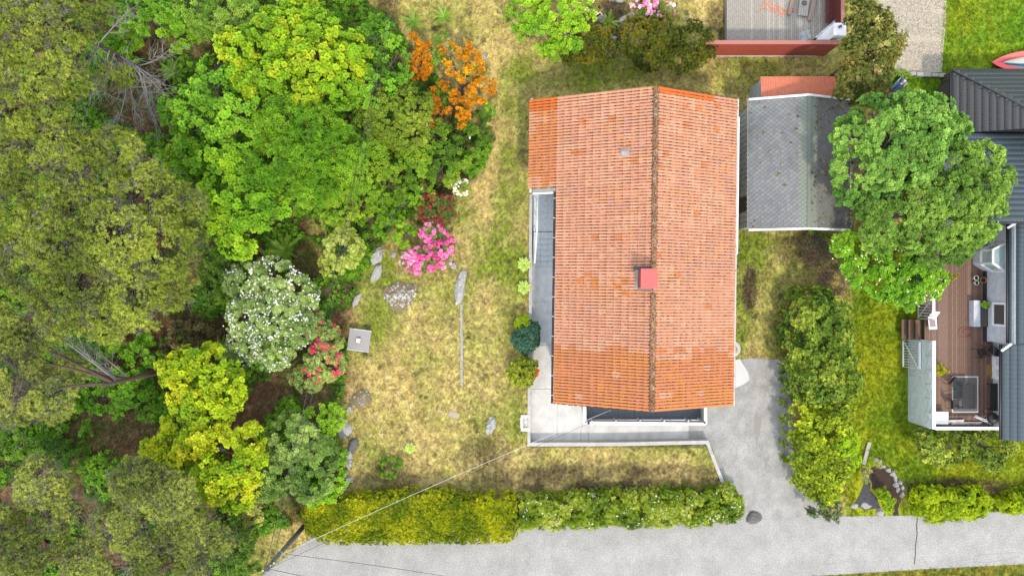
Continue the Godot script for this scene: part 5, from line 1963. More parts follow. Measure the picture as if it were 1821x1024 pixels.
# --- the figure: a smooth skin over a chain of tapered bones
func skin_over(bones: Array, cell: float, blend := 0.03) -> ArrayMesh:
	var lo := Vector3.ONE * 99.0
	var hi := -lo
	for b in bones:
		var r := maxf(b[2], b[3]) + cell * 2.0
		lo = lo.min((b[0] as Vector3).min(b[1]) - Vector3.ONE * r)
		hi = hi.max((b[0] as Vector3).max(b[1]) + Vector3.ONE * r)
	var nx := int((hi.x - lo.x) / cell) + 2
	var ny := int((hi.y - lo.y) / cell) + 2
	var nzz := int((hi.z - lo.z) / cell) + 2
	var f := PackedFloat32Array()
	f.resize(nx * ny * nzz)
	for k in nzz:
		for j in ny:
			for i in nx:
				var p := lo + Vector3(i, j, k) * cell
				var d := 9.0
				for b in bones:
					var ab: Vector3 = b[1] - b[0]
					var t := clampf((p - b[0]).dot(ab) / maxf(ab.length_squared(), 1e-6), 0.0, 1.0)
					var e: float = (p - (b[0] + ab * t)).length() - lerpf(b[2], b[3], t)
					var h := clampf(0.5 + 0.5 * (d - e) / blend, 0.0, 1.0)
					d = lerpf(d, e, h) - blend * h * (1.0 - h)
				f[(k * ny + j) * nx + i] = d
	var vid := {}
	var verts := []
	var s := Shape.new(true)
	for k in nzz - 1:
		for j in ny - 1:
			for i in nx - 1:
				var sum := Vector3.ZERO
				var cnt := 0
				for e in [[0, 0, 0, 1, 0, 0], [0, 1, 0, 1, 1, 0], [0, 0, 1, 1, 0, 1], [0, 1, 1, 1, 1, 1], [0, 0, 0, 0, 1, 0], [1, 0, 0, 1, 1, 0], [0, 0, 1, 0, 1, 1], [1, 0, 1, 1, 1, 1], [0, 0, 0, 0, 0, 1], [1, 0, 0, 1, 0, 1], [0, 1, 0, 0, 1, 1], [1, 1, 0, 1, 1, 1]]:
					var a: float = f[((k + e[2]) * ny + j + e[1]) * nx + i + e[0]]
					var b: float = f[((k + e[5]) * ny + j + e[4]) * nx + i + e[3]]
					if (a < 0.0) != (b < 0.0):
						sum += Vector3(i + e[0], j + e[1], k + e[2]).lerp(Vector3(i + e[3], j + e[4], k + e[5]), a / (a - b))
						cnt += 1
				if cnt:
					vid[(k * ny + j) * nx + i] = verts.size()
					verts.append(lo + sum / cnt * cell)
	for k in range(1, nzz - 1):
		for j in range(1, ny - 1):
			for i in range(1, nx - 1):
				var a: float = f[(k * ny + j) * nx + i]
				for ax in 3:
					var di: int = [1, nx, nx * ny][ax]
					var b: float = f[(k * ny + j) * nx + i + di]
					if (a < 0.0) == (b < 0.0):
						continue
					var u: int = [nx, 1, 1][ax]
					var w: int = [nx * ny, nx * ny, nx][ax]
					var at := (k * ny + j) * nx + i
					var out := [Vector3.RIGHT, Vector3.UP, Vector3.BACK][ax] as Vector3
					if b < 0.0:
						out = -out
					s.quad(verts[vid[at - u - w]], verts[vid[at - w]], verts[vid[at]], verts[vid[at - u]], out)
	return s.done()

func sunbather() -> void:
	# reclining low chair and the person in it; head to the north-east, legs to the south-west under the tree
	var hd := pl(1607.5, 145.5, 0.75)
	var dir := Vector3(-0.62, 0, 0.78).normalized()
	var side := Vector3(dir.z, 0, -dir.x)
	var base := Vector3(hd.x, 0, hd.z) + dir * 0.55
	var c := thing("deck_chair", "low blue folding chair on the small lawn by the gravel", "chair", base)
	var hip := base + Vector3(0, 0.24, 0) + dir * 0.05
	var neck := Vector3(hd.x, 0.62, hd.z) + dir * 0.06
	var s := Shape.new()
	s.beam(hip + Vector3(0, -0.1, 0), hip + dir * 0.45 + Vector3(0, -0.06, 0), 0.5, 0.02)
	part(c, "seat", s.done(), M.chair_blue)
	s = Shape.new()
	s.beam(hip + Vector3(0, -0.1, 0), neck - dir * 0.32 + Vector3(0, 0.02, 0), 0.52, 0.02)
	part(c, "backrest", s.done(), M.chair_blue)
	for k in [-0.27, 0.27]:
		s = Shape.new(true)
		s.tube([hip + side * k + dir * 0.42 + Vector3(0, -0.24, 0), hip + side * k + Vector3(0, 0.12, 0) - dir * 0.2, neck + side * k - dir * 0.25], [0.018, 0.018, 0.018], 5)
		part(c, "frame", s.done(), M.tube_metal)
	var p := thing("person", "person in dark navy top and jeans reclining in blue chair", "person", base)
	var kneeL := hip + dir * 0.42 + side * 0.12 + Vector3(0, 0.14, 0)
	var kneeR := hip + dir * 0.42 - side * 0.12 + Vector3(0, 0.10, 0)
	var footL := kneeL + dir * 0.36 + Vector3(0, -0.36, 0)
	var footR := kneeR + dir * 0.40 + Vector3(0, -0.32, 0)
	var chest := hip.lerp(neck, 0.62)
	var head := Vector3(hd.x, 0.78, hd.z)
	var shL := chest.lerp(neck, 0.55) + side * 0.18
	var shR := chest.lerp(neck, 0.55) - side * 0.18
	var elL := hip + side * 0.29 + dir * 0.02 + Vector3(0, 0.12, 0)
	var elR := hip - side * 0.29 + dir * 0.02 + Vector3(0, 0.12, 0)
	var haL := hip + dir * 0.24 + side * 0.12 + Vector3(0, 0.14, 0)
	var haR := hip + dir * 0.24 - side * 0.12 + Vector3(0, 0.14, 0)
	var bones := [[hip, chest, 0.145, 0.15], [chest + side * 0.07, chest - side * 0.07, 0.13, 0.13], [chest, neck, 0.12, 0.06], [neck, head, 0.055, 0.06], [head - Vector3(0, 0.02, 0), head + Vector3(0, 0.06, 0) - dir * 0.02, 0.085, 0.095], [head + dir * 0.085, head + dir * 0.10 - Vector3(0, 0.02, 0), 0.022, 0.018],
		[shL, elL, 0.055, 0.042], [elL, haL, 0.042, 0.03], [shR, elR, 0.055, 0.042], [elR, haR, 0.042, 0.03], [hip + side * 0.08, kneeL, 0.095, 0.06], [kneeL, footL, 0.058, 0.04], [hip - side * 0.08, kneeR, 0.095, 0.06], [kneeR, footR, 0.058, 0.04], [footL, footL + dir * 0.16 + Vector3(0, -0.02, 0), 0.04, 0.03], [footR, footR + dir * 0.16 + Vector3(0, -0.02, 0), 0.04, 0.03], [shL, shR, 0.07, 0.07]]
	for h in [[haL, 1.0], [haR, -1.0]]:
		for fi in 5:
			var o: Vector3 = h[0] + side * (fi - 2) * 0.018
			bones.append([o, o + dir * (0.09 if fi != 0 else 0.05) + Vector3(0, -0.02, 0) + (side * 0.03 * h[1] if fi == 0 else Vector3.ZERO), 0.011, 0.009])
	part(p, "body", skin_over(bones, 0.028, 0.03), M.skin)
	part(p, "top", skin_over([[hip + Vector3(0, 0.02, 0), chest, 0.165, 0.168], [chest + side * 0.08, chest - side * 0.08, 0.145, 0.145], [shL, shR, 0.085, 0.085], [shL, elL, 0.07, 0.056], [shR, elR, 0.07, 0.056]], 0.03, 0.04), M.navy_top)
	part(p, "jeans", skin_over([[hip + side * 0.08, kneeL, 0.115, 0.078], [kneeL, kneeL.lerp(footL, 0.85), 0.075, 0.058], [hip - side * 0.08, kneeR, 0.115, 0.078], [kneeR, kneeR.lerp(footR, 0.85), 0.075, 0.058]], 0.03, 0.04), M.denim)
	part(p, "hair", skin_over([[head + Vector3(0, 0.06, 0) - dir * 0.035, head + Vector3(0, 0.02, 0) - dir * 0.06, 0.095, 0.085]], 0.025, 0.03), M.hair)
	part(p, "blanket", skin_over([[shR + Vector3(0, 0.02, 0), elR, 0.08, 0.07], [elR, hip - side * 0.2 + dir * 0.2, 0.07, 0.05]], 0.03, 0.04), M.teal_cloth)

func wire(called: String, label: String, a: Vector3, b: Vector3, sag: float, r: float, mat: Material, grp: String) -> void:
	var pts := []
	var rad := []
	for i in 21:
		var t := i / 20.0
		pts.append(a.lerp(b, t) - Vector3(0, sag * 4.0 * t * (1.0 - t), 0))
		rad.append(r)
	var s := Shape.new(true)
	s.tube(pts, rad, 5)
	tag(local(self, called, s.done(), mat), label, "cable", grp)

func pole_and_wires() -> void:
	var b := pl(538, 938, 0)
	b.y = gh(b.x, b.z)
	var top := Vector3(b.x, 6.6, b.z)
	var t := thing("utility_pole", "grey wooden utility pole behind the yellow green hedge", "pole", b)
	var s := Shape.new(true)
	s.tube([b - Vector3(0, 0.3, 0), Vector3(b.x, 3.0, b.z), top], [0.16, 0.145, 0.12], 10)
	part(t, "shaft", s.done(), M.pole_wood)
	s = Shape.new()
	s.box(top - Vector3(0, 0.35, 0), Vector3(0.9, 0.1, 0.09), Basis(Vector3.UP, 0.6))
	part(t, "crossarm", s.done(), M.pole_wood)
	s = Shape.new()
	s.box(top + Vector3(0, 0.02, 0), Vector3(0.27, 0.05, 0.27))
	part(t, "cap", s.done(), M.dark_metal)
	for k in [-0.38, -0.12, 0.12, 0.38]:
		s = Shape.new(true)
		var p := top - Vector3(0, 0.3, 0) + Basis(Vector3.UP, 0.6) * Vector3(k, 0, 0)
		s.lathe(p, [[0.03, 0.0], [0.045, 0.04], [0.03, 0.1], [0.0, 0.11]], 8)
		part(t, "insulator", s.done(), M.pot_white)
	s = Shape.new(true)
	s.lathe(Vector3(b.x, 4.4, b.z), [[0.17, 0.0], [0.17, 0.1], [0.12, 0.1]], 10)
	part(t, "band", s.done(), M.lead)
	var g := "overhead cables"
	wire("cable", "pale cable from the pole across lawn to the house gable", Vector3(b.x + 0.1, 4.6, b.z), pl(1087, 729, 4.2), 0.55, 0.011, M.cable_pale, g)
	wire("cable", "dark cable from pole top to the balcony corner", top + Vector3(0, -0.2, 0.1), pl(1049, 752, 3.05), 0.3, 0.010, M.cable_dark, g)
	wire("cable", "left one of two dark cables running north over the wood", top + Vector3(-0.15, -0.2, 0), pl(706, -60, 6.6), 0.9, 0.02, M.cable_dark, g)
	wire("cable", "right one of two dark cables running north over the wood", top + Vector3(0.1, -0.5, 0), pl(715, -60, 6.2), 1.0, 0.016, M.cable_dark, g)
	wire("cable", "dark cable crossing the road from the pole toward lower right", Vector3(b.x, 4.4, b.z), pl(1000, 1062, 5.0), 0.4, 0.014, M.cable_dark, g)
	wire("cable", "dark cable at the lower left leaving the pole top southward", top, pl(640, 1050, 6.6), 0.1, 0.016, M.cable_dark, g)

func rocks_and_small() -> void:
	var LC := Color(0.62, 0.61, 0.56)
	var r := rock("boulder", "large flat lichen-covered boulder in the middle of lawn", 711, 528, 36, 26, 0.55, 0.15, "rock_brown", 3, "rocks in the lawn")
	lichen(r, 1, 1, 1, 420, LC)
	r = rock("boulder", "narrow grey rock at the head of thin stone kerb", 819, 508, 12, 33, 0.35, -0.12, "rock", 8, "rocks in the lawn")
	lichen(r, 1, 1, 1, 160, LC)
	r = rock("boulder", "small knob of rock above the narrow grey rock", 807, 473, 7, 9, 0.25, 0.0, "rock", 5, "rocks in the lawn")
	r = rock("boulder", "pale grey rock left of the pink rhododendron", 669, 453, 14, 19, 0.45, -0.5, "rock", 11, "rocks in the lawn")
	lichen(r, 1, 1, 1, 120, LC)
	r = rock("boulder", "slim grey rock below the pale one by yellow shrub", 668, 486, 9, 19, 0.3, -0.45, "rock", 13, "rocks in the lawn")
	r = rock("boulder", "tiny white stone right of the pale grey rock", 699, 453, 5, 8, 0.18, -0.3, "stone", 17, "rocks in the lawn")
	r = rock("boulder", "small grey rock left of big boulder near the cover", 632, 535, 6, 17, 0.2, -0.5, "rock", 19, "rocks in the lawn")
	r = rock("boulder", "crooked white rock in the lawn left of terrace", 873, 757, 9, 20, 0.3, -0.25, "rock", 23, "rocks in the lawn")
	lichen(r, 1, 1, 1, 120, LC)
	r = rock("boulder", "flat pale stone sunk in the lawn", 804, 737, 10, 9, 0.10, 0.0, "pale_soil", 29, "rocks in the lawn")
	r = rock("boulder", "broad ochre rock at the edge of the wood", 641, 712, 22, 19, 0.45, 0.3, "rock_brown", 31, "rocks in the lawn")
	lichen(r, 1, 1, 1, 90, Color(0.5, 0.48, 0.42))
	r = rock("boulder", "white stone by the path of orange shrub", 861, 100, 6, 8, 0.3, 0.1, "stone", 37, "rocks in the lawn")
	var wall := [[622, 728, 6, 8, "upright small stone just below the ochre rock"], [609, 762, 15, 22, "big pale grey stone of the lawn-edge row"], [627, 796, 10, 16, "brown edged stone of the lawn-edge row"], [618, 806, 8, 12, "grey stone half under bright leaves in the row"], [619, 825, 7, 13, "long stone in the middle of the lawn-edge row"], [613, 842, 6, 9, "small dark stone low in the lawn-edge row"], [620, 853, 9, 8, "rounded stone near the end of lawn-edge row"], [609, 872, 8, 15, "last grey stone of the row by the hedge"]]
	var k := 0
	for w in wall:
		k += 1
		rock("edge_stone", w[4], w[0], w[1], w[2], w[3], 0.4, rng.randf_range(-0.3, 0.3), "rock" if k != 3 else "rock_dark", 40 + k * 3, "stones edging the lawn", "stone")
	rock("boulder", "round dark grey boulder at the driveway mouth", 1346, 928, 16, 12, 0.42, 0.1, "rock_dark", 90, "", "boulder")
	for q in [[1118, 34, 14, 18, -0.6, "large grey rock beside the upper pink rhododendron", 51], [1069, 32, 11, 7, 0.2, "grey rock in the upper flower bed, left", 53], [1089, 68, 9, 7, 0.3, "white rock between the two dark yew bushes", 55], [1105, 0, 10, 5, 0.0, "white rock cut by the top edge, right one", 57], [1090, -2, 8, 4, 0.0, "white rock cut by the top edge, left one", 59], [1057, 20, 7, 8, 0.5, "small grey rock at the top left of the bed", 61], [1096, 44, 3, 3, 0.5, "pebble-sized white stone in the upper bed", 63]]:
		rock("bed_rock", q[5], q[0], q[1], q[2], q[3], 0.4, q[4], "rock" if q[6] < 53 else "stone", q[6], "rocks of the upper flower bed")
	# thin kerb in the lawn
	var kb := thing("stone_kerb", "thin straight stone kerb running down the lawn", "kerb", pl(820, 615, 0))
	var prev := 541.0
	while prev < 684.0:
		var nx := prev + rng.randf_range(13, 22)
		var s := Shape.new()
		var a := pl(820.5 + rng.randf_range(-0.5, 0.5), prev, 0.06)
		var b := pl(820.5 + rng.randf_range(-0.5, 0.5), minf(nx, 686) - 0.5, 0.06)
		s.beam(a - Vector3(0, 0.06, 0), b - Vector3(0, 0.06, 0), 0.17, 0.16)
		part(kb, "kerb_piece", s.done(), M.stone if int(nx) % 3 else M.rock)
		prev = nx
	# square cover on a well
	var wc := pl(638.5, 605, 0.4)
	var wt := thing("well_cover", "square grey cover plate on a box at the wood's edge", "cover", Vector3(wc.x, 0, wc.z), "", -0.13)
	var s := Shape.new()
	s.box(Vector3(0, 0.18, 0), Vector3(1.3, 0.4, 1.26))
	local(wt, "box", s.done(), M.concrete_grey)
	s = Shape.new()
	s.box(Vector3(0, 0.41, 0), Vector3(1.42, 0.05, 1.40))
	local(wt, "plate", s.done(), M.cover_plate)
	for zz in [-0.69, 0.69]:
		s = Shape.new()
		s.box(Vector3(0, 0.425, zz), Vector3(1.44, 0.04, 0.05))
		local(wt, "edge_batten", s.done(), M.white_wall)
	s = Shape.new()
	s.box(Vector3(-0.04, 0.49, 0.0), Vector3(0.26, 0.14, 0.30))
	var vt := local(wt, "vent", s.done(), M.dark_metal)
	s = Shape.new()
	s.box(Vector3(-0.02, 0.575, 0.01), Vector3(0.25, 0.03, 0.28))
	local(vt, "vent_cap", s.done(), M.white_paint)
	# round well ring with an orange pot, half under the eave
	var wp := pl(1303, 620, -0.45)
	var ring := thing("well_ring", "round concrete ring with orange pot half under the eave", "well ring", Vector3(wp.x, gh(wp.x, wp.z), wp.z))
	s = Shape.new(true)
	s.lathe(Vector3.ZERO, [[0.55, -0.1], [0.55, 0.16], [0.30, 0.16], [0.28, 0.0]], 24)
	local(ring, "ring", s.done(), M.concrete)
	s = Shape.new(true)
	s.lathe(Vector3.ZERO, [[0.29, 0.0], [0.29, 0.14], [0.0, 0.15]], 20)
	local(ring, "lid", s.done(), M.orange_pot)
	# pond with black liner at the lower right
	var s2 := Shape.new(true)
	var lp := plan_poly([[1532, 834], [1548, 832], [1551, 850], [1548, 872], [1560, 885], [1567, 903], [1540, 907], [1520, 898], [1530, 880], [1538, 860]], -0.55)
	tag(local(self, "pond_liner", sheet(lp, 0.05, 0.2), M.liner), "creased black pond liner in the small rock garden", "pond liner")
	var mp := plan_poly([[1550, 832], [1572, 826], [1590, 836], [1602, 856], [1608, 880], [1598, 905], [1600, 917], [1590, 917], [1585, 890], [1565, 880], [1552, 868]], -0.55)
	ground_piece("mulch_bed", sheet(mp, 0.035, 0.25), M.mulch)
	var st := [[1567, 822, 6, 5, "grey stone at the top of the pond arc, left"], [1575, 827, 4, 8, "upright oval stone at the top of pond arc"], [1582, 834, 6, 4, "pinkish flat stone, third in the pond arc"], [1590, 840, 5, 5, "round pale stone, fourth in the pond arc"], [1599, 847, 6, 7, "grey stone, fifth in the pond arc"], [1603, 855, 4, 9, "tall grey stone in the pond arc's middle"], [1604, 866, 6, 6, "round stone low in the pond arc"], [1611, 863, 4, 5, "outer small stone behind the pond arc"], [1608, 875, 4, 7, "narrow stone near the pond arc's lower end"], [1616, 872, 4, 5, "outermost pale pebble by the pond arc"], [1616, 885, 4, 7, "last dark stone of the pond arc"]]
	k = 0
	for q in st:
		k += 1
		rock("pond_stone", q[4], q[0], q[1], q[2], q[3], 0.28, rng.randf_range(-0.5, 0.5), "stone" if k % 2 else "rock", 110 + k * 5, "stones of the pond arc", "stone")
	rock("pond_slab", "broad flat grey slab below the pond liner", 1549, 905, 12, 7, 0.16, 0.05, "stone", 201, "flat slabs at the pond", "stone")
	rock("pond_slab", "left flat grey slab below the pond liner", 1528, 906, 9, 6, 0.16, 0.1, "stone", 203, "flat slabs at the pond", "stone")
	rock("verge_stone", "pointed pale stone at the road edge by pond", 1576, 917, 9, 8, 0.35, 0.6, "stone", 207, "", "stone")
	var pk := thing("weathered_plank", "weathered pale plank lying by the conifer hedge", "plank", pl(1544, 807, -0.4))
	s = Shape.new()
	var pa := pl(1549, 787, -0.35)
	var pb := pl(1539, 827, -0.35)
	s.beam(Vector3(pa.x, gh(pa.x, pa.z) + 0.12, pa.z), Vector3(pb.x, gh(pb.x, pb.z) + 0.08, pb.z), 0.24, 0.06)
	part(pk, "board", s.done(), M.grey_board_pale)
	var sk := thing("bamboo_cane", "thin pale cane lying on the upper lawn", "cane", pl(1222, 35, 0))
	s = Shape.new(true)
	s.tube([pl(1216, 42, 0.1), pl(1229, 27, 0.1)], [0.025, 0.02], 5)
	part(sk, "shaft", s.done(), M.cable_pale)

func lobes_in(x0: float, y0: float, x1: float, y1: float, r: float, z: float, jit := 0.25) -> Array:
	var out := []
	var nx := maxi(1, int(round((x1 - x0) / (r * 1.15))))
	var ny := maxi(1, int(round((y1 - y0) / (r * 1.15))))
	for i in nx + 1:
		for j in ny + 1:
			out.append([lerpf(x0 + r * 0.7, x1 - r * 0.7, float(i) / nx) + rng.randf_range(-jit, jit) * r, lerpf(y0 + r * 0.7, y1 - r * 0.7, float(j) / ny) + rng.randf_range(-jit, jit) * r, r * rng.randf_range(0.85, 1.15), z * rng.randf_range(0.85, 1.1)])
	return out

func c3(a: Array) -> Array:
	var out := []
	for i in range(0, a.size(), 3):
		out.append(Color(a[i], a[i + 1], a[i + 2]))
	return out

func wood() -> void:
	var olive := c3([0.10, 0.14, 0.020, 0.21, 0.265, 0.032, 0.35, 0.40, 0.06])
	var olive2 := c3([0.11, 0.145, 0.03, 0.23, 0.27, 0.05, 0.38, 0.42, 0.09])
	pine("tall olive pine at upper left with bare grey boughs reaching right", [300, 152], 11.0, [[40, 40, 60, 10.5], [110, 50, 50, 10], [60, 120, 60, 10.5], [20, 190, 50, 10], [120, 140, 35, 9.5], [90, 190, 42, 9.5], [205, 142, 28, 6.5], [150, 15, 45, 9.5], [0, 90, 50, 11], [5, 10, 50, 10]], olive,
		[[292, 152, 4.5, 0.0], [300, 88, 4.2], [296, 172, 4.5], [275, 225, 4.0], [240, 200, 5.0], [228, 16, 8.0], [170, 90, 8.0], [262, 165, 5.0], [232, 112, 6.0], [205, 225, 5.5], [180, 165, 6.5], [285, 235, 3.5], [150, 190, 7.0]])
	pine("broad dense olive pine filling the left edge", [338, 422], 10.0, [[170, 330, 60, 9.5], [90, 330, 60, 9.5], [250, 340, 60, 9], [320, 370, 42, 8], [30, 380, 60, 9.5], [110, 420, 65, 10], [200, 420, 65, 10], [285, 440, 58, 9], [335, 430, 32, 7.5], [60, 470, 60, 9.5], [150, 500, 62, 9.5], [235, 515, 58, 9], [300, 505, 42, 8], [110, 550, 48, 8.8], [190, 565, 42, 8.5], [250, 550, 38, 8], [20, 300, 50, 9.5], [120, 275, 48, 9.3], [205, 275, 42, 9], [30, 235, 40, 9]], olive,
		[[300, 310, 7.5], [265, 300, 8.0], [330, 390, 6.5], [140, 560, 8.2], [60, 560, 8.0], [240, 300, 8.0]], 7.5)
	pine("smaller pine at the left edge below the broad one", [318, 655], 8.6, [[20, 640, 45, 8], [30, 710, 45, 8], [90, 700, 42, 7], [75, 610, 34, 7.5], [0, 580, 40, 8], [125, 650, 26, 6.5]], olive2,
		[[128, 625, 6.0], [60, 548, 7.0], [105, 585, 6.0], [45, 555, 7.2], [110, 640, 6.0]])
	pine("grey green pine in the lower left corner", [285, 905], 8.6, [[70, 860, 42, 7], [105, 895, 35, 6.5], [30, 990, 45, 8], [80, 960, 36, 7], [8, 930, 32, 7]], olive2,
		[[170, 930, 5.5], [140, 1000, 6.0], [155, 885, 5.0]], 12.0)
	pine("grey green pine with forked crown at the bottom edge", [395, 930], 8.2, [[245, 860, 42, 7.4], [300, 885, 40, 7], [205, 935, 40, 7], [265, 985, 42, 7], [320, 950, 40, 6.8], [375, 965, 34, 6], [155, 1010, 40, 7.3], [345, 1005, 32, 6.4]], olive2,
		[[215, 900, 5.8], [310, 935, 6.0], [170, 985, 6.5], [225, 1015, 6.6], [325, 985, 6.0]], 12.0)
	var lime := c3([0.10, 0.21, 0.010, 0.20, 0.34, 0.012, 0.36, 0.42, 0.018])
	var leafg := c3([0.07, 0.18, 0.012, 0.14, 0.30, 0.018, 0.24, 0.40, 0.025])
	var deep := c3([0.035, 0.085, 0.012, 0.075, 0.16, 0.016, 0.14, 0.25, 0.02])
	var yell := c3([0.15, 0.26, 0.010, 0.34, 0.42, 0.012, 0.52, 0.46, 0.02])
	var g := "broadleaf trees of the wood"
	plant("maple_tree", "yellow green maple at the top centre of the wood", "tree", g, [[430, 90, 40, 4.5], [490, 70, 48, 5], [550, 60, 45, 5], [560, 120, 50, 5.2], [500, 130, 48, 5.2], [620, 100, 38, 4.6], [600, 150, 38, 4.8], [450, 140, 35, 4.5], [530, 160, 35, 4.8], [530, 30, 40, 4.8]], "maple", {"cl": 5.0, "k": 9, "cr": 0.3, "pal": c3([0.10, 0.22, 0.010, 0.21, 0.35, 0.012, 0.42, 0.44, 0.018]), "gap": -0.22})
	plant("maple_tree", "loose green maple left of the yellow green one", "tree", g, [[330, 200, 38, 4], [380, 160, 42, 4.4], [430, 190, 42, 4.6], [360, 232, 42, 4.2], [420, 238, 40, 4.5], [390, 122, 30, 4]], "maple", {"cl": 4.0, "k": 8, "cr": 0.32, "pal": leafg, "gap": -0.15})
	plant("ash_tree", "bright fine-leaved tree in the middle of the wood", "tree", g, [[500, 222, 45, 5], [560, 232, 48, 5.2], [600, 272, 45, 5], [540, 285, 50, 5.2], [490, 290, 45, 5], [560, 330, 40, 4.8], [620, 310, 34, 4.5]], "willow", {"cl": 7.0, "k": 11, "cr": 0.28, "pal": c3([0.10, 0.24, 0.014, 0.20, 0.37, 0.02, 0.32, 0.47, 0.04]), "gap": -0.4})
	plant("maple_tree", "green maple beside the broad pine's right edge", "tree", g, [[330, 290, 40, 4.2], [390, 290, 42, 4.5], [340, 340, 38, 4.2], [400, 350, 42, 4.5], [375, 395, 36, 4.2], [430, 400, 38, 4.2], [450, 340, 38, 4.5], [420, 432, 26, 3.6], [480, 370, 32, 4.2]], "maple", {"cl": 4.5, "k": 9, "cr": 0.3, "pal": c3([0.08, 0.20, 0.010, 0.17, 0.33, 0.014, 0.30, 0.42, 0.02]), "gap": -0.2})
	plant("maple_tree", "green maple left of the orange shrub", "tree", g, [[670, 70, 36, 3.6], [640, 120, 36, 3.8], [695, 115, 34, 3.4], [660, 160, 40, 3.8], [612, 172, 34, 3.8]], "maple", {"cl": 4.5, "k": 8, "cr": 0.28, "pal": leafg, "gap": -0.2, "smin": 0.6, "smax": 1.0})
	plant("hazel_bush", "olive green bush below the orange shrub's left", "bush", g, [[680, 205, 45, 3.2], [730, 192, 40, 3], [650, 235, 35, 3.2], [720, 240, 36, 2.8]], "small", {"cl": 7.0, "k": 10, "cr": 0.28, "pal": c3([0.10, 0.16, 0.014, 0.19, 0.26, 0.022, 0.29, 0.34, 0.04]), "gap": -0.35})
	plant("hazel_bush", "mixed green bush under the cable near wood centre", "bush", g, [[640, 275, 38, 3.2], [690, 282, 36, 2.8], [640, 322, 34, 2.8], [740, 282, 30, 2.4], [600, 362, 32, 3], [690, 332, 26, 2]], "broad", {"cl": 6.0, "k": 9, "cr": 0.28, "pal": c3([0.09, 0.18, 0.012, 0.18, 0.30, 0.018, 0.31, 0.37, 0.025]), "gap": -0.3})
	plant("bramble_bush", "dark low bush at the lawn edge below orange shrub", "bush", g, [[842, 222, 28, 1.4], [820, 268, 30, 1.5], [775, 245, 30, 1.6], [785, 300, 28, 1.5], [745, 310, 26, 1.5]], "broad", {"cl": 6.0, "k": 8, "cr": 0.22, "pal": c3([0.05, 0.11, 0.012, 0.12, 0.22, 0.016, 0.22, 0.30, 0.02]), "gap": -0.3, "bloom": {"leaf": "floret", "pal": c3([0.7, 0.7, 0.6, 0.8, 0.8, 0.7]), "cl": 0.5, "k": 2, "cr": 0.15}})
	plant("birch_bush", "low green bush at the top edge beside pine", "bush", g, [[250, 20, 34, 3], [300, 30, 34, 3], [215, 28, 24, 2.5], [322, 62, 26, 2.2]], "broad", {"cl": 5.0, "k": 8, "cr": 0.26, "pal": leafg, "gap": -0.25})
	plant("willow_bush", "narrow-leaved willow at the top edge of the wood", "bush", g, [[350, 15, 34, 3], [400, 20, 35, 3.2], [440, 32, 28, 3], [375, 45, 22, 2.6]], "willow", {"cl": 6.0, "k": 10, "cr": 0.28, "pal": c3([0.13, 0.26, 0.03, 0.26, 0.40, 0.06, 0.40, 0.52, 0.10]), "gap": -0.35})
	plant("birch_bush", "low leafy bush in the gap under bare pine boughs", "bush", g, [[190, 92, 26, 1.2], [215, 105, 24, 1.2], [235, 65, 20, 1.2]], "broad", {"cl": 5.0, "k": 8, "cr": 0.25, "pal": leafg, "gap": -0.3})
	plant("elder_bush", "dark green bush between broad pine and white rhododendron", "bush", g, [[392, 468, 38, 1.8], [378, 520, 30, 1.5], [420, 448, 26, 1.8], [380, 430, 24, 2]], "small", {"cl": 6.5, "k": 9, "cr": 0.25, "pal": deep, "gap": -0.3})
	plant("maple_tree", "golden green young maple above the lower one", "tree", g, [[330, 660, 38, 4], [380, 650, 34, 4.2], [402, 690, 36, 4.2], [340, 710, 36, 4], [382, 730, 32, 4], [350, 640, 26, 4]], "maple", {"cl": 5.0, "k": 9, "cr": 0.3, "pal": yell, "gap": -0.22})
	plant("maple_tree", "golden green maple near the bottom left pines", "tree", g, [[360, 780, 40, 4.4], [400, 800, 42, 4.6], [430, 830, 38, 4.4], [320, 800, 38, 4.2], [270, 822, 34, 3.8], [380, 850, 40, 4.4], [442, 782, 26, 4], [420, 880, 28, 3.8], [302, 772, 26, 3.8], [238, 838, 20, 3.5]], "maple", {"cl": 5.0, "k": 9, "cr": 0.3, "pal": yell, "gap": -0.22})
	plant("elder_bush", "dark leafy bush in shade below the broad pine", "bush", g, [[150, 640, 40, 2.3], [200, 650, 38, 2.3], [230, 690, 32, 2.0], [120, 695, 35, 2.2], [180, 705, 30, 1.9], [260, 622, 26, 1.8]], "broad", {"cl": 6.0, "k": 8, "cr": 0.26, "pal": leafg, "gap": -0.28})
	plant("elder_bush", "green bush at the left edge among brown bracken", "bush", g, [[15, 765, 26, 1.8], [30, 795, 22, 1.5], [90, 800, 24, 1.2], [130, 815, 26, 1.2]], "broad", {"cl": 5.0, "k": 8, "cr": 0.25, "pal": deep, "gap": -0.3})
	plant("rhododendron", "blue green rhododendron without flowers above the hedge", "shrub", "rhododendrons", [[520, 780, 42, 2.2], [560, 812, 40, 2.2], [500, 830, 38, 2.2], [550, 850, 38, 2], [480, 862, 30, 1.8]], "rhodo", {"cl": 8.0, "k": 9, "cr": 0.2, "pal": c3([0.055, 0.11, 0.016, 0.12, 0.205, 0.032, 0.25, 0.34, 0.08]), "gap": -0.4, "mat": "leaf_thick", "smin": 0.9, "smax": 1.4})
	plant("currant_bush", "bright green bush by the big pale edge stone", "bush", g, [[585, 742, 26, 1.5], [560, 752, 24, 1.5], [592, 812, 20, 1.3], [588, 850, 26, 1.3], [570, 878, 24, 1.2]], "broad", {"cl": 6.0, "k": 8, "cr": 0.22, "pal": c3([0.09, 0.21, 0.012, 0.19, 0.36, 0.02, 0.32, 0.46, 0.03]), "gap": -0.3})
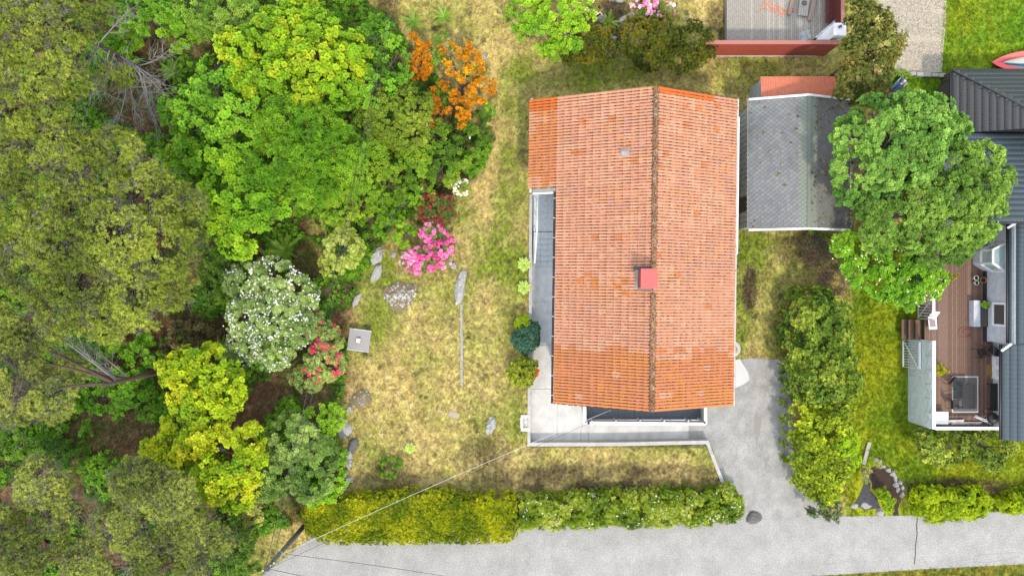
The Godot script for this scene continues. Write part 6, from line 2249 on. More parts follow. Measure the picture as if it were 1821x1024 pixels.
	plant("thuja_bush", "dark green conifer by the lower left roadside", "bush", g, [[420, 962, 28, 2.6], [426, 1000, 30, 2.6], [402, 932, 24, 2.4]], "scale", {"cl": 9.0, "k": 11, "cr": 0.2, "pal": c3([0.05, 0.10, 0.016, 0.10, 0.18, 0.025, 0.17, 0.27, 0.035]), "gap": -0.5, "mat": "needle"})
	plant("hydrangea_bush", "large-leaved yellowish plant left of the roadside grass", "bush", g, [[442, 900, 20, 1.6], [450, 920, 14, 1.4]], "hosta", {"cl": 5.0, "k": 3, "cr": 0.2, "pal": c3([0.20, 0.28, 0.03, 0.42, 0.42, 0.08, 0.52, 0.46, 0.16]), "gap": -0.6, "smin": 0.5, "smax": 0.8})
	plant("white_rhododendron", "rhododendron covered in white blossom in the wood", "shrub", "rhododendrons", [[440, 505, 36, 2.8], [490, 500, 38, 3], [528, 522, 34, 2.8], [440, 560, 38, 3], [500, 562, 42, 3.2], [535, 582, 30, 2.8], [440, 610, 34, 2.6], [490, 622, 34, 2.8]], "rhodo", {"cl": 8.0, "k": 8, "cr": 0.2, "pal": c3([0.08, 0.14, 0.03, 0.17, 0.25, 0.06, 0.29, 0.36, 0.11]), "gap": -0.45, "mat": "leaf_thick", "smin": 0.8, "smax": 1.2, "bloom": {"leaf": "floret", "pal": c3([0.50, 0.56, 0.44, 0.66, 0.68, 0.60, 0.78, 0.78, 0.72]), "cl": 8.0, "k": 4, "cr": 0.22, "gap": -0.22, "shell": 0.06, "smin": 0.45, "smax": 0.95}})
	plant("red_rhododendron", "rhododendron with scattered crimson blossom at wood's edge", "shrub", "rhododendrons", [[562, 580, 22, 1.6], [585, 602, 22, 1.6], [570, 642, 28, 1.6], [545, 672, 26, 1.4], [590, 652, 22, 1.4]], "rhodo", {"cl": 9.0, "k": 8, "cr": 0.2, "pal": c3([0.09, 0.14, 0.03, 0.18, 0.25, 0.05, 0.30, 0.35, 0.09]), "gap": -0.45, "mat": "leaf_thick", "bloom": {"leaf": "truss", "pal": c3([0.55, 0.015, 0.05, 0.70, 0.03, 0.14, 0.72, 0.06, 0.10]), "cl": 5.0, "k": 3, "cr": 0.16, "gap": -0.12, "shell": 0.05, "smin": 0.4, "smax": 0.75}})
	plant("yellow_azalea", "pale yellow green shrub left of the pale rock", "shrub", "", [[600, 412, 24, 2], [610, 446, 32, 2.2], [590, 468, 22, 1.8], [632, 440, 16, 1.8]], "rhodo", {"cl": 9.0, "k": 8, "cr": 0.2, "pal": c3([0.20, 0.26, 0.03, 0.36, 0.40, 0.07, 0.48, 0.50, 0.13]), "gap": -0.35, "smin": 0.7, "smax": 1.0})
	plant("pink_rhododendron", "vivid pink rhododendron in full bloom beside the lawn", "shrub", "rhododendrons", [[768, 415, 18, 1.2], [786, 440, 20, 1.3], [758, 458, 22, 1.3], [732, 462, 16, 1.1], [786, 462, 14, 1.1], [744, 466, 16, 1.1]], "rhodo", {"cl": 8.0, "k": 7, "cr": 0.16, "pal": c3([0.07, 0.15, 0.02, 0.15, 0.25, 0.03]), "gap": -0.6, "mat": "leaf_thick", "smin": 0.6, "smax": 1.0, "bloom": {"leaf": "truss", "pal": c3([0.58, 0.07, 0.24, 0.74, 0.20, 0.40, 0.80, 0.42, 0.56]), "cl": 11.0, "k": 3, "cr": 0.16, "gap": -0.6, "shell": 0.05, "smin": 0.7, "smax": 1.0}})
	plant("red_azalea", "dark red azalea just above the pink rhododendron", "shrub", "", [[768, 372, 24, 1.1], [796, 368, 18, 1.0], [785, 385, 14, 1.0]], "rhodo", {"cl": 8.0, "k": 8, "cr": 0.18, "pal": c3([0.06, 0.10, 0.02, 0.13, 0.16, 0.03]), "gap": -0.4, "smin": 0.6, "smax": 0.9, "bloom": {"leaf": "floret", "pal": c3([0.22, 0.01, 0.02, 0.30, 0.03, 0.04]), "cl": 11.0, "k": 4, "cr": 0.16, "gap": -0.2, "shell": 0.1}})
	plant("currant_bush", "fresh green bush left of the pink rhododendron", "bush", g, [[692, 402, 28, 1.3], [722, 420, 20, 1.2], [660, 385, 26, 1.4], [640, 365, 26, 1.6], [745, 345, 22, 1.3], [700, 350, 18, 1.0]], "broad", {"cl": 6.0, "k": 8, "cr": 0.2, "pal": c3([0.08, 0.19, 0.012, 0.17, 0.32, 0.016, 0.28, 0.40, 0.02]), "gap": -0.35, "smin": 0.6, "smax": 1.0})
	plant("cream_spiraea", "small cream flowering shrub at the lawn's wood edge", "shrub", "", [[820, 332, 13, 0.9], [808, 328, 9, 0.9]], "small", {"cl": 9.0, "k": 6, "cr": 0.15, "pal": c3([0.15, 0.22, 0.03, 0.25, 0.32, 0.05]), "gap": -0.6, "smin": 0.6, "smax": 0.9, "bloom": {"leaf": "floret", "pal": c3([0.70, 0.66, 0.40, 0.80, 0.78, 0.60]), "cl": 14.0, "k": 5, "cr": 0.14, "gap": -0.6, "shell": 0.1}})
	plant("orange_shrub", "big orange-leaved shrub at the top of the lawn", "shrub", "orange shrubs", [[800, 100, 22, 2.4], [835, 112, 20, 2.4], [818, 145, 28, 2.6], [852, 160, 22, 2.4], [790, 172, 24, 2.4], [812, 200, 22, 2.3], [780, 212, 16, 2], [862, 140, 16, 2.2], [836, 90, 12, 2.2]], "scale", {"cl": 6.5, "k": 12, "cr": 0.2, "pal": c3([0.38, 0.13, 0.008, 0.60, 0.24, 0.012, 0.70, 0.36, 0.02]), "gap": -0.1, "shell": 0.3, "bark": "bark_brown"})
	plant("orange_shrub", "smaller orange-leaved shrub left of the big one", "shrub", "orange shrubs", [[744, 72, 16, 2.2], [750, 95, 15, 2.2], [750, 120, 17, 2.2], [735, 125, 12, 2.0]], "scale", {"cl": 6.5, "k": 12, "cr": 0.2, "pal": c3([0.40, 0.14, 0.008, 0.62, 0.25, 0.012, 0.70, 0.36, 0.02]), "gap": -0.15, "shell": 0.3, "bark": "bark_brown"})
	plant("hazel_bush", "green bush growing between the two orange shrubs", "bush", g, [[785, 82, 20, 1.7], [775, 110, 18, 1.7], [840, 130, 16, 1.9], [862, 195, 18, 1.5]], "broad", {"cl": 5.0, "k": 7, "cr": 0.22, "pal": leafg, "gap": -0.3, "smin": 0.6, "smax": 1.0})
	# shrubs above the house
	plant("maple_tree", "green young maple above the tiled house", "tree", "", [[940, 22, 34, 3.2], [990, 20, 38, 3.5], [960, 60, 32, 3.2], [1012, 60, 28, 3.2], [985, 88, 18, 2.6], [1030, 30, 24, 3]], "maple", {"cl": 5.0, "k": 9, "cr": 0.26, "pal": c3([0.08, 0.20, 0.012, 0.18, 0.34, 0.018, 0.30, 0.44, 0.02]), "gap": -0.25, "smin": 0.6, "smax": 1.0})
	var yew := c3([0.045, 0.062, 0.008, 0.10, 0.115, 0.010, 0.19, 0.155, 0.012])
	plant("yew_bush", "small dark yew bush above the house ridge", "bush", "dark yew bushes", [[1045, 78, 32, 1.9], [1075, 85, 22, 1.7], [1022, 92, 22, 1.6], [1078, 58, 16, 1.5]], "scale", {"cl": 9.0, "k": 11, "cr": 0.2, "pal": yew, "gap": -0.35, "mat": "needle", "smin": 0.9, "smax": 1.35})
	plant("yew_bush", "wide dark yew bush left of the red wall", "bush", "dark yew bushes", [[1132, 68, 32, 2.2], [1180, 62, 34, 2.2], [1232, 78, 34, 2.2], [1158, 95, 28, 2], [1208, 98, 28, 2], [1252, 92, 22, 1.8]], "scale", {"cl": 9.0, "k": 11, "cr": 0.22, "pal": yew, "gap": -0.35, "mat": "needle", "smin": 0.9, "smax": 1.35})
	plant("pink_rhododendron", "pale pink rhododendron at the top edge above yew", "shrub", "rhododendrons", [[1150, 10, 18, 1.2], [1180, 20, 16, 1.2], [1166, 26, 12, 1.1], [1135, 18, 12, 1.1]], "rhodo", {"cl": 8.0, "k": 7, "cr": 0.18, "pal": c3([0.08, 0.13, 0.02, 0.16, 0.22, 0.03]), "gap": -0.5, "mat": "leaf_thick", "smin": 0.7, "smax": 1.0, "bloom": {"leaf": "truss", "pal": c3([0.70, 0.16, 0.34, 0.78, 0.36, 0.50, 0.82, 0.6, 0.66]), "cl": 7.0, "k": 3, "cr": 0.18, "gap": -0.35, "shell": 0.05, "smin": 0.7, "smax": 1.0}})
	plant("cream_spiraea", "low cream flowering plant in the upper flower bed", "shrub", "", [[1058, 12, 15, 0.5], [1040, 8, 10, 0.4]], "small", {"cl": 7.0, "k": 5, "cr": 0.15, "pal": c3([0.2, 0.22, 0.04, 0.3, 0.3, 0.06]), "gap": -0.5, "smin": 0.5, "smax": 0.8, "bloom": {"leaf": "floret", "pal": c3([0.72, 0.66, 0.36, 0.8, 0.76, 0.5]), "cl": 6.0, "k": 4, "cr": 0.14, "gap": -0.4, "smin": 0.5, "smax": 0.8}})
	for f in [["bright fern between dark bush and yellow azalea", 505, 445, 1.5], ["fern in the clearing below bare pine boughs", 248, 70, 1.1], ["fern in the dark gap above the white rhododendron", 478, 462, 1.1], ["fern beside the top lawn path", 735, 40, 1.0], ["fern at top edge near the wood path", 790, 30, 0.9], ["fern in shade below the broad pine", 205, 615, 1.2], ["fern left of the golden young maple", 395, 620, 1.1], ["fern right of bare pine boughs", 310, 130, 1.1], ["fern beside the small yew bush", 1082, 40, 0.9], ["fern under the green maple by the cable", 300, 195, 1.0]]:
		fern(f[0], f[1], f[2], f[3], [])
	# low growth of the wood floor
	var herb := PackedFloat32Array()
	var brack := PackedFloat32Array()
	var brk := c3([0.12, 0.065, 0.035, 0.26, 0.145, 0.07, 0.42, 0.28, 0.16])
	for i in 90000:
		var gx := rng.randf_range(-40.0, 880.0)
		var gy := rng.randf_range(-30.0, 1040.0)
		if gx > wood_edge(gy) + 10.0:
			continue
		var v := pl(gx, gy)
		if on_paving(Vector2(v.x, v.z)):
			continue
		var n := nz.get_noise_2d(v.x * 22.0, v.z * 22.0) + 0.5 * nf.get_noise_2d(v.x * 40.0, v.z * 40.0)
		var y := gh(v.x, v.z)
		var brown := soft(gx, gy, 200, 780, 150, 75) + soft(gx, gy, 300, 560, 70, 60) + soft(gx, gy, 450, 720, 60, 50) + soft(gx, gy, 235, 70, 50, 40)
		if n - 0.3 * brown > -0.08 and rng.randf() < 0.8:
			push(herb, facing(Vector3.UP + rv() * 0.4, rng.randf_range(0.6, 1.3), rng.randf() * TAU), Vector3(v.x, y + rng.randf_range(0.03, 0.25 + n * 0.8), v.z), tone(deep if n < 0.1 else leafg, rng.randf()) * 1.15)
		elif rng.randf() < 0.75:
			push(brack, facing(Vector3.UP + rv() * 0.7, rng.randf_range(0.4, 1.0), rng.randf() * TAU), Vector3(v.x, y + rng.randf_range(0.02, 0.15), v.z), tone(brk, rng.randf()))
	for s in [["undergrowth", L.broad, "leaf", herb, "low green herbs and seedlings on the wood floor"], ["dead_bracken", L.twig, "twig_grey", brack, "brown dead bracken stems on the wood floor"]]:
		var o := copies(self, s[0], s[1], M[s[2]], s[3])
		tag(o, s[4], "undergrowth")
		o.set_meta("kind", "stuff")
	plant("rodgersia_plant", "brownish large-leaved plant below the broad pine", "plant", "", [[330, 600, 24, 0.7], [355, 585, 22, 0.7], [310, 618, 18, 0.6], [375, 600, 16, 0.6]], "hosta", {"cl": 5.0, "k": 3, "cr": 0.25, "pal": c3([0.10, 0.09, 0.03, 0.20, 0.16, 0.07, 0.28, 0.22, 0.11]), "gap": -0.6, "smin": 0.6, "smax": 1.0, "stem": "stem", "leafname": "foliage", "r": 0.04})

func garden_plants() -> void:
	# hedges
	var gold := c3([0.11, 0.16, 0.006, 0.25, 0.29, 0.006, 0.44, 0.43, 0.010])
	hedge("thuja_hedge", "clipped yellow green thuja hedge along the road", [[534, 912], [560, 888], [660, 880], [760, 874], [803, 870], [806, 886], [860, 884], [905, 880], [917, 890], [918, 950], [908, 964], [820, 968], [700, 968], [580, 968], [545, 952]], 1.25, "scale", {"cl": 75.0, "k": 7, "cr": 0.11, "pal": gold, "mat": "needle", "smin": 0.6, "smax": 1.0, "shag": 0.05, "round": 0.28, "group": "hedges along the road"})
	hedge("flowering_hedge", "loose green hedge with small white flowers along road", [[920, 884], [1000, 878], [1100, 874], [1200, 870], [1300, 864], [1320, 885], [1326, 912], [1310, 930], [1240, 936], [1100, 940], [1000, 942], [930, 946], [919, 930]], 0.6, "broad", {"cl": 60.0, "k": 6, "cr": 0.14, "pal": c3([0.08, 0.14, 0.010, 0.20, 0.27, 0.014, 0.42, 0.43, 0.07]), "gap": -0.12, "smin": 0.5, "smax": 0.95, "shag": 0.12, "round": 0.4, "flowers": 0.24, "group": "hedges along the road"})
	hedge("conifer_hedge", "tall dark conifer hedge, upper half beside the driveway", [[1428, 522], [1465, 512], [1500, 525], [1518, 560], [1520, 620], [1535, 665], [1532, 715], [1422, 715], [1412, 640], [1414, 575]], 2.2, "fan", {"cl": 34.0, "k": 9, "cr": 0.2, "pal": c3([0.06, 0.115, 0.014, 0.15, 0.23, 0.022, 0.30, 0.35, 0.045]), "mat": "needle", "smin": 0.7, "smax": 1.15, "shag": 0.22, "round": 0.7, "gap": -0.12, "group": "conifer hedge by the driveway"})
	hedge("conifer_hedge", "brighter lower half of conifer hedge beside the driveway", [[1420, 712], [1528, 712], [1518, 760], [1512, 800], [1512, 850], [1504, 888], [1480, 902], [1440, 880], [1420, 830], [1414, 770]], 1.9, "fan", {"cl": 34.0, "k": 9, "cr": 0.19, "pal": c3([0.10, 0.16, 0.010, 0.24, 0.31, 0.014, 0.40, 0.46, 0.022]), "mat": "needle", "smin": 0.6, "smax": 1.05, "shag": 0.2, "round": 0.7, "gap": -0.15, "group": "conifer hedge by the driveway"})
	plant("lime_bush", "lime green leafy bush inside the lower conifer hedge", "bush", "", [[1508, 790, 20, 2.0], [1512, 815, 16, 1.9]], "broad", {"cl": 7.0, "k": 8, "cr": 0.2, "pal": c3([0.18, 0.32, 0.010, 0.32, 0.46, 0.014, 0.44, 0.52, 0.02]), "gap": -0.4, "smin": 0.6, "smax": 1.0})
	plant("juniper_bush", "grey green creeping juniper at the driveway corner", "bush", "", [[1455, 895, 20, 0.6], [1478, 905, 18, 0.5]], "scale", {"cl": 9.0, "k": 9, "cr": 0.2, "pal": c3([0.08, 0.12, 0.05, 0.16, 0.21, 0.09]), "gap": -0.4, "mat": "needle"})
	var lime := c3([0.14, 0.23, 0.008, 0.29, 0.37, 0.008, 0.48, 0.52, 0.014])
	hedge("box_hedge", "round-topped yellow green hedge at the lower right", [[1630, 880], [1650, 868], [1700, 872], [1750, 868], [1768, 890], [1764, 918], [1720, 928], [1670, 933], [1640, 922]], 0.35, "small", {"cl": 70.0, "k": 7, "cr": 0.13, "pal": lime, "smin": 0.5, "smax": 0.9, "shag": 0.12, "round": 0.5, "gap": -0.3, "group": "hedges along the road"})
	hedge("box_hedge", "short yellow green hedge cut by the right edge", [[1784, 890], [1810, 876], [1850, 870], [1880, 880], [1880, 905], [1820, 914], [1790, 914]], 0.25, "small", {"cl": 70.0, "k": 7, "cr": 0.13, "pal": lime, "smin": 0.5, "smax": 0.9, "shag": 0.12, "round": 0.45, "gap": -0.3, "group": "hedges along the road"})
	# trees between the houses
	var g := "trees between the houses"
	plant("maple_tree", "dense fresh green maple beside the slate shed", "tree", g, [[1552, 207, 34, 6.5], [1612, 202, 38, 6.8], [1662, 206, 33, 6.4], [1522, 242, 40, 6.2], [1580, 242, 50, 7], [1640, 242, 48, 7], [1688, 232, 32, 6.2], [1520, 300, 38, 6], [1570, 300, 45, 6.5], [1620, 290, 45, 6.6], [1512, 340, 26, 5.5], [1545, 342, 28, 5.5]], "broad", {"cl": 13.0, "k": 8, "cr": 0.2, "shell": 0.55, "pal": c3([0.06, 0.15, 0.025, 0.15, 0.29, 0.045, 0.30, 0.45, 0.09]), "gap": -0.3, "smin": 0.7, "smax": 1.1, "r": 0.2})
	plant("birch_tree", "olive green birch over the neighbour's deck corner", "tree", g, [[1700, 292, 40, 5.8], [1750, 284, 32, 5.5], [1640, 350, 45, 6], [1690, 350, 45, 6], [1740, 342, 40, 5.8], [1775, 320, 26, 5.2], [1590, 380, 42, 5.6], [1640, 410, 40, 5.6], [1690, 410, 40, 5.6], [1738, 400, 36, 5.4], [1562, 420, 28, 5], [1660, 446, 28, 5], [1700, 446, 24, 5], [1772, 365, 20, 5], [1552, 370, 30, 5.4]], "small", {"cl": 13.0, "k": 8, "cr": 0.2, "shell": 0.55, "pal": c3([0.08, 0.16, 0.022, 0.18, 0.30, 0.042, 0.33, 0.45, 0.075]), "gap": -0.3, "smin": 0.8, "smax": 1.2, "r": 0.16})
	plant("rowan_tree", "bright green tree dotted with white flower heads", "tree", g, [[1510, 442, 28, 3.4], [1550, 452, 32, 3.6], [1590, 462, 34, 3.8], [1630, 482, 34, 3.8], [1570, 500, 30, 3.5], [1610, 512, 28, 3.4], [1650, 508, 24, 3.4], [1522, 480, 26, 3.3], [1670, 490, 16, 3.2], [1620, 534, 16, 3]], "broad", {"cl": 7.0, "k": 9, "cr": 0.25, "pal": c3([0.09, 0.22, 0.012, 0.18, 0.36, 0.018, 0.29, 0.46, 0.025]), "gap": -0.25, "bloom": {"leaf": "floret", "pal": c3([0.50, 0.64, 0.24, 0.72, 0.78, 0.48]), "cl": 5.0, "k": 2, "cr": 0.25, "gap": -0.3, "shell": 0.05, "smin": 0.45, "smax": 0.9}})
	plant("juniper_tree", "shaggy olive brown juniper right of the red wall", "tree", "", [[1526, 22, 22, 5], [1552, 42, 30, 5.5], [1576, 82, 26, 5.2], [1535, 90, 32, 5.5], [1555, 130, 32, 5.2], [1522, 140, 28, 5], [1588, 62, 18, 4.8], [1508, 165, 20, 3.6], [1552, 165, 18, 4], [1528, 55, 24, 5.2]], "scale", {"cl": 8.0, "k": 11, "cr": 0.26, "pal": c3([0.06, 0.085, 0.02, 0.14, 0.16, 0.03, 0.27, 0.22, 0.055]), "gap": -0.22, "mat": "needle", "smin": 0.9, "smax": 1.4, "r": 0.16, "bark": "bark_brown"})
	plant("dead_shrub", "bare brown twiggy shrub above the conifer hedge", "shrub", "", [[1465, 470, 26, 0.9], [1485, 500, 22, 1.0], [1445, 440, 20, 0.6]], "twig", {"cl": 9.0, "k": 8, "cr": 0.25, "pal": c3([0.14, 0.10, 0.07, 0.28, 0.22, 0.16]), "gap": -0.4, "mat": "twig_grey", "leafname": "twigs", "bark": "bark_brown", "r": 0.04})
	plant("elder_bush", "small green sapling below the slate shed's gable", "bush", "", [[1452, 422, 14, 0.7], [1462, 437, 10, 0.5]], "broad", {"cl": 6.0, "k": 6, "cr": 0.2, "pal": c3([0.10, 0.22, 0.02, 0.2, 0.36, 0.02]), "gap": -0.4, "r": 0.02, "smin": 0.6, "smax": 1.0})
	plant("fern_bush", "dark leafy plants in the corner right of red lean-to", "bush", "", [[1510, 165, 16, 0.9], [1525, 180, 16, 0.9]], "broad", {"cl": 6.0, "k": 7, "cr": 0.2, "pal": c3([0.06, 0.14, 0.02, 0.14, 0.24, 0.02]), "gap": -0.4, "r": 0.02})
	plant("barberry_bush", "dark red brown barberry bush near the sunbather", "bush", "", [[1572, 153, 12, 0.8], [1578, 161, 9, 0.7]], "small", {"cl": 9.0, "k": 8, "cr": 0.16, "pal": c3([0.06, 0.025, 0.018, 0.13, 0.05, 0.03]), "gap": -0.5, "r": 0.03, "smin": 0.6, "smax": 0.9})
	plant("lady_mantle", "low leafy green plant below the gravel kerb", "plant", "", [[1598, 137, 11, 0.3], [1612, 135, 8, 0.3]], "broad", {"cl": 9.0, "k": 6, "cr": 0.14, "pal": c3([0.14, 0.24, 0.02, 0.30, 0.38, 0.05]), "gap": -0.6, "r": 0.01, "stem": "stem", "leafname": "foliage", "smin": 0.5, "smax": 0.9})
	# conifers by the deck
	plant("thuja_bush", "spiky green conifer below the deck, left one", "bush", "conifers below the deck", [[1660, 790, 26, 1.2], [1690, 795, 26, 1.3], [1675, 810, 18, 1.1], [1640, 780, 16, 0.9]], "fan", {"cl": 15.0, "k": 10, "cr": 0.2, "pal": c3([0.07, 0.12, 0.02, 0.19, 0.25, 0.03, 0.36, 0.40, 0.06]), "gap": -0.2, "mat": "needle", "smin": 0.7, "smax": 1.2, "up": 0.35})
	plant("thuja_bush", "spiky green conifer below the deck, right one", "bush", "conifers below the deck", [[1762, 800, 28, 1.2], [1785, 795, 20, 1.2], [1740, 790, 20, 1.1], [1765, 820, 16, 1.0], [1730, 778, 14, 0.9]], "fan", {"cl": 15.0, "k": 10, "cr": 0.2, "pal": c3([0.07, 0.12, 0.02, 0.20, 0.26, 0.03, 0.38, 0.42, 0.07]), "gap": -0.2, "mat": "needle", "smin": 0.7, "smax": 1.2, "up": 0.35})
	plant("potted_conifer", "yellow dwarf conifer by the deck's parapet", "plant", "yellow potted conifers", [[1672, 657, 9, 1.75], [1679, 660, 6, 1.7]], "scale", {"cl": 22.0, "k": 9, "cr": 0.1, "pal": c3([0.26, 0.28, 0.006, 0.46, 0.40, 0.008]), "gap": -0.8, "mat": "needle", "smin": 0.5, "smax": 0.8, "r": 0.03, "base": [1652, 653], "stem": "stem", "leafname": "foliage"})
	plant("potted_conifer", "slim yellow conifer at the deck's flowering tree", "plant", "yellow potted conifers", [[1685, 493, 5, 1.6], [1693, 491, 5, 1.9], [1700, 489, 4, 2.2]], "scale", {"cl": 22.0, "k": 9, "cr": 0.08, "pal": c3([0.30, 0.26, 0.006, 0.48, 0.38, 0.008]), "gap": -0.8, "mat": "needle", "smin": 0.5, "smax": 0.8, "r": 0.03, "stem": "stem", "leafname": "foliage"})
	# beside the path
	for h in [["upper pale yellow green hosta beside the path", 932, 470, 0.92], ["second pale yellow green hosta beside the path", 932, 511, 0.90], ["lone pale hosta in the lower lawn", 729, 797, 0.72]]:
		var p := pl(h[1], h[2], 0.25)
		p.y = gh(p.x, p.z)
		var t := thing("hosta", h[0], "plant", p, "pale hostas")
		var s := Shape.new(true)
		s.tube([Vector3(0, -0.05, 0), Vector3(0, 0.2, 0)], [0.05, 0.03], 6)
		local(t, "stem", s.done(), M.bark_brown)
		for i in 52:
			var q := i / 52.0
			var a := i * 2.39996
			var tilt := lerpf(1.25, 0.15, q)
			var b := Basis(Vector3.UP, a) * Basis(Vector3.RIGHT, tilt) * Basis().scaled(Vector3(1.0, 1.0, lerpf(0.55, 1.05, q)) * h[3])
			local(t, "leaf", L.hosta_leaf, [M.hosta_a, M.hosta_b, M.hosta_c][i % 3], Transform3D(b, Vector3(0, 0.22 - 0.08 * q, 0)))
	plant("blue_juniper", "round blue green juniper beside the path", "bush", "", [[935, 598, 22, 0.55], [926, 602, 18, 0.5], [942, 590, 16, 0.5], [932, 612, 14, 0.4], [942, 606, 14, 0.5]], "scale", {"cl": 26.0, "k": 10, "cr": 0.14, "pal": c3([0.03, 0.085, 0.05, 0.06, 0.15, 0.095, 0.11, 0.23, 0.15]), "gap": -0.6, "mat": "needle", "smin": 0.6, "smax": 0.95, "r": 0.04, "up": 0.3})
	plant("box_bush", "small bright green bush touching the blue juniper", "bush", "", [[929, 571, 13, 0.75], [924, 576, 9, 0.7]], "small", {"cl": 26.0, "k": 9, "cr": 0.1, "pal": c3([0.14, 0.24, 0.006, 0.30, 0.38, 0.01]), "gap": -0.8, "smin": 0.4, "smax": 0.7, "r": 0.03})
	var rt := plant("round_thuja", "round mossy green thuja with orange patch by path", "bush", "", [[930, 662, 24, 0.6], [918, 664, 15, 0.55], [932, 674, 15, 0.5], [926, 650, 15, 0.5], [942, 652, 14, 0.5]], "fan", {"cl": 22.0, "k": 8, "cr": 0.12, "pal": c3([0.09, 0.13, 0.012, 0.20, 0.25, 0.018, 0.34, 0.37, 0.035]), "gap": -0.5, "mat": "needle", "smin": 0.5, "smax": 0.85, "r": 0.04, "up": 0.35})
	crown(rt, "orange_foliage", L.scale, M.needle, at_height([[951, 660, 7, 0.7], [950, 669, 5, 0.6]]), {"cl": 40.0, "k": 9, "cr": 0.08, "pal": c3([0.50, 0.12, 0.01, 0.62, 0.20, 0.015]), "gap": -0.9, "smin": 0.5, "smax": 0.8})
	plant("seedling_shrub", "small green shrub low in the front lawn", "shrub", "", [[690, 832, 18, 0.4], [700, 822, 12, 0.4]], "broad", {"cl": 7.0, "k": 7, "cr": 0.16, "pal": c3([0.06, 0.14, 0.012, 0.15, 0.27, 0.02]), "gap": -0.3, "smin": 0.5, "smax": 0.9, "r": 0.02})
	plant("heather_patch", "brownish red heather tuft below the crooked rock", "plant", "", [[868, 812, 16, 0.12], [860, 795, 12, 0.1]], "twig", {"cl": 14.0, "k": 7, "cr": 0.16, "pal": c3([0.12, 0.06, 0.045, 0.24, 0.13, 0.09]), "gap": -0.4, "mat": "twig_grey", "smin": 0.3, "smax": 0.6, "r": 0.01, "stem": "stem", "leafname": "foliage"})
	plant("thuja_seedling", "bright green fern-like conifer beside the pond liner", "plant", "", [[1577, 888, 14, 0.35], [1580, 900, 9, 0.25], [1570, 876, 8, 0.3]], "fan", {"cl": 18.0, "k": 9, "cr": 0.12, "pal": c3([0.14, 0.24, 0.008, 0.32, 0.44, 0.012]), "gap": -0.6, "mat": "needle", "smin": 0.5, "smax": 0.9, "r": 0.02, "stem": "stem", "leafname": "foliage"})
	plant("withered_plant", "withered tan plant right of the pond fern", "plant", "", [[1607, 894, 10, 0.0], [1603, 880, 7, 0.0]], "twig", {"cl": 22.0, "k": 7, "cr": 0.12, "pal": c3([0.26, 0.15, 0.06, 0.42, 0.28, 0.12]), "gap": -0.6, "mat": "twig_grey", "smin": 0.3, "smax": 0.6, "r": 0.01, "stem": "stem", "leafname": "foliage"})
	plant("variegated_plant", "yellow variegated leaves along the pond's left side", "plant", "", [[1537, 845, 8, 0.1], [1540, 858, 6, 0.1], [1543, 835, 7, 0.1], [1561, 824, 7, 0.1]], "willow", {"cl": 16.0, "k": 4, "cr": 0.14, "pal": c3([0.34, 0.33, 0.08, 0.55, 0.5, 0.2]), "gap": -0.5, "smin": 0.6, "smax": 1.0, "r": 0.01, "stem": "stem", "leafname": "foliage"})

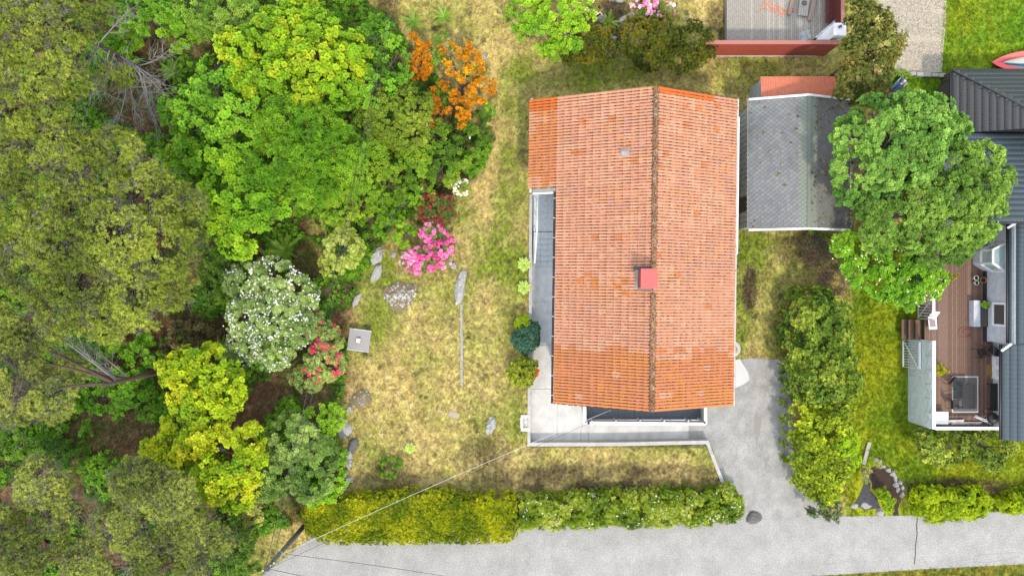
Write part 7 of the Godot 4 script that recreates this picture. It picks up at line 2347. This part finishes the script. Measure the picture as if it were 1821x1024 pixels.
func _ready() -> void:
	# camera, sky, sun
	var cam := Camera3D.new()
	cam.name = "camera"
	cam.position = Vector3(0, EYE, 0)
	cam.rotation = Vector3(-PI / 2, 0, 0)
	cam.fov = rad_to_deg(2.0 * atan(512.0 / LENS))
	cam.near = 0.5
	cam.far = 900.0
	add_child(cam)
	var sky_mat := ProceduralSkyMaterial.new()
	sky_mat.sky_top_color = Color(0.77, 0.80, 0.855)
	sky_mat.sky_horizon_color = Color(0.90, 0.92, 0.94)
	sky_mat.ground_horizon_color = Color(0.6, 0.6, 0.58)
	sky_mat.ground_bottom_color = Color(0.3, 0.3, 0.28)
	sky_mat.sky_curve = 0.3
	var sky := Sky.new()
	sky.sky_material = sky_mat
	var env := Environment.new()
	env.background_mode = Environment.BG_SKY
	env.sky = sky
	env.background_energy_multiplier = 1.7
	env.tonemap_mode = Environment.TONE_MAPPER_LINEAR
	env.tonemap_exposure = 1.6
	env.sdfgi_enabled = true
	env.ssao_enabled = true
	env.ssil_enabled = true
	var we := WorldEnvironment.new()
	we.name = "world_environment"
	we.environment = env
	add_child(we)
	var sun := DirectionalLight3D.new()
	sun.name = "sun"
	sun.light_energy = 0.72
	sun.light_color = Color(1.0, 0.955, 0.88)
	sun.light_angular_distance = 4.0
	sun.shadow_enabled = true
	add_child(sun)
	sun.look_at_from_position(Vector3.ZERO, -Vector3(sin(deg_to_rad(18.0)) * cos(deg_to_rad(51.0)), sin(deg_to_rad(51.0)), cos(deg_to_rad(18.0)) * cos(deg_to_rad(51.0))), Vector3.UP)
	rng.seed = 20240611
	nz.seed = 4
	nz.frequency = 0.01
	nz.fractal_octaves = 3
	nf.seed = 9
	nf.frequency = 0.01
	nf.fractal_octaves = 4
	nf.fractal_gain = 0.6
	patio_poly = plan_poly([[944, 409], [992, 409], [992, 560], [1230, 640], [1230, 789], [941, 790]], -0.6)
	drive_poly = plan_poly([[1226, 700], [1296, 640], [1340, 636], [1395, 640], [1412, 690], [1412, 810], [1432, 870], [1466, 912], [1500, 930], [1325, 935], [1318, 900], [1290, 862], [1264, 790], [1226, 790]], -0.6)
	road_poly = plan_poly([[400, 1070], [515, 985], [560, 950], [1300, 915], [1340, 922], [1480, 918], [1620, 916], [1821, 908], [1980, 900], [1980, 992], [1821, 1003], [1640, 1012], [1450, 1024], [1300, 1050], [900, 1095], [400, 1120]], -0.6)
	paved = [patio_poly, drive_poly, road_poly, plan_poly([[945, 335], [992, 335], [992, 473], [943, 473]]), plan_poly([[990, 190], [1290, 190], [1290, 700], [990, 700]]), plan_poly([[1325, 165], [1500, 165], [1500, 395], [1325, 395]]),
		plan_poly([[1293, -40], [1490, -40], [1490, 95], [1293, 95]]), plan_poly([[1553, -30], [1680, -30], [1672, 128], [1590, 128], [1598, 90]]), plan_poly([[1625, 440], [1900, 440], [1900, 765], [1625, 765]]), plan_poly([[1700, 140], [1900, 140], [1900, 440], [1720, 440]]),
		plan_poly([[1532, 834], [1572, 826], [1602, 856], [1608, 880], [1598, 917], [1520, 905]], -0.5), plan_poly([[1285, 640], [1330, 640], [1333, 690], [1285, 690]], -0.55)]
	make_materials()
	for m in [["worn_pale", 0.50, 0.48, 0.45], ["worn_dark", 0.38, 0.36, 0.325]]:
		mk(m[0], lin(m[1], m[2], m[3]), 0.95, "speck", Vector3(0.5, 0.5, 0.5))
	leafy("twig_grey", Color(0, 0, 0), 0.9)
	for f in [["fern_a", 0.12, 0.24, 0.012], ["fern_b", 0.19, 0.30, 0.015], ["fern_c", 0.15, 0.27, 0.01], ["hosta_a", 0.42, 0.56, 0.08], ["hosta_b", 0.32, 0.48, 0.05], ["hosta_c", 0.60, 0.64, 0.22]]:
		var m := mk(f[0], lin(f[1], f[2], f[3]), 0.5)
		m.backlight_enabled = true
		m.backlight = Color(0.4, 0.45, 0.15)
	make_leaves()
	var hl := Shape.new()
	for sd in [-1.0, 1.0]:
		hl.tri_out(Vector3(0, 0, 0), Vector3(sd * 0.15, 0.05, -0.30), Vector3(0, 0.02, -0.38), Vector3.UP)
		hl.tri_out(Vector3(0, 0.02, -0.38), Vector3(sd * 0.15, 0.05, -0.30), Vector3(0, -0.03, -0.58), Vector3.UP)
	L.hosta_leaf = hl.done()
	make_ground()
	paving()
	tiled_house()
	slate_shed()
	neighbour_house()
	upper_terrace()
	deck_and_things()
	wood()
	garden_plants()
	rocks_and_small()
	pole_and_wires()
	boat()
	sunbather()
	make_grass()
	print("built in ", Time.get_ticks_msec() / 1000.0)
